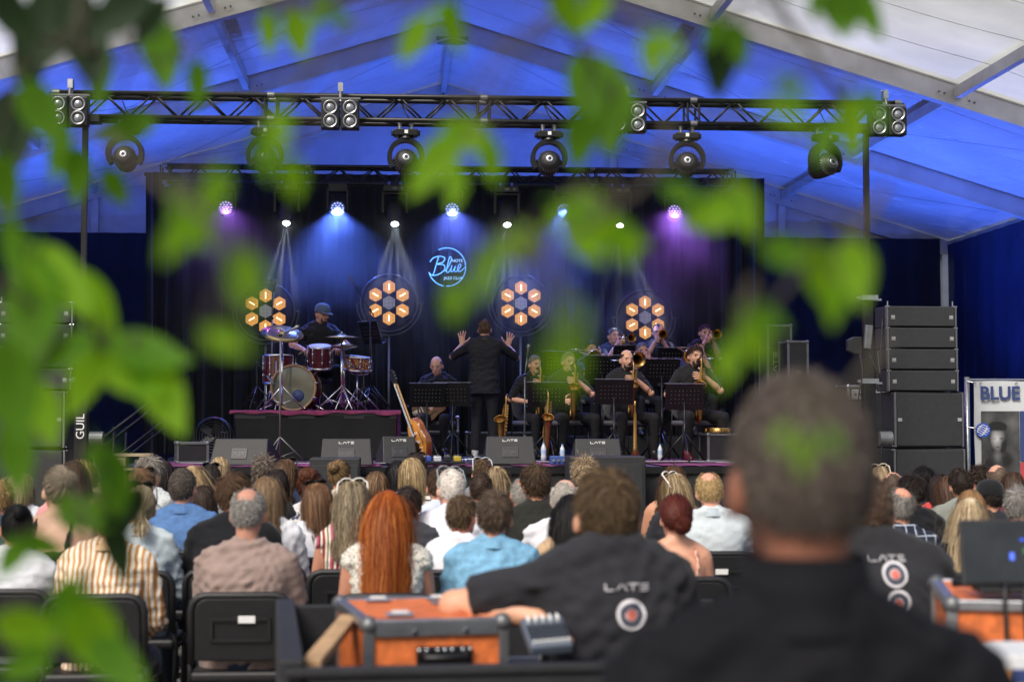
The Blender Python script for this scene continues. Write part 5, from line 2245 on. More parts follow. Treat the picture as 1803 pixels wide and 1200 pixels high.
# racks and cases on the right
def flight_case(name, label, loc, size, rz, body, edge=STEEL, corner=STEEL, kind='case'):
    t = thing(name, label, kind, loc, rz)
    wv, d, h = size
    MB().box((0, 0, h / 2), (wv - .01, d - .01, h - .01)).build('panel', body, t)
    e = .014
    for sx in (-1, 1):
        for sy in (-1, 1):
            MB().box((sx * (wv / 2 - e / 2), sy * (d / 2 - e / 2), h / 2), (e * 2, e * 2, h)).build('edge', edge, t, bevel=.003)
    for z in (e, h - e):
        for sy in (-1, 1):
            MB().box((0, sy * (d / 2 - e / 2), z), (wv - e * 3, e * 2 + .002, e * 2)).build('edge', edge, t, bevel=.003)
        for sx in (-1, 1):
            MB().box((sx * (wv / 2 - e / 2), 0, z), (e * 2 + .002, d - e * 3, e * 2)).build('edge', edge, t, bevel=.003)
    for sx in (-1, 1):
        for sy in (-1, 1):
            for z in (e, h - e):
                MB().ell((sx * (wv / 2 - e * .6), sy * (d / 2 - e * .6), z), (.026, .026, .026), n=12, m=8).build('corner_ball', corner, t, True)
    return t


DKCASE = M('black_laminate', (.014, .014, .016), .45, 0, .2, 8)
c1 = flight_case('flight_case', 'tall black case with upright lettering, left of the pair', S(1366, 22.2), (.32, .5, W(1366, 573, 22.2).z - SZ), 0, DKCASE, GREYM, GREYM)
o = late(.36).build('logo', M('shaded_print', (.2, .2, .2), .7), c1); o.matrix_local = Matrix.Translation((-.06, -.262, 1.2)) @ Matrix.Rotation(-PI / 2, 4, 'Y')  # white lettering greyed: dimmer daylight at the stage side put into its colour
c2 = flight_case('flight_case', 'lower black case with upright lettering beside the tall one', S(1398, 21.4), (.26, .5, W(1398, 601, 21.4).z - SZ), 0, DKCASE, GREYM, GREYM)
o = late(.32).build('logo', M('shaded_print', None), c2); o.matrix_local = Matrix.Translation((.0, -.262, .95)) @ Matrix.Rotation(-PI / 2, 4, 'Y')
rp = W(1523, 745, 18.6)
rk = flight_case('amplifier_rack', 'amplifier rack with silver units beside the right speakers', (rp.x + .02, 18.7, 0), (.5, .5, W(1523, 678, 18.6).z), 0, DKCASE)
for k in range(9):
    z = 1.82 - k * .14
    u = MB().box((0, -.256, z), (.42, .012, .11)).build('unit', M('rack_unit', (.32, .33, .35), .4, .5, .15, 20) if k % 2 == 0 else M('rack_unit_dark', (.03, .03, .034), .4), rk, bevel=.003)
    MB().box((.08, -.264, z + .01), (.16, .004, .03)).build('display', M('rack_print', (.55, .56, .58), .5), u)
    for q in range(4):
        MB().cyl((-.17 + .05 * q, -.262, z), (-.17 + .05 * q, -.28, z), .012, n=10).build('knob', BLKP, u)
lb = thing('junction_box', 'grey box clamped to the right lifting tower', 'box', W(1512, 607, 17.0), 0)
MB().prism([(-.12, -.06), (-.12, .05), (-.06, .08), (.02, .08), (.02, -.09), (-.06, -.09)], -.05, .05).build('housing', BLKP, lb, bevel=.006)
MB().box((.09, -.02, .08), (.07, .06, .24), (0, .1, 0)).build('bracket', GREYM, lb, bevel=.006)
MB().tube(bez([(.0, -.04, -.09), (.02, -.06, -.3), (-.02, -.05, -.55), (.05, -.03, -.8)], 6), .008, 6).build('cable', BLKP, lb, True)
MB().tube(bez([(.1, -.04, -.1), (.2, -.03, -.3), (.22, .1, -.05), (.28, .2, -.4)], 6), .008, 6).build('cable', BLKP, lb, True)

# ---- hanging banner at the right
ba = thing('banner', 'grey banner with blue lettering and a black-and-white portrait', 'banner', W(1708, 745, 18.3), 0)
ba.location.z = 0
zt = W(1708, 668, 18.3).z
BW = 2.4
for x in (-.02, BW + .02):
    MB().cyl((x, .03, 0), (x, .03, zt + .03), .03, n=12).build('post', STEEL, ba, True)
vs, fs = [], []
nx, nzz = 40, 20
for i in range(nx + 1):
    for j_ in range(nzz + 1):
        x = .05 + (BW - .1) * i / nx
        z = zt - .02 - 1.75 * j_ / nzz
        vs.append((x, .012 * math.sin(x * 5 + j_ * .3) + .006 * math.sin(x * 17 - j_ * .9), z + .008 * abs(math.sin(x * 5)) * (1 - j_ / nzz)))
for i in range(nx):
    for j_ in range(nzz):
        q = i * (nzz + 1) + j_
        fs.append((q, q + 1, q + nzz + 2, q + nzz + 1))
MB().add(vs, fs).build('sheet', M('banner_vinyl', (.52, .54, .55), .5, 0, .05, 4), ba, True)
me = text_mesh('BLUE', .20, .002, .006, 'LEFT')
put('lettering', me, M('banner_blue_ink', (.03, .05, .16), .6), ba, loc=(.105, -.022, zt - .155), rot=(PI / 2, 0, 0))
kk = 18.3 / FPX


def bpt(px, py):
    return ((px - 1708) * kk, (745 - py) * kk + 1.5)


def patch(nm, pts, y, mat, parent):
    return MB().prism([bpt(*p) for p in pts], y, y + .003).build(nm, mat, parent)


PH = M('photo_dark', (.03, .03, .033), .6, 0, .8, 7)
pic = patch('portrait_print', [(1727, 723), (1797, 723), (1797, 900), (1727, 900)], -.024, PH, ba)


def blob(cx, cy, rx, ry, n=22, wob=0.0):
    return [(cx + rx * math.cos(2 * PI * i / n) * (1 + wob * math.sin(i * 2.4)), cy + ry * math.sin(2 * PI * i / n)) for i in range(n)]


def photo_print(name, blobs, base=.045):
    """a soft black-and-white photograph: brightness is a sum of soft round spots, in print coordinates"""
    m = bpy.data.materials.new(name)
    m.use_nodes = True
    nt = m.node_tree
    b = nt.nodes['Principled BSDF']
    b.inputs['Roughness'].default_value = .55
    tc = N(nt, 'ShaderNodeTexCoord')
    no = N(nt, 'ShaderNodeTexNoise')
    no.inputs['Scale'].default_value = 9
    nt.links.new(tc.outputs['Object'], no.inputs[0])
    acc = N(nt, 'ShaderNodeMath', operation='MULTIPLY_ADD')
    nt.links.new(no.outputs[0], acc.inputs[0])
    acc.inputs[1].default_value = .10
    acc.inputs[2].default_value = base - .04
    for (px, py, rx, ry, v) in blobs:
        x, z = bpt(px, py)
        mp = N(nt, 'ShaderNodeMapping')
        sx_, sz_ = 1 / (rx * kk), 1 / (ry * kk)
        mp.inputs['Scale'].default_value = (sx_, 0.0, sz_)
        mp.inputs['Location'].default_value = (-x * sx_, 0, -z * sz_)
        nt.links.new(tc.outputs['Object'], mp.inputs[0])
        gr = N(nt, 'ShaderNodeTexGradient', gradient_type='QUADRATIC_SPHERE')
        nt.links.new(mp.outputs[0], gr.inputs[0])
        sq = N(nt, 'ShaderNodeMath', operation='POWER')
        nt.links.new(gr.outputs['Fac'], sq.inputs[0])
        sq.inputs[1].default_value = .55
        ad = N(nt, 'ShaderNodeMath', operation='MULTIPLY_ADD')
        nt.links.new(sq.outputs[0], ad.inputs[0])
        ad.inputs[1].default_value = v
        nt.links.new(acc.outputs[0], ad.inputs[2])
        acc = ad
    cl_ = N(nt, 'ShaderNodeClamp')
    cl_.inputs['Min'].default_value = .008
    nt.links.new(acc.outputs[0], cl_.inputs[0])
    nt.links.new(cl_.outputs[0], b.inputs['Base Color'])
    return m


pic.data.materials.clear()
pic.data.materials.append(photo_print('portrait_photo', [
    (1757, 775, 34, 60, -.05), (1740, 740, 16, 14, .05), (1782, 745, 20, 18, .06), (1757, 772, 15, 25, .42), (1751, 771, 9, 18, .14), (1766, 782, 8, 16, -.14),
    (1751, 772, 4.5, 2.6, -.17), (1763, 772, 4.5, 2.6, -.17), (1757, 780, 2.6, 4, -.06), (1757, 787, 4.5, 2.2, -.15), (1757, 751, 19, 10, -.35), (1756, 803, 9, 14, .10),
    (1740, 815, 16, 22, -.06), (1776, 815, 16, 22, -.06)]))
patch('printed_panel', [(1798, 723), (1860, 723), (1860, 812), (1798, 812)], -.024, M('banner_blue_ink', None), ba)
patch('printed_stripe', [(1798, 815), (1860, 815), (1860, 900), (1798, 900)], -.024, M('banner_red_ink', (.42, .05, .06), .6), ba)
dp_ = patch('logo_disc', blob(1730, 757, 13.5, 13, 26), -.028, M('wave_blue', (.02, .08, .45), .5), ba)
for k in range(6):
    pts = []
    for i in range(9):
        x = 1719 + 22 * i / 8
        y = 749 + k * 3.3 + 1.6 * math.sin(i * 1.2 + k)
        if (x - 1730) ** 2 + (y - 757) ** 2 < 150:
            pts.append(bpt(x, y))
    if len(pts) > 2:
        MB().tube([(x, -.03, z) for x, z in pts], .004, 5).build('wave_line', WHITEP, dp_)
for k in range(4):
    z = zt - .02 - k * .5
    MB().tube([(-.03, .0, z), (.03, -.03, z - .01), (.07, -.012, z - .02)], .006, 6).build('tie', STEEL, ba)
for k in range(6):
    x = .12 + k * .4
    MB().lathe([(.008, 0), (.016, .002), (.018, 0)], Matrix.Translation((x, -.018, zt - .045)) @ Matrix.Rotation(PI / 2, 4, 'X'), 12).build('eyelet', STEEL, ba)
MB().cyl((-.02, .03, zt), (BW, .03, zt), .012).build('top_rail', STEEL, ba)


# ---- microphone stands and small things
def mic_stand(label, px, Y, z0, ztop, boom=None, mic=True, matp=None):
    p = WX(px, Y, z0)
    t = thing('microphone_stand', label, 'microphone stand', p, 0, 'microphone stands')
    mb = MB()
    stand3(mb, 0, 0, 0, ztop - z0, .009, .3, ph=.3)
    mb.build('stand', matp or BLKM, t, True)
    e = V((0, 0, ztop - z0))
    if boom:
        e2 = e + V(boom)
        MB().cyl(e - V(boom) * .25, e2, .007, n=8).build('boom', matp or BLKM, t, True)
        MB().ell(e, (.02, .02, .02)).build('joint', BLKM, t)
        e = e2
        dd = V(boom).normalized()
    else:
        dd = V((0, -.3, 1)).normalized()
    if mic:
        q = dd.to_track_quat('Z', 'Y').to_matrix().to_4x4()
        MB().lathe([(0, 0), (.012, .0), (.013, .09), (.02, .11), (.024, .135), (.018, .155), (0, .162)], Matrix.Translation(e) @ q, 14).build('microphone', GREYM, t, True)
    return t


mic_stand('thin chrome microphone stand rising before the bass drum', 493, 18.6, SZ, W(493, 590, 18.6).z, (.06, .0, .03), True, GREYM)
bm = mic_stand('overhead microphone stand with a long boom beside the drummer', 651, 22.0, DZ, W(651, 545, 22).z, (-.19, 0, .30), True)
mic_stand('overhead microphone stand behind the left hexagon lamp', 478, 22.6, DZ, W(478, 560, 22.6).z, (.02, 0, .35), True, GREYM)
mic_stand('microphone stand with grey boom in front of the hidden saxophonist', 924, 20.8, SZ, W(924, 660, 20.8).z, (.03, 0, .22), True, GREYM)
mic_stand('low microphone stand left of the bass drum', 452, 21.4, DZ, W(452, 640, 21.4).z, (.12, 0, -.15))
mic_stand('low microphone stand at the snare drum', 640, 21.35, DZ, W(640, 655, 21.35).z, (-.14, .1, .08))
mic_stand('tall dark stand by the right tower', 1538, 19.5, SZ, W(1538, 560, 19.5).z, (.0, 0, .2), False)
# saxophones resting on floor stands
sx = thing('saxophone', 'saxophone on a floor stand just right of the conductor', 'saxophone', S(893, 20.2), R(176))
sax_parts(sx, mouth=(-.0, -.16, .76), big=1.0)
MB().tube([(-.15, -.1, .01), (.0, .05, .2), (.15, -.1, .01)], .01, 7).tube([(0, .05, .2), (.02, .2, .01)], .01, 7).cyl((0, .05, .2), (0.02, .02, .42), .01).build('stand', BLKM, sx, True)
sx = thing('saxophone', 'large dark-red baritone saxophone standing left of the veiled player', 'saxophone', S(966, 19.9), R(200))
sax_parts(sx, mouth=(0, -.15, .80), big=1.08)
MB().tube([(-.17, -.12, .01), (.0, .05, .24), (.17, -.12, .01)], .011, 7).tube([(0, .05, .24), (.02, .22, .01)], .011, 7).build('stand', BLKM, sx, True)
sp = thing('soprano_saxophone', 'straight soprano saxophone standing upright before the front row', 'saxophone', S(1118, 19.3), 0)
MB().tube([(0, 0, .08), (0, 0, .16), (0, 0, .5), (0, 0, .64), (.0, -.02, .70)], [.048, .028, .016, .010, .008], 14).build('body_tube', BRASS, sp, True)
for k in range(12):
    MB().cyl((0, -.02, .16 + .036 * k), (0, -.034, .16 + .036 * k), .014 - .0004 * k, n=10).build('key_cup', BRASS, sp)
MB().cyl((.018, -.015, .14), (.014, -.012, .55), .004, n=6).cyl((-.018, -.015, .14), (-.014, -.012, .55), .004, n=6).build('key_rod', BRASS, sp)
mb = MB()
for k in range(3):
    a = 2 * PI * k / 3
    mb.cyl((0, 0, .1), (.13 * math.cos(a), .13 * math.sin(a), .01), .008)
mb.build('stand', BLKM, sp)

PET = M('clear_bottle', (.55, .62, .68), .08, 0, .1, 8, spec=.8, coat=.6)


def bottle(px, Y, label, h=.24, col=None):
    t = thing('water_bottle', label, 'bottle', S(px, Y, .012), 0, 'water bottles on the stage')
    r = h * .14
    MB().lathe([(0, 0), (r, .004), (r, h * .3), (r * .93, h * .34), (r, h * .38), (r, h * .66), (r * .8, h * .76), (r * .4, h * .88), (r * .4, h * .94)], None, 18).build('bottle_body', PET, t, True)
    MB().cyl((0, 0, h * .94), (0, 0, h), r * .45, n=14).build('screw_cap', M('blue_cap', (.03, .12, .4), .5), t)
    MB().lathe([(r * 1.01, h * .42), (r * 1.01, h * .6)], None, 18).build('paper_band', M('bottle_band', (.35, .5, .7), .6), t)


bottle(1070, 19.2, 'clear water bottle between the front saxophones', .26)
bottle(1272, 19.9, 'tall water bottle at the right end of the band', .40)
bottle(957, 19.4, 'water bottle by the baritone saxophone', .22)
bottle(1162, 19.6, 'small water bottle left of the red sneakers', .2)
bottle(990, 19.5, 'water bottle beside the veiled player\'s feet', .2)
tb = thing('tambourine', 'small brass-rimmed drum on a black box at the right', 'drum', S(1265, 19.6, .34), 0)
MB().lathe([(.14, 0), (.145, .05), (.13, .055), (0, .05)], None, 24).build('shell', BRASS, tb, True)
for k in range(8):
    MB().cyl((.146 * math.cos(k * .785), .146 * math.sin(k * .785), .01), (.146 * math.cos(k * .785), .146 * math.sin(k * .785), .045), .012, n=8).build('jingle', BRASS, tb)
flight_case('storage_box', 'black box under the small brass-rimmed drum', S(1265, 19.65), (.36, .36, .33), .1, DKCASE, GREYM, GREYM, 'box')
# pedals, cables and clutter at the stage edge
pb = thing('pedal_board', 'cluster of effect pedals at the foot of the leaning guitar', 'pedals', S(770, 17.9), .1)
MB().box((0, 0, .03), (.55, .28, .03)).build('board', BLKM, pb, bevel=.006)
for k, c in enumerate(('#9aa3b0', '#3a56a8', '#c9c9cf', '#2a2a30', '#b6a23a')):
    pdl = MB().box((-.21 + .105 * k, 0, .075), (.075, .12, .055)).build('pedal', M('pedal_' + c[1:], c, .35, .3), pb, bevel=.008)
    MB().cyl((-.21 + .105 * k, -.03, .1), (-.21 + .105 * k, -.03, .12), .012).cyl((-.23 + .105 * k, .03, .1), (-.23 + .105 * k, .03, .115), .008).cyl((-.19 + .105 * k, .03, .1), (-.19 + .105 * k, .03, .115), .008).build('knob', CHROME, pdl)
for n_, (x0, y0, x1, y1) in enumerate(((-2.4, 18.5, .2, 18.2), (.2, 18.9, 1.4, 17.7), (.9, 19.6, 2.5, 17.9), (1.6, 18.2, 3.4, 18.4), (2.2, 19.4, 4.2, 18.2), (-.6, 18.2, .8, 17.8))):
    rr = random.Random(n_)
    pts = [(x0 + (x1 - x0) * i / 6 + rr.uniform(-.1, .1), y0 + (y1 - y0) * i / 6 + rr.uniform(-.2, .2), SZ + .022) for i in range(7)]
    o = MB().tube(bez(pts, 6), .007, 6).build('cable', BLKP if n_ % 2 else M('grey_cable', (.25, .26, .3), .5), None, True)
    tag(o, ('grey cable on the stage floor below the drum riser', 'black cable curling beside the leaning guitar', 'grey cable by the pedals at the stage edge', 'black cable before the baritone saxophone', 'grey cable under the front saxophone row', 'black cable between the two left floor monitors')[n_], 'cable', 'cables on the stage floor')
sb = thing('stage_box', 'blue cable box with plugs at the stage edge before the veiled player', 'box', S(990, 17.75, .012), 0)
MB().box((0, 0, .05), (.26, .16, .09)).build('housing', M('box_blue', (.03, .07, .25), .5), sb, bevel=.008)
for k in range(5):
    MB().cyl((-.1 + .05 * k, -.08, .05), (-.1 + .05 * k, -.11, .05), .014, n=10).build('socket', STEEL, sb)
# instrument amplifier and cases behind the guitarist
am = flight_case('amplifier_case', 'silver-edged amplifier case right behind the guitarist', S(770, 23.3, .32), (.56, .4, .22), 0, DKCASE, STEEL)
flight_case('flight_case', 'long low black case behind the guitarist', S(735, 23.4), (1.1, .5, .32), 0, DKCASE, GREYM, GREYM)
flight_case('flight_case', 'long low black case behind the conductor', S(890, 23.4), (1.1, .5, .33), 0, DKCASE, GREYM, GREYM)
fm = thing('fan', 'round black floor fan left of the drum riser', 'fan', S(377, 20.6), 0)
MB().lathe([(.21, -.08), (.225, -.06), (.225, .06), (.21, .08)], Matrix.Translation((0, 0, .3)) @ Matrix.Rotation(PI / 2, 4, 'X'), 30).build('drum_ring', BLKM, fm, True)
for k in range(6):
    MB().lathe([(.03 + .034 * k, .078), (.034 + .034 * k, .082)], Matrix.Translation((0, 0, .3)) @ Matrix.Rotation(PI / 2, 4, 'X'), 26).build('guard_ring', GREYM, fm)
for k in range(5):
    a = k * 2 * PI / 5
    MB(Matrix.Translation((0, 0, .3)) @ Matrix.Rotation(a, 4, 'Y')).box((.1, 0, 0), (.17, .012, .09), (R(25), 0, 0)).build('blade', BLKP, fm)
MB().tube([(-.23, 0, .3), (-.24, 0, .04), (-.2, -.15, .012)], .012, 8).tube([(.23, 0, .3), (.24, 0, .04), (.2, -.15, .012)], .012, 8).cyl((-.24, 0, .04), (.24, 0, .04), .012).build('bracket', BLKM, fm, True)
MB().cyl((0, .05, .3), (0, .12, .3), .06).build('motor', BLKM, fm)
sw = flight_case('flight_case', 'small dark case on the stage left of the floor fan', S(338, 19.2), (.34, .3, .24), .2, DKCASE, GREYM, GREYM)

# stairs with handrail at the left of the stage
st = thing('stage_stairs', 'metal stage stairs with handrail at the left, lit blue', 'stairs', (W(245, 745, 21.0).x, 21.0, 0), 0)
for k in range(5):
    MB().box((-.72 + .27 * k, 0, .2 * (k + 1) - .02), (.28, .9, .04)).build('tread', BLKM, st)
for y in (-.45, .45):
    MB().bar((-.95, y, .05), (.5, y, 1.05), .03, .12).build('stringer', BLKM, st)
    MB().cyl((-.9, y, .9), (.45, y, 1.95), .022, n=10).cyl((-.9, y, .55), (.45, y, 1.6), .014, n=8).build('handrail', BLKM, st, True)
    for k in range(3):
        x = -.85 + .62 * k
        MB().cyl((x, y, .1 + (x + .95) * .69), (x, y, .94 + (x + .9) * .78), .018, n=8).build('rail_post', BLKM, st, True)
# timber pallets and cases in front of them
wp = W(205, 745, 16.6)
WOODP = M('pallet_wood', (.30, .23, .14), .8, 0, .3, 7, .004, 30, stretch=(1, 1, 6))
pal = thing('pallet_stack', 'stack of weathered wooden pallets left of the stage', 'pallets', (wp.x, 17.0, 0), R(4))
for k in range(9):
    z = k * .135
    for q in range(3):
        MB().box((-.22 + .22 * q, 0, z + .05), (.09, .4, .09)).build('block', WOODP, pal)
    for q in range(3):
        MB().box((0, -.16 + .16 * q, z + .112), (.56, .10, .022)).build('plank', WOODP, pal)
# small cymbal-like extras: drummer's carpet clutter
tw = thing('towel', 'crumpled pale cloth on the stage by the conductor\'s feet', 'towel', S(838, 19.2, .01), .3)
vs, fs = [], []
for i in range(13):
    for j_ in range(9):
        x, y = -.16 + .32 * i / 12, -.1 + .2 * j_ / 8
        vs.append((x, y, .02 + .03 * abs(math.sin(i * 1.3 + j_ * .8)) * math.exp(-(x * x + y * y) * 20)))
for i in range(12):
    for j_ in range(8):
        q = i * 9 + j_
        fs.append((q, q + 9, q + 10, q + 1))
MB().add(vs, fs).build('cloth', cloth('#b9c0c9', 'towel'), tw, True)
# ============================================================ AUDIENCE
def make_chair():
    t = thing('audience_chair', '-', 'chair', (0, 0, 0), 0, 'black audience chairs')
    # padded back in a rounded frame
    pts = []
    wv, z0, z1, rr = .205, .50, .785, .06
    outl = [(-wv, z0), (-wv, z1 - rr)] + [(-wv + rr - rr * math.cos(a), z1 - rr + rr * math.sin(a)) for a in (R(30), R(60), R(90))]
    outl += [(-x, z) for x, z in outl[::-1]]
    bk = Matrix.Translation((0, -.165, 0)) @ Matrix.Rotation(R(7), 4, 'X')
    P0 = [bk @ V((x, .03, z)) for x, z in outl]
    mb = MB()
    mb.tube(P0, .016, 10)
    mb.build('back_frame', BLKP, t, True)
    mb = MB()
    mb.prism([(x * .93, z0 + .01 + (z - z0) * .94) for x, z in outl], .018, .042, bk)
    pn = mb.build('backrest', M('chair_plastic', (.007, .007, .008), .5, 0, .2, 12, .001, 90), t, bevel=.008)
    MB(bk).box((0.0, .012, .69), (.24, .012, .014)).box((0, .012, .60), (.24, .012, .012)).box((-.12, .012, .645), (.012, .012, .1)).box((.12, .012, .645), (.012, .012, .1)).build('rib', BLKP, pn)
    MB().box((0, .02, .44), (.42, .42, .045)).build('seat', M('chair_plastic', None), t, bevel=.015)
    for sx in (-1, 1):
        MB().tube([(sx * .21, -.19, .52), (sx * .215, -.16, .42), (sx * .215, -.24, .012)], .012, 8).build('leg', BLKM, t, True)
        MB().tube([(sx * .215, -.12, .42), (sx * .215, .2, .41), (sx * .215, .25, .012)], .012, 8).build('leg', BLKM, t, True)
    return t


CH0 = make_chair()
_ch = [0]


def put_chair(x, y, label, rotz=0, tagged=False):
    o = CH0 if _ch[0] == 0 else dup(CH0)
    _ch[0] += 1
    o.location = (x, y, 0)
    o.rotation_euler.z = rotz
    o['label'] = label
    if tagged and o is not CH0:
        MB().box((random.uniform(-.01, .05), -.245, .685), (.07, .003, .03), (R(7), 0, 0)).build('paper_tag', WHITEP, o)
    return o


def Hs(l=.045, **k):
    return dict(style='short', length=l, **k)


def Hl(l=.3, **k):
    return dict(style='long', length=l, **k)


BLOND, BLONDH = '#8d765a', '#cdb896'
LBRN = '#6a4f36'
BRN = '#46311f'
DRK = '#1d1613'
BLKH = '#0e0c0d'
GREY, GREYH = '#8a8681', '#d0ccc6'
WT = '#e4e2e2'
AUD = 'seated audience'


def A(px, py, Y, label, short, hair=None, hc=BRN, hh=None, shirt=WT, glass=None, chair=True, tagp=False, dx=0, **k):
    p = W(px, py, Y)
    s = p.z / 1.306
    s = max(.86, min(1.12, s))
    n = int(min(2600, 13000 / Y)) if hair else 0
    if hair:
        hair = dict(hair)
        n = int(n * hair.pop('dens', 1))
        hair.setdefault('n', n)
        hair.setdefault('wid', .0004 * Y)
        hair['clump'] = hair.get('clump', .3) * .6
    sm = shirt if not isinstance(shirt, str) else cloth(shirt, 'shirt')
    lean = k.pop('lean', random.uniform(-.03, .17))
    dy = 0
    if abs(p.z / 1.306 - s) > .02:
        dy = 0
    k.setdefault('group', AUD)
    k.setdefault('head', (random.gauss(0, .28), random.uniform(-.08, .16), random.gauss(0, .08)))
    inf = person(label, (p.x - .0, Y - lean * .5, p.z - 1.306 * s if abs(p.z - 1.306 * s) > .005 else 0), k.pop('rotz', random.uniform(-.22, .16)), True, s, lean=lean, hair=hair, hairc=hc, hairhi=hh, shirt=sm,
                 vox=max(.0095, min(.0165, .00145 * Y)), **k)
    if glass:
        glasses(inf, glass if not isinstance(glass, str) else M('frame_' + glass, glass, .35), up=True, thick=.004)
    if chair:
        put_chair(p.x + dx, Y - lean * .5 - .02, 'black plastic chair under the ' + short, 0, tagp)
    return inf


SK1, SK2, SK3, SK4 = '#c98f76', '#b97d62', '#d3a184', '#a86f56'
wom = dict(w=.86, bulk=.86)
man = dict(w=1.04, bulk=1.04)

# nearest row -----------------------------------------------------------
A(26, 884, 7.7, 'person in white shirt with a pale bag strap, leftmost in the nearest row', 'person in white shirt at the left edge',
  dict(style='bun', tie=(0, -.09, .07), bun=.036), BLKH, None, '#cfd2d6', sleeve='long', skin=SK2, w=.95, bulk=.92, tagp=True)
A(190, 862, 7.5, 'person in orange and white striped shirt in the nearest row', 'striped orange shirt',
  Hs(.06, dens=1.2), LBRN, None, stripes('orange_stripe', 'X', .026, [(0, '#b98243'), (.42, '#e6ddcc'), (.95, '#b98243')], .85, .004, .012),
  sleeve='long', collar=M('collar_orange', '#d8b487', .8), skin=SK1, w=1.0, bulk=1.05, lean=.12, fold=.014, tagp=True)
A(435, 861, 7.5, 'person in taupe t-shirt in the nearest row', 'taupe t-shirt',
  Hs(.025, bald='crown', dens=1.2), GREY, GREYH, '#8d7a72', sleeve='short', skin='#bd8973', w=1.1, bulk=1.2, fold=.016, lean=.06, tagp=True, head=(0, .0, 0), hd=-.02)
A(682, 858, 7.4, 'person in black-dotted white sleeveless top, in front of the orange case', 'dotted sleeveless top',
  Hl(.60, dens=1.5, curl=.006, clump=.6, volume=.06, part=.05, gather=.42), '#8f4416', '#d8883f', dots('dotted_cotton', '#dcd8cc', '#1b1b20', 80, .33), sleeve='none', skin=SK1, hairlabel='very long copper red hair', w=.92, bulk=.86, lean=.05, head=(0, .03, .02), rotz=.0)
A(867, 860, 7.5, 'person in light blue denim shirt beside the orange case', 'light blue denim shirt',
  Hs(.05, dens=1.2), '#4a3c30', '#85705a', M('light_denim', '#6f9fbd', .85, 0, .22, 26, .005, 24), sleeve='long', collar=M('light_denim', None), skin=SK1, **man, lean=.1)
A(1001, 864, 7.9, 'person in tan top left of the crew member in charcoal tee', 'tan top by the crew',
  Hl(.34, dens=1.2, clump=.3), BLKH, '#2a2624', '#b79a78', sleeve='short', skin=SK3, hairlabel='straight black hair', **wom)
A(1190, 869, 8.1, 'person in coral patterned top right of the crew member', 'coral top',
  dict(style='bun', tie=(0, -.105, -.03), bun=.045, volume=.2, clump=.5, curl=.006, dens=1.2), '#4a1d16', '#7d3a2a', dots('coral_print', '#d9a692', '#a85a4a', 30, .35), sleeve='none', tank=True, straps=.018, skin='#d49c80', **wom)
A(1702, 872, 8.2, 'person in black top with long pale hair beside the black screen', 'black top beside the screen',
  Hl(.42, dens=1.2, clump=.45, curl=.005), '#937d5e', '#dccaa8', '#15161a', sleeve='long', skin=SK3, **wom)
A(1712, 858, 9.0, 'person in grey-green top just behind the pale-haired one by the screen', 'grey-green top by the screen',
  Hl(.26, clump=.35), '#80603f', '#b8966c', '#5a5c55', skin=SK3, **wom)
# second row ---------------------------------------------------------------
A(100, 818, 8.7, 'person in black strap top with bare shoulders at the left', 'black strap top',
  dict(style='bun', tie=(0.02, -.095, .04), bun=.04, volume=.16), '#7d7060', '#b9a98f', '#131316', sleeve='none', tank=True, straps=.02, skin='#c39a80', head=(.6, 0, 0), **wom, tagp=True)
A(245, 850, 8.6, 'person in pale blue shirt right behind the orange stripes', 'pale blue shirt',
  dict(style='tie', tie=(0, -.11, -.04), length=.06, dens=1.25), '#97825f', '#dccfb2', '#b4bfc3', glass='#15151a', sleeve='long', collar=M('collar_pale', '#b9c4c8', .85), skin=SK1, w=.92, bulk=.92, lean=.08)
A(413, 828, 8.7, 'person in black t-shirt right behind the taupe one', 'black t-shirt behind the taupe one',
  Hs(.055), '#4c3727', '#7d5e42', '#121317', skin=SK1, w=1.08, bulk=1.05)
A(472, 834, 8.9, 'person in white blouse with sleeves up, right of the black t-shirt', 'white blouse',
  Hl(.25, clump=.4), '#735c44', '#a98d68', '#d9dade', sleeve='long', skin=SK3, **wom)
A(622, 842, 8.6, 'person in red, cream and olive striped top with white sunglasses', 'red and cream striped top',
  Hl(.33, curl=.01, clump=.55, volume=.2, dens=1.25), '#5d5040', '#c4b28e', stripes('red_stripe', 'X', .075, [(0, '#8e2334'), (.2, '#ddd6c6'), (.32, '#6a6a3c'), (.45, '#ddd6c6'), (.55, '#a85a74'), (.7, '#8e2334'), (.82, '#2e2a26'), (.88, '#ddd6c6')], .85, .003, .01),
  glass='#e6e2da', sleeve='none', skin=SK1, **wom)
A(563, 846, 9.4, 'person in white t-shirt left of the red-striped top', 'white t-shirt left of the stripes',
  Hl(.21, clump=.4, volume=.16), '#5f4330', '#9a7450', '#d6d5da', glass='#141416', sleeve='short', skin=SK3, **wom)
A(812, 868, 8.5, 'person in white t-shirt just left of the denim shirt', 'white t-shirt left of the denim',
  Hs(.05), '#4d3c2c', '#8d7454', '#dcdadf', skin='#b9775d', head=(-.35, 0, 0), w=.92, bulk=.92)
A(796, 822, 9.6, 'person in white polo with sunglasses pushed up', 'white polo',
  Hs(.02, dens=1.3), '#c9bfb4', '#eee9e2', '#d9d8de', glass='#8a9399', sleeve='short', collar=M('collar_denim', '#54708f', .85), skin='#d9a592', w=1.08, bulk=1.12)
A(992, 838, 9.1, 'person in white shirt left of the tan top', 'white shirt left of the tan top',
  Hs(.025, bald='top'), '#b9b2a8', '#e2ddd4', '#d5d4d9', skin='#d8a793', w=1.05, bulk=1.1)
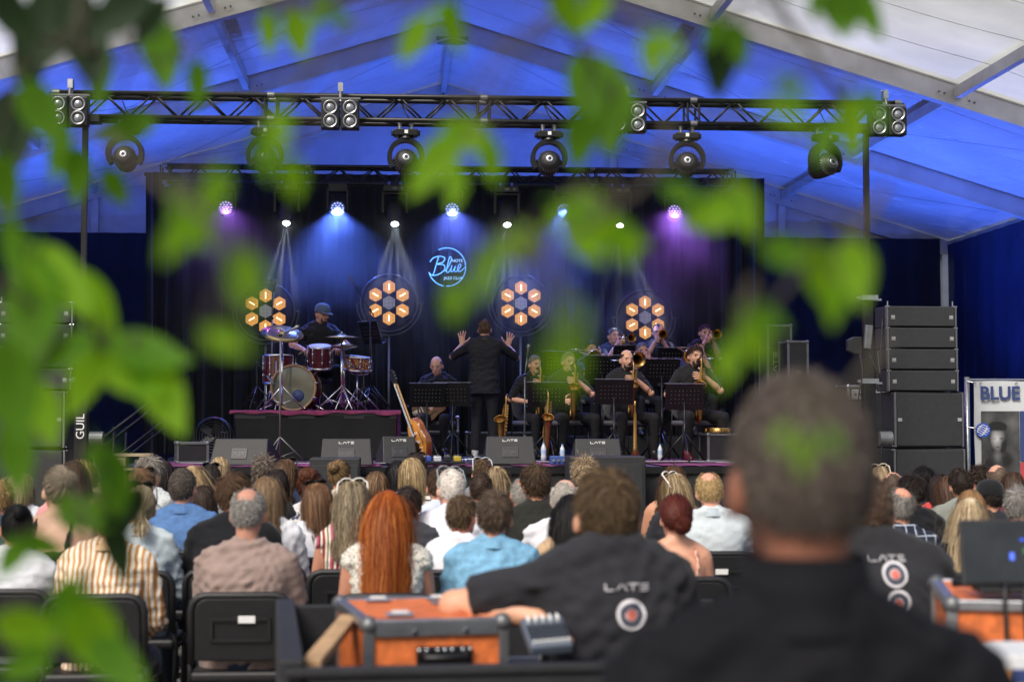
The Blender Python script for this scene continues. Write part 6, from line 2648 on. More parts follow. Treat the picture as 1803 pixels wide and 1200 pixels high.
A(1586, 853, 8.6, 'person in navy and white checked shirt near the second crew member', 'checked shirt',
  Hs(.035, bald='crown'), '#55514d', '#9a958f', checks('check_cotton', '#1a2233', '#aeb6c4', .06), sleeve='long', collar=checks('check_cotton', '#1a2233', '#aeb6c4', .06), skin=SK1, **man)
_gl = A(1789, 853, 9.0, 'person in dark shirt with glasses at the right edge', 'dark shirt at the right edge',
  Hs(.045, fluff=.2), '#77736e', '#c4c0ba', '#2a2d33', skin=SK1, head=(-.6, 0, 0), **man)
glasses(_gl)
# third row ------------------------------------------------------------------
A(322, 821, 9.9, 'person in mid blue linen shirt with stand collar', 'blue linen shirt',
  Hs(.012, dens=1.5), '#4b443d', '#7d756b', M('blue_linen', '#4a6d9c', .88, 0, .16, 30, .005, 24), sleeve='long', collar=M('blue_linen', None), skin='#c99078', w=1.08, bulk=1.05, tagp=True)
A(361, 850, 10.4, 'short person in dark top between blue linen and black t-shirt', 'short person in dark top',
  Hl(.25, clump=.25), '#2c2019', '#54402f', '#26262b', skin=SK3, w=.8, bulk=.8)
A(132, 806, 10.2, 'person in coral pink shirt behind the black strap top', 'coral pink shirt',
  Hl(.2, clump=.3), '#3d2c22', '#6d4f3a', '#d08f8e', skin=SK1, w=.95, bulk=.95)
A(545, 827, 11.0, 'person in patterned cardigan and messy updo behind the white t-shirt', 'patterned cardigan',
  dict(style='bun', tie=(0, -.085, .07), bun=.055, volume=.22, curl=.012, clump=.5), '#4d2a1a', '#8a4f30', dots('flower_print', '#c9c6c4', '#3a3f55', 24, .4), sleeve='long', skin=SK3, **wom)
A(487, 822, 11.0, 'person in black top behind the white blouse', 'black top behind the blouse',
  Hl(.14, clump=.3), DRK, '#3a2c25', '#15151a', skin=SK1, **wom)
A(719, 853, 9.5, 'person half hidden behind the long red hair', 'person half hidden behind the dotted top', Hs(.05), DRK, '#3a302b', '#3a3c42', skin=SK2, w=.95)
A(729, 802, 11.4, 'person in black and white hooped shirt', 'hooped shirt',
  Hl(.26, clump=.35, dens=1.2), '#8b7350', '#cdb68c', stripes('hoop_stripe', 'Z', .034, [(0, '#e2e0da'), (.7, '#17171a')], .85, .003, .006), sleeve='long', skin=SK3, **wom)
A(774, 821, 10.4, 'person in pale blue t-shirt just left of the white polo', 'pale blue t-shirt left of the polo',
  Hs(.035), '#3e2c20', '#6d4f38', '#b9c2d2', skin='#c88c70', **man)
A(846, 829, 11.0, 'person in grey top right of the white polo', 'grey top right of the polo', Hs(.02), '#33271f', '#5c4838', '#55565c', skin=SK2, **man)
A(877, 817, 11.2, 'person in black top, first in front of the conductor', 'black top before the conductor',
  Hl(.24, clump=.5, dens=1.1), '#66523a', '#c9b48e', '#17171b', skin=SK3, **wom)
A(917, 838, 10.6, 'person in blue-striped white shirt, hand at the cheek', 'blue-striped white shirt',
  Hs(.02, bald='crown'), '#8d8880', '#c4beb4', stripes('blue_hoop', 'Z', .03, [(0, '#d9dbe0'), (.65, '#5a6f8f')], .85, .003, .006), skin=SK1, **man)
A(945, 814, 9.8, 'person in dark olive t-shirt, centre of the third row', 'dark olive t-shirt',
  Hs(.06, dens=1.2), '#3a2c1f', '#6d5538', '#23241f', skin='#c99078', w=1.0, bulk=.98)
A(1253, 826, 9.6, 'person in pale blue-grey shirt right of the coral top', 'pale blue-grey shirt',
  Hs(.02, bald='crown', dens=1.2), '#a58a5c', '#d8c39a', '#b9c1c4', sleeve='elbow', collar=M('collar_bg', '#aab4ba', .85), skin='#d59a82', w=1.1, bulk=1.08, tagp=True)
A(1197, 829, 10.4, 'person with white sunglasses pushed up, right of the strappy black top', 'person with white sunglasses',
  Hl(.28, clump=.45, dens=1.2), '#705c40', '#cbb692', '#26262b', glass='#e9e2da', skin=SK3, **wom)
A(1180, 815, 11.2, 'person in strappy black top by the stage edge', 'strappy black top',
  Hl(.3, curl=.012, clump=.5), '#3f2a1c', '#7d5b3c', '#131318', sleeve='none', tank=True, straps=.016, skin='#c08a6c', **wom)
A(1606, 831, 10.2, 'person in black t-shirt right of the checked shirt', 'black t-shirt right of the checks',
  Hs(.06, dens=1.2), '#1f1714', '#43342b', '#131418', skin=SK1, w=.98, bulk=.95)
_capman = A(1744, 842, 10.2, 'person in dark jacket and black cap on the right', 'black cap', Hs(.03), DRK, None, '#26282d', skin=SK1, head=(.5, 0, 0), **man)
cap_hat(_capman, '#141518', 0)
# rows near the stage ---------------------------------------------------------
A(32, 826, 10.8, 'person in white shirt second from the left edge, farther back', 'white shirt farther back at the left', Hl(.2, clump=.35), BLOND, BLONDH, '#d6dadd', skin=SK3, **wom)
A(4, 842, 9.6, 'person in slate shirt cut by the left edge', 'slate shirt at the left edge', Hs(.05), '#8a7048', '#b89a68', '#3f4a57', skin=SK1, **man)
A(147, 808, 11.6, 'person in olive top with short ringlets at the left', 'olive top at the left', Hl(.1, curl=.016, clump=.6, volume=.2), '#8d7148', '#cdb27c', '#4a4d40', skin=SK3, **wom)
A(257, 798, 11.8, 'person in white dotted blouse with head bowed, left side', 'white dotted blouse', Hs(.07, dens=1.2), '#7d766c', '#b8b0a4', dots('tiny_dots', '#cfd3d2', '#3a3f45', 60, .2), head=(-.6, .3, 0), skin=SK3, **wom)
A(246, 820, 10.6, 'person in grey top with sunglasses pushed up, behind the pale blue shirt', 'grey top behind the pale blue shirt', Hs(.05), '#6d533c', '#a0815c', '#8f9496', glass='#1a1a1e', skin=SK1)
A(286, 806, 12.2, 'person in olive green top behind the blue linen shirt', 'olive green top', Hl(.3, clump=.25), DRK, '#3f322b', '#4c5142', skin=SK3, **wom)
A(348, 815, 11.2, 'person in pale top right of the blue linen shirt', 'pale top right of blue linen', Hl(.36, clump=.4, dens=1.1), '#826a4a', '#c2aa82', '#c6ccd0', skin=SK3, **wom)
A(370, 813, 12.2, 'person with dark sunglasses pushed up beside the pale top', 'person with dark sunglasses', Hl(.12, clump=.3), DRK, '#3f322a', '#2f3138', glass='#101014', skin=SK1, **wom)
A(391, 801, 13.0, 'person in cream top in front of the left floor monitor', 'cream top', dict(style='tie', tie=(0, -.11, -.05), length=.16), '#86704f', '#c9b490', '#c9c0b0', skin=SK3, **wom)
A(464, 803, 13.2, 'person in dark top with tight curls near the left monitor', 'dark top with tight curls', Hs(.06, curl=.012, fluff=.35, dens=1.4, volume=.25), '#5d5148', '#9c8e82', '#2b2c33', skin=SK1)
A(501, 804, 12.8, 'person in navy top with sunglasses pushed up near the drum riser', 'navy top near the drum riser', Hl(.3, clump=.35), '#4a3626', '#7d6042', '#28344d', glass='#121216', skin=SK3, **wom)
A(601, 808, 12.0, 'person in beige top with a hair clip before the middle monitor', 'beige top', dict(style='bun', tie=(0, -.095, .05), bun=.04, volume=.15), '#6d5438', '#b09068', '#b5a894', skin=SK3, **wom)
A(663, 826, 11.6, 'person in dark blue top right of the hair clip', 'dark blue top', Hl(.17, clump=.3), '#5a442e', '#927252', '#2c3547', skin=SK3, **wom)
A(700, 807, 13.2, 'person in black with straight dark hair left of the guitar', 'person in black left of the guitar', Hl(.3, clump=.25), BLKH, '#272220', '#141418', skin=SK3, **wom)
A(733, 796, 13.8, 'person right below the leaning guitar', 'person below the guitar', Hs(.05), '#2b211b', '#54453a', '#3c3f46', glass='#15151a', skin=SK1)
A(846, 806, 13.2, 'person in grey shirt, front row below the conductor', 'grey shirt below the conductor', Hs(.05), '#4d3a2a', '#83684c', '#6d7378', glass='#c9d2d6', skin=SK1)
A(1031, 806, 12.6, 'person with pale ringlets before the right floor monitor', 'person with pale ringlets', Hs(.075, curl=.014, fluff=.35, dens=1.4, volume=.3), '#8d775c', '#c9b394', '#a59a8c', skin=SK3, **wom)
A(1552, 817, 12.2, 'person in pale top with sunglasses left of the bald one', 'pale top right of the foreground head', Hl(.18), BLOND, BLONDH, '#b9b4aa', glass='#d9cfb8', skin=SK3, **wom)
A(1574, 826, 12.0, 'person with shaven head in grey, left under the speaker stack', 'shaven head under the stack', Hs(.006, bald='top'), '#5d4d42', None, '#5b5f66', skin='#c58f78', **man)
A(1632, 818, 13.2, 'person in dark top in the farthest row under the speakers', 'dark top in the farthest row', Hs(.07), BLKH, '#2a2422', '#2d2f36', skin=SK2, **wom)
A(1650, 831, 11.6, 'person in red top under the speaker stack', 'red top', Hl(.26, clump=.25, dens=1.2), '#1d1412', '#40302a', '#b5423f', skin=SK3, **wom)
A(1671, 834, 11.4, 'person in olive vest right of the red top', 'olive vest', Hl(.28, clump=.3), '#3a281e', '#694a36', '#6a6c5c', skin=SK3, **wom)
A(1695, 821, 11.0, 'person in grey shirt right under the banner edge', 'grey shirt under the banner', Hs(.025, bald='temples', dens=1.2), '#2a201b', '#4d3f36', '#7d8078', skin='#c08a70', **man)
A(1721, 817, 13.2, 'person in brown top farthest back under the banner', 'brown top under the banner', Hs(.055, curl=.01, fluff=.2), '#2b1f19', '#5a4638', '#4d443c', skin=SK1)
A(1758, 814, 12.2, 'person with bald head in dark shirt below the portrait', 'bald head below the portrait', Hs(.005, bald='top'), '#5d4d42', None, '#34363c', skin='#cc937b', **man)
A(1781, 826, 11.2, 'person in maroon top at the right, below the banner', 'maroon top', Hl(.16, clump=.3), '#33241b', '#5f4632', '#5c3038', skin=SK3, **wom)
# ============================================================ FRONT OF HOUSE
M('print_pale', (.62, .60, .62), .8)
CHAR = M('charcoal_tee', (.022, .022, .026), .9, 0, .15, 18, .005, 16, spec=.2, sheen=.08)


def stick(inf, mb, x0, z0, off, mat, sub_=0):
    """lay a flat print (drawn in x,z about 0,0) on the back of a shirt"""
    bm = bmesh.new()
    me = mb.mesh('t')
    bm.from_mesh(me)
    bpy.data.meshes.remove(me)
    if sub_:
        bmesh.ops.subdivide_edges(bm, edges=bm.edges[:], cuts=sub_, use_grid_fill=True)
    bm.verts.index_update()
    mb.v = [tuple(v.co) for v in bm.verts]
    mb.f = [tuple(v.index for v in f.verts) for f in bm.faces]
    bm.free()
    vs = []
    for (x, y, z) in mb.v:
        hit = inf['shirt'].ray_cast(V((x0 + x, -1.5, z0 + z)), V((0, 1, 0)))[0]
        vs.append((x0 + x, (hit.y if hit else -.12) - off, z0 + z))
    mb.v = vs
    return mb.build('print', mat, inf['root'], True)


def roundel(inf, x0, z0, r):
    for k, (r0, r1, mt) in enumerate(((0, 1, M('print_pale', None)), (.42, .78, M('print_dark', (.05, .055, .08), .8)), (0, .34, M('print_red', (.62, .16, .12), .8)))):
        mb = MB()
        rings = [r * (r0 + (r1 - r0) * q / 4) + 1e-5 for q in range(5)]
        mb.lathe([(q, 0) for q in rings], Matrix.Rotation(PI / 2, 4, 'X'), 28)
        stick(inf, mb, x0, z0, .0035 + .0015 * k, mt)


def late_print(inf, x0, z0, size):
    mb = late(size, .002)
    stick(inf, mb, x0, z0, .006, M('print_pale', None), 3)


# crew member at the desk, one arm on the orange case
tp_ = W(1075, 818, 4.75)
ts = tp_.z / 1.262
ta = {-1: dict(e=(-.39, .10, .90), h=(-.19, -.02, .88), d=(.95, -.1, -.12), n=(0, .1, -1), curl=.35), 1: dict(h=(.16, .36, .64))}
tech = person('crew member in charcoal t-shirt with white print, arm on the orange case', (tp_.x, 4.75, 0), .06, True, ts, w=.98, bulk=.98, lean=.03, skin='#cf9a7c', shirt=CHAR, sleeve='short',
              hair=Hs(.038, n=4200, wid=.002, volume=.07, clump=.12), hairc='#4a3a29', hairhi='#8c7350', arms=ta, vox=.0085, fold=.01, hd=.045, legs=BLACKC, group='crew members at the mixing desks')
late_print(tech, .022, .962, .11)
roundel(tech, .03, .895, .038)
put_chair(tp_.x, 4.70, 'black chair under the crew member in charcoal t-shirt', .06)
# second crew member
t2 = W(1538, 812, 5.4)
s2 = t2.z / 1.285
tech2 = person('crew member in black t-shirt with two round prints, beside the right desk', (t2.x, 5.4, 0), -.05, True, s2, w=1.14, bulk=1.12, lean=.14, skin='#c98f74', shirt=M('black_tee', (.014, .014, .017), .9, 0, .15, 18, .006, 12, sheen=.08), sleeve='short',
               hair=Hs(.012, n=2200, wid=.0035), hairc='#5c4a3c', hairhi='#8a7462', vox=.0095, legs=BLACKC, hd=.05, group='crew members at the mixing desks')
roundel(tech2, .045, .955, .038)
roundel(tech2, .05, .875, .036)
late_print(tech2, .03, 1.0, .11)
put_chair(t2.x, 5.35, 'black chair under the crew member in black t-shirt', -.05)

# booth of black boards
BD = M('black_board', (.012, .012, .014), .6, 0, .3, 8, .002, 60)
vpx = math.atan((697 - 470) / FPX)
bo = thing('desk_booth', 'black wooden desk enclosure around the orange case', 'desk', WX(520, 4.1, 0), vpx)
zb = .94
MB().box((-.005, .72, .48), (.058, 1.42, .92)).build('side_board', BD, bo, bevel=.006)
MB().box((.40, 0.0, .455), (.74, .03, .885)).build('front_board', BD, bo, bevel=.005)
MB().box((.38, 0.0, .91), (.80, .05, .02)).build('front_rail', BD, bo, bevel=.004)
MB().box((.70, 1.42, .47), (1.4, .03, .90)).build('rear_board', BD, bo, bevel=.005)
MB().box((.70, .71, .60), (1.34, 1.38, .03)).build('shelf', BD, bo)
for x in (.1, 1.3):
    for y in (.1, 1.3):
        MB().box((x, y, .29), (.05, .05, .58)).build('leg', BD, bo)
# orange flight case
ORG = M('orange_laminate', (.62, .15, .035), .55, 0, .3, 30, .002, 90)
cw, cd, ch = .385, .60, .355
nl = W(645, 1100, 4.62)
rz = math.atan((697 - 312) / FPX) + R(2)
cl = V((nl.x, 4.62, .617)) + Matrix.Rotation(rz, 3, 'Z') @ V((cw / 2, cd / 2, 0))
oc = flight_case('orange_flight_case', 'orange flight case with steel edges under the crew member\'s arm', cl, (cw, cd, ch), rz, ORG, STEEL, GREYM)
MB().box((0, -cd / 2 - .002, ch - .034), (cw - .05, .012, .02)).build('lid_rim', STEEL, oc)
for x in (-.06, .08):
    MB().cyl((x, -cd / 2 - .005, ch - .034), (x, -cd / 2 - .014, ch - .034), .007, n=10).build('rivet', CHROME, oc)
hn = thing  # keep
hp = MB().box((.02, -cd / 2 - .004, ch - .125), (.155, .012, .105)).build('handle_plate', BLKM, oc, bevel=.006)
MB().tube([(-.035, -cd / 2 - .012, ch - .09), (-.035, -cd / 2 - .035, ch - .10), (.075, -cd / 2 - .035, ch - .10), (.075, -cd / 2 - .012, ch - .09)], .009, 8).build('grip', BLKP, hp, True)
for x in (-.05, -.03, .0, .02, .04, .07, .09):
    MB().ell((x, -cd / 2 - .012, ch - .083), (.006, .004, .006), n=8, m=6).build('rivet', CHROME, hp)
for x, y in ((-.085, .2), (.1, .2), (-.085, -.2)):
    lt = MB().box((x, y, ch + .004), (.075, .04, .008)).build('latch_dish', M('latch_blue', (.25, .3, .38), .4, .5), oc, bevel=.003)
    MB().box((x, y, ch + .010), (.045, .026, .006)).build('paper_tag', WHITEP, lt)
MB().box((.10, .08, ch + .004), (.09, .03, .006)).build('badge', M('latch_blue', None), oc)
me = text_mesh('A S', .05, .001, .001)
put('lettering', me, M('faded_print', (.75, .5, .38), .7), oc, loc=(-cw / 2 - .001, -.14, ch - .24), rot=(PI / 2, 0, -PI / 2))
# timber batten leaning in the booth
p0, p1 = W(548, 1155, 4.35), W(603, 1088, 4.9)
bt = MB().bar(p0 + V((0, 0, -.02)), p1 + V((0.02, 0, 0)), .05, .024).build('timber_batten', M('raw_timber', (.40, .25, .13), .75, 0, .25, 9, .002, 40), None, bevel=.003)
tag(bt, 'raw timber batten leaning inside the desk booth', 'batten')
# small mixer under the crew member's hand
mp_ = W(962, 1118, 4.55)
mxr = thing('small_mixer', 'small grey-blue mixer with knobs tilted before the crew member', 'mixer', mp_, 0)
T = Matrix.Rotation(R(27), 4, 'X') @ Matrix.Rotation(R(8), 4, 'Z')
MB(T).box((0, 0, 0), (.115, .14, .03)).build('housing', M('mixer_grey', (.09, .11, .145), .45, 0, .1, 20), mxr, bevel=.006)
for i in range(8):
    for j_ in range(5):
        MB(T).cyl((-.045 + .013 * i, -.055 + .018 * j_, .015), (-.045 + .013 * i, -.055 + .018 * j_, .024), .0042, n=8).build('knob', BLKP if j_ else WHITEP, mxr)
for i in range(5):
    MB(T).box((-.04 + .02 * i, .05, .02), (.006, .025, .012)).build('fader', WHITEP, mxr)
mst = MB(Matrix.Rotation(R(0), 4, 'X')).cyl((0, .03, -.5), (0, .03, -.02), .012).build('support', BLKM, mxr)
th = hand
# right hand end of the crew member's console
ct = flight_case('flight_case', 'grey case edge showing right of the orange case', WX(925, 4.9, .617) + V((0, 0, 0)), (.22, .4, .19), rz, BLKM, STEEL, GREYM)

# right-hand orange desk and screen
ro = flight_case('orange_flight_case', 'large orange case with cables over its edge at the right', WX(1790, 4.35, 0) + V((.215, .3, 0)), (.62, .62, W(1740, 1056, 4.4).z), R(-14), ORG, STEEL, GREYM)
rh = W(1740, 1056, 4.4).z
o = late(.16, .002).build('logo', M('faded_print', None), ro); o.matrix_local = Matrix.Translation((-.24, -.314, rh - .20))
for k in range(3):
    x = -.16 + .05 * k
    MB().tube(bez([(x, -.1, rh + .02), (x, -.27, rh + .04), (x - .01, -.335, rh - .03), (x + .01, -.335, rh - .5), (x, -.33, rh - .9)], 6), .006, 6).build('cable', BLKP, ro, True)
MB().tube(bez([(-.28, -.05, rh + .02), (-.1, -.12, rh + .05), (.05, -.02, rh + .03), (.2, -.15, rh + .06)], 6), .012, 8).build('cable', BLKP, ro, True)
sp_ = WX(1760, 4.5, W(1740, 1036, 4.5).z)
scn = thing('console_screen', 'black console screen with faint blue and green painted reflections at the right', 'screen', sp_ + V((.03, 0, 0)), R(-6))
Ts = Matrix.Rotation(R(-12), 4, 'X')
MB(Ts).box((0, 0, .095), (.27, .02, .18)).build('frame', BLKP, scn, bevel=.006)
sg_ = MB(Ts).box((0, -.012, .097), (.255, .004, .162)).build('glass', M('screen_glass', (.016, .018, .018), .12, 0, .5, 9, spec=.6), scn)
for (x, z, w_, h_, c) in ((.03, .13, .012, .006, '#2a4fd0'), (.055, .13, .01, .006, '#2a4fd0'), (.0, .085, .012, .02, '#4b6ae6'), (.045, .10, .03, .016, '#2f5a3a'), (.09, .12, .02, .006, '#2a4fd0')):  # glowing patches stand in for blue and green reflections on the glass
    MB(Ts).box((x, -.0155, z), (w_, .001, h_)).build('painted_reflection', M('screen_' + c[1:], c, .4, emit=c, es=.5), sg_)
MB().box((0, -.01, .0), (.2, .12, .015)).build('foot', BLKP, scn, bevel=.004)
# printed box at the lower right corner
bx_ = WX(1800, 3.6, W(1770, 1150, 3.6).z)
pbx = thing('printed_box', 'white and navy printed box in the lower right corner', 'box', (bx_.x, 3.7, 0), R(-6))
hb = bx_.z
MB().box((0, 0, hb / 2), (.2, .24, hb - .002)).build('carton', M('white_carton', (.6, .61, .62), .7), pbx, bevel=.003)
MB().box((0, -.122, hb - .045), (.2, .003, .03)).build('print_band', M('navy_print', (.02, .04, .14), .6), pbx)
for x, c in ((-.045, '#b060a0'), (-.03, '#d09040')):
    MB().box((x, -.1245, hb - .045), (.012, .002, .03)).build('print_patch', M('patch_' + c[1:], c, .6), pbx)

# the man in the foreground
fp = W(1417, 640, 1.92)
fs_ = 1.0
zoff = fp.z - 1.335
fore = person('large blurred person in black jacket standing close to the camera, back turned', (fp.x, 1.92, zoff), -.06, True, fs_, w=1.03, bulk=.88, lean=.03, skin='#8a5a47', shirt=M('black_jacket', (.006, .006, .008), .85, 0, .2, 10, .006, 10, spec=.2), sleeve='long',
              collar=M('black_jacket', None), hair=Hs(.02, n=6000, wid=.0016, clump=0, volume=.05), hairc='#4a403a', hairhi='#8d837a', vox=.0085, legs=BLACKC, fold=.011, head=(.1, .02, 0), hd=-.03)
fore['root']['label'] = 'large blurred person in black jacket on a stool close to the camera'
MB().lathe([(.072, 1.005), (.070, 1.04), (.066, 1.105), (.070, 1.118), (.077, 1.08), (.085, 1.02)], Matrix.Translation((0, .012, 0)), 26).build('high_collar', M('black_jacket', None), fore['root'], True)
bs = thing('bar_stool', 'tall black stool under the person close to the camera', 'stool', (fp.x, 1.92, 0))
MB().lathe([(0, zoff + .36), (.17, zoff + .36), (.18, zoff + .39), (.16, zoff + .42), (0, zoff + .425)], None, 24).build('seat', BLKP, bs, True)
for k in range(4):
    a = PI / 4 + k * PI / 2
    MB().cyl((.1 * math.cos(a), .1 * math.sin(a), zoff + .37), (.2 * math.cos(a), .2 * math.sin(a), .0), .014, n=8).build('leg', BLKM, bs, True)
# ============================================================ FOLIAGE close to the lens
def leafmat(name, col, trans):
    m = bpy.data.materials.new(name)
    m.use_nodes = True
    nt = m.node_tree
    b = nt.nodes['Principled BSDF']
    b.inputs['Roughness'].default_value = .6
    b.inputs['Specular IOR Level'].default_value = .2
    mix = setcol(nt, b.inputs['Base Color'], col, .2, 25)
    tr = N(nt, 'ShaderNodeBsdfTranslucent')
    tr.inputs[0].default_value = (min(1, col[0] * 2.7), min(1, col[1] * 2.2), col[2] * .5, 1)
    ms_ = N(nt, 'ShaderNodeMixShader')
    ms_.inputs[0].default_value = trans
    nt.links.new(b.outputs[0], ms_.inputs[1])
    nt.links.new(tr.outputs[0], ms_.inputs[2])
    nt.links.new(ms_.outputs[0], nt.nodes['Material Output'].inputs[0])
    return m


LM = [leafmat('leaf_dark', (.008, .024, .004), .12), leafmat('leaf_mid', (.08, .20, .012), .5), leafmat('leaf_bright', (.17, .35, .014), .6)]  # copies of one leaf; backlight on the bright leaves is put into the colour


def leaf_mesh(k):
    rr = random.Random(k)
    n = 9
    vs, fs = [], []
    wd = rr.uniform(.24, .30)
    for i in range(n + 1):
        t = i / n
        h = wd * math.sin(PI * t ** .8) ** .85 * (1 - .25 * t) + .001
        y = t - .0
        bend = .10 * math.sin(t * 2.2)
        for sx, zz in ((-1, .05), (-.5, .015), (0, 0), (.5, .015), (1, .05)):
            vs.append((sx * h, y, zz * (h / wd) - bend + .01 * math.sin(i * 2 + sx * 3)))
    for i in range(n):
        for j_ in range(4):
            q = i * 5 + j_
            fs.append((q, q + 1, q + 6, q + 5))
    # midrib and stalk
    mb = MB().add(vs, fs)
    mb.tube([(0, -.18, .0), (0, 0, 0), (0, .5, -.085)], [.012, .011, .006], 5)
    return mb.mesh('leaf')


LMESH = [[None] * 3 for _ in range(4)]
for a in range(4):
    for b in range(3):
        me = leaf_mesh(a)
        me.materials.append(LM[b])
        me.polygons.foreach_set('use_smooth', [True] * len(me.polygons))
        LMESH[a][b] = me
BARK = M('twig_bark', (.06, .05, .03), .8, 0, .2, 30)


def branch(label, leaves, seed, stem):
    rr = random.Random(seed)
    p0 = W(*stem[0])
    t = thing('tree_branch', label, 'branch', p0, 0, 'leafy branches hanging before the lens')
    pts = [W(*s_) - p0 for s_ in stem]
    MB().tube(bez(pts, 6), lerp_r([.0032 - .002 * i / (len(pts) - 1) for i in range(len(pts))], 6), 6).build('twig', BARK, t, True)
    allp = bez(pts, 6)
    for (px, py, ln, ang, tone, dep) in leaves:
        c = W(px, py, dep)
        L = ln / FPX * dep * (.82 if px < 330 and py > 380 else .92 if px < 300 else .76)
        a = R(ang)
        d = (_rt * math.cos(a) - _up * math.sin(a)) + _fw * rr.uniform(-.35, .35)
        d.normalize()
        nn = (-_fw + _up * rr.uniform(.0, .9) + _rt * rr.uniform(-.4, .4))
        nn = (nn - d * nn.dot(d)).normalized()
        x = d.cross(nn)
        base = c - d * L * .5 - p0
        mx = Matrix((x, d, nn)).transposed().to_4x4()
        mx = Matrix.Translation(base) @ mx @ Matrix.Scale(L, 4)
        o = put('leaf', LMESH[rr.randrange(4)][tone], None, t)
        o.matrix_local = mx
        # its stalk runs to the nearest point of the twig
        q = min(allp, key=lambda v: (v - base).length)
        if (q - base).length < 1.2:
            MB().tube([q, (q + base) / 2 + V((0, 0, .02)), base], [.0018, .0014, .0012], 5).build('leaf_stalk', BARK, t)
    return t


D, G, B_ = 0, 1, 2
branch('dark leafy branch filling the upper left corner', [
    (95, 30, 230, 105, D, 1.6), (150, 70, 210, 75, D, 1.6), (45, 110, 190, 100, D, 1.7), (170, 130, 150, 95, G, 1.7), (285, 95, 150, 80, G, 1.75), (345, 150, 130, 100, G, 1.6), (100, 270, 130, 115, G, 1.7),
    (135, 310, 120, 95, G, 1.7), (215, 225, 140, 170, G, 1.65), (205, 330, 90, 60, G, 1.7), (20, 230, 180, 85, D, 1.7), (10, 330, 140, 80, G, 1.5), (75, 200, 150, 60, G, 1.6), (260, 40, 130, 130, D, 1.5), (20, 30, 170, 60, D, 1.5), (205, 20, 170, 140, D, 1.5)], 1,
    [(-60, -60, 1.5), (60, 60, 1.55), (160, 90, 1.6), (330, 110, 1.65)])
branch('bright leafy spray across the top, left of centre', [
    (470, 60, 120, 95, B_, 1.55), (525, 60, 130, 75, B_, 1.5), (560, 20, 110, 110, G, 1.5), (600, 30, 100, 20, G, 1.3), (725, 70, 140, 120, B_, 1.35), (800, 50, 150, 70, B_, 1.35), (770, 20, 110, 160, B_, 1.35), (490, 230, 130, 95, B_, 1.05), (465, 275, 130, 80, G, 1.2), (515, 315, 120, 85, B_, 1.1)], 2,
    [(380, -80, 1.4), (480, 10, 1.45), (620, 0, 1.4), (790, -20, 1.35)])
branch('pale blurred leaves before the left curtain', [
    (340, 385, 170, 60, B_, .95), (375, 340, 140, 110, B_, .95), (310, 420, 130, 120, B_, .95), (430, 500, 150, 80, B_, .75), (400, 600, 130, 20, B_, .85), (440, 470, 120, 40, B_, .8)], 3,
    [(180, 240, 1.0), (290, 330, .97), (400, 420, .9), (420, 560, .86)])
branch('bright leafy spray hanging at the top centre', [
    (760, 290, 200, 125, B_, 1.3), (830, 240, 160, 25, B_, 1.3), (865, 290, 110, 80, B_, 1.3), (800, 330, 120, 100, B_, 1.25), (1000, 20, 140, 60, B_, 1.4), (1045, 15, 130, 120, B_, 1.4), (1035, 160, 220, 85, G, 1.5), (1075, 200, 220, 95, G, 1.5), (1060, 120, 130, 20, G, 1.45), (1020, 250, 150, 100, G, 1.45), (1150, 100, 130, 80, B_, 1.1), (1185, 80, 110, 60, B_, 1.1)], 4,
    [(950, -60, 1.4), (990, 40, 1.42), (1040, 110, 1.45), (1080, 180, 1.48)])
branch('leafy spray at the top right with one dark leaf', [
    (1270, 110, 190, 92, D, 1.45), (1300, 80, 120, 70, G, 1.4), (1255, 60, 100, 110, G, 1.4), (1470, 15, 150, 75, G, 1.5), (1530, 20, 160, 60, G, 1.5), (1440, 0, 110, 110, G, 1.5), (1500, 10, 150, 90, G, 1.5), (1390, 200, 170, 15, B_, .95), (1500, 225, 170, 85, B_, 1.35), (1540, 190, 120, 60, G, 1.35), (1450, 250, 120, 110, G, 1.3), (1400, 160, 120, 40, G, 1.0)], 5,
    [(1330, -80, 1.45), (1380, 20, 1.45), (1450, 120, 1.4), (1490, 180, 1.38)])
branch('bright broad leaves over the centre right of the stage', [
    (1070, 395, 240, 20, B_, 1.12), (1010, 370, 160, 150, B_, 1.12), (1030, 430, 150, 40, B_, 1.1), (1100, 430, 130, 70, B_, 1.1), (905, 430, 150, 160, B_, .95), (850, 480, 150, 110, B_, .95), (800, 530, 110, 95, B_, .95), (1250, 375, 170, 165, B_, 1.15), (1310, 365, 160, 70, B_, 1.15), (1205, 340, 120, 20, G, 1.15), (990, 640, 150, 95, B_, .62), (1010, 560, 110, 60, B_, .66)], 6,
    [(1180, 210, 1.2), (1140, 320, 1.15), (1040, 390, 1.08), (930, 470, .95)])
branch('bright leaves before the right curtain', [
    (1390, 445, 150, 15, G, 1.2), (1450, 490, 190, 70, B_, 1.1), (1505, 480, 180, 85, B_, 1.1), (1470, 540, 110, 95, B_, 1.1), (1330, 600, 150, 60, B_, 1.0), (1280, 640, 130, 110, B_, .95), (1350, 560, 110, 30, G, 1.0)], 7,
    [(1560, 330, 1.15), (1500, 420, 1.12), (1420, 470, 1.1), (1340, 560, 1.02)])
branch('large green leaves before the left speakers', [
    (50, 560, 280, 95, G, 1.5), (110, 490, 220, 45, B_, 1.5), (165, 540, 190, 60, B_, 1.55), (20, 690, 240, 80, G, 1.4), (145, 670, 180, 115, B_, 1.6), (265, 615, 190, 10, G, 1.5), (285, 690, 220, 60, B_, 1.5), (230, 660, 180, 30, B_, 1.5), (110, 620, 160, 150, G, 1.5), (20, 440, 150, 90, G, 1.4), (80, 730, 160, 75, B_, 1.5), (30, 800, 190, 85, G, 1.45)], 8,
    [(-90, 420, 1.45), (30, 520, 1.5), (130, 590, 1.52), (250, 640, 1.5)])
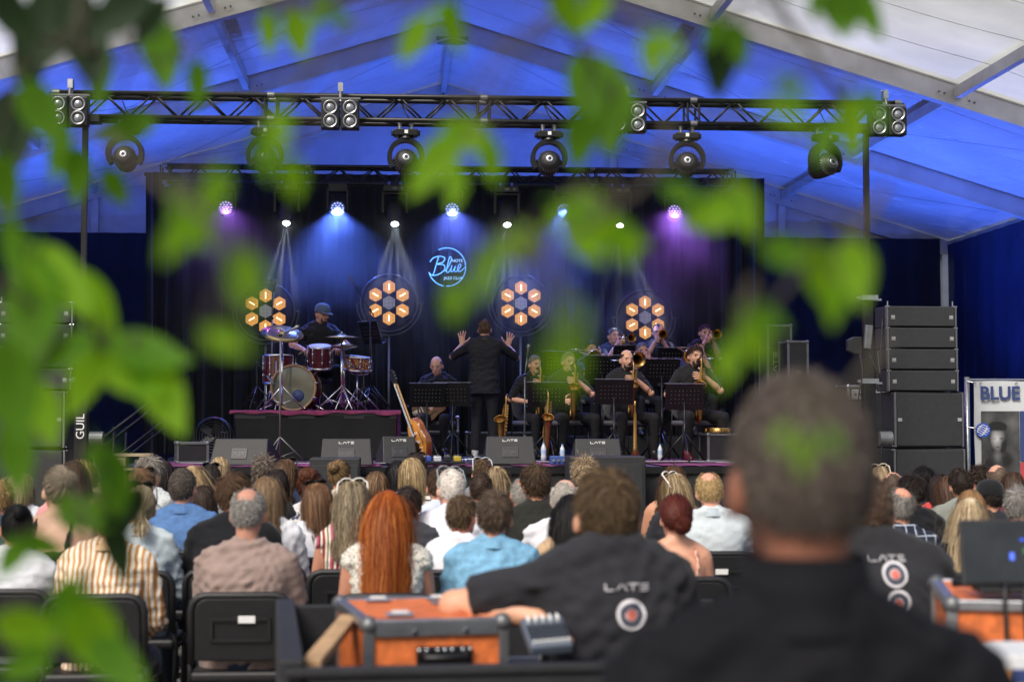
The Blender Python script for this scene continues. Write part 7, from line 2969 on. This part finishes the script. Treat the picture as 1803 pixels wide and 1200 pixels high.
branch('green leaves hanging over the left audience', [
    (195, 860, 180, 95, G, 1.6), (150, 905, 150, 20, G, 1.6), (205, 970, 170, 80, D, 1.6), (230, 900, 130, 110, D, 1.65), (180, 820, 130, 70, G, 1.6), (170, 1130, 220, 70, B_, 1.35), (60, 1110, 180, 20, B_, 1.35), (110, 1070, 170, 120, G, 1.35), (210, 1170, 170, 40, G, 1.35), (40, 1170, 160, 150, G, 1.35), (20, 980, 110, 120, G, 1.5), (75, 960, 120, 20, G, 1.5)], 9,
    [(-90, 760, 1.5), (40, 820, 1.55), (140, 880, 1.55), (160, 1060, 1.45)])
branch('bright leaves before the head of the person close to the camera', [
    (1415, 800, 110, 92, B_, .9), (1375, 770, 80, 120, B_, .9), (1465, 775, 80, 60, G, .9)], 10,
    [(1560, 600, .95), (1500, 680, .92), (1430, 740, .9)])

# ============================================================ stage smoke
hz0, hz1 = W(300, 745, 23.0).x, W(1290, 745, 23.0).x
hz = MB().box(((hz0 + hz1) / 2, 23.8, 3.35), (hz1 - hz0, 1.6, 3.2)).build('stage_haze', None)
hm_ = bpy.data.materials.new('thin_smoke')
hm_.use_nodes = True
nt = hm_.node_tree
nt.nodes.remove(nt.nodes['Principled BSDF'])
pv = N(nt, 'ShaderNodeVolumePrincipled')
pv.inputs['Density'].default_value = .12
pv.inputs['Color'].default_value = (.9, .92, 1, 1)
pv.inputs['Anisotropy'].default_value = .3
tcz = N(nt, 'ShaderNodeTexCoord')
sxz = N(nt, 'ShaderNodeSeparateXYZ')
nt.links.new(tcz.outputs['Object'], sxz.inputs[0])
mrz = N(nt, 'ShaderNodeMapRange', interpolation_type='SMOOTHSTEP')
mrz.inputs[1].default_value = 1.9
mrz.inputs[2].default_value = 3.9
mrz.inputs[3].default_value = 0
mrz.inputs[4].default_value = .22
nt.links.new(sxz.outputs[2], mrz.inputs[0])
noz = N(nt, 'ShaderNodeTexNoise')
noz.inputs['Scale'].default_value = .9
nt.links.new(tcz.outputs['Object'], noz.inputs[0])
mlz = N(nt, 'ShaderNodeMath', operation='MULTIPLY')
nt.links.new(mrz.outputs[0], mlz.inputs[0])
mrn = N(nt, 'ShaderNodeMapRange')
mrn.inputs[1].default_value = .35
mrn.inputs[2].default_value = .7
mrn.inputs[3].default_value = .15
mrn.inputs[4].default_value = 1.6
nt.links.new(noz.outputs[0], mrn.inputs[0])
nt.links.new(mrn.outputs[0], mlz.inputs[1])
nt.links.new(mlz.outputs[0], pv.inputs['Density'])
nt.links.new(pv.outputs[0], nt.nodes['Material Output'].inputs['Volume'])
hz.data.materials.append(hm_)
hz['kind'] = 'stuff'
hz['label'] = 'thin blue stage smoke below the rear lamps'
hz['category'] = 'smoke'

bpy.data.scenes.remove(TMP)

if False:
    pass
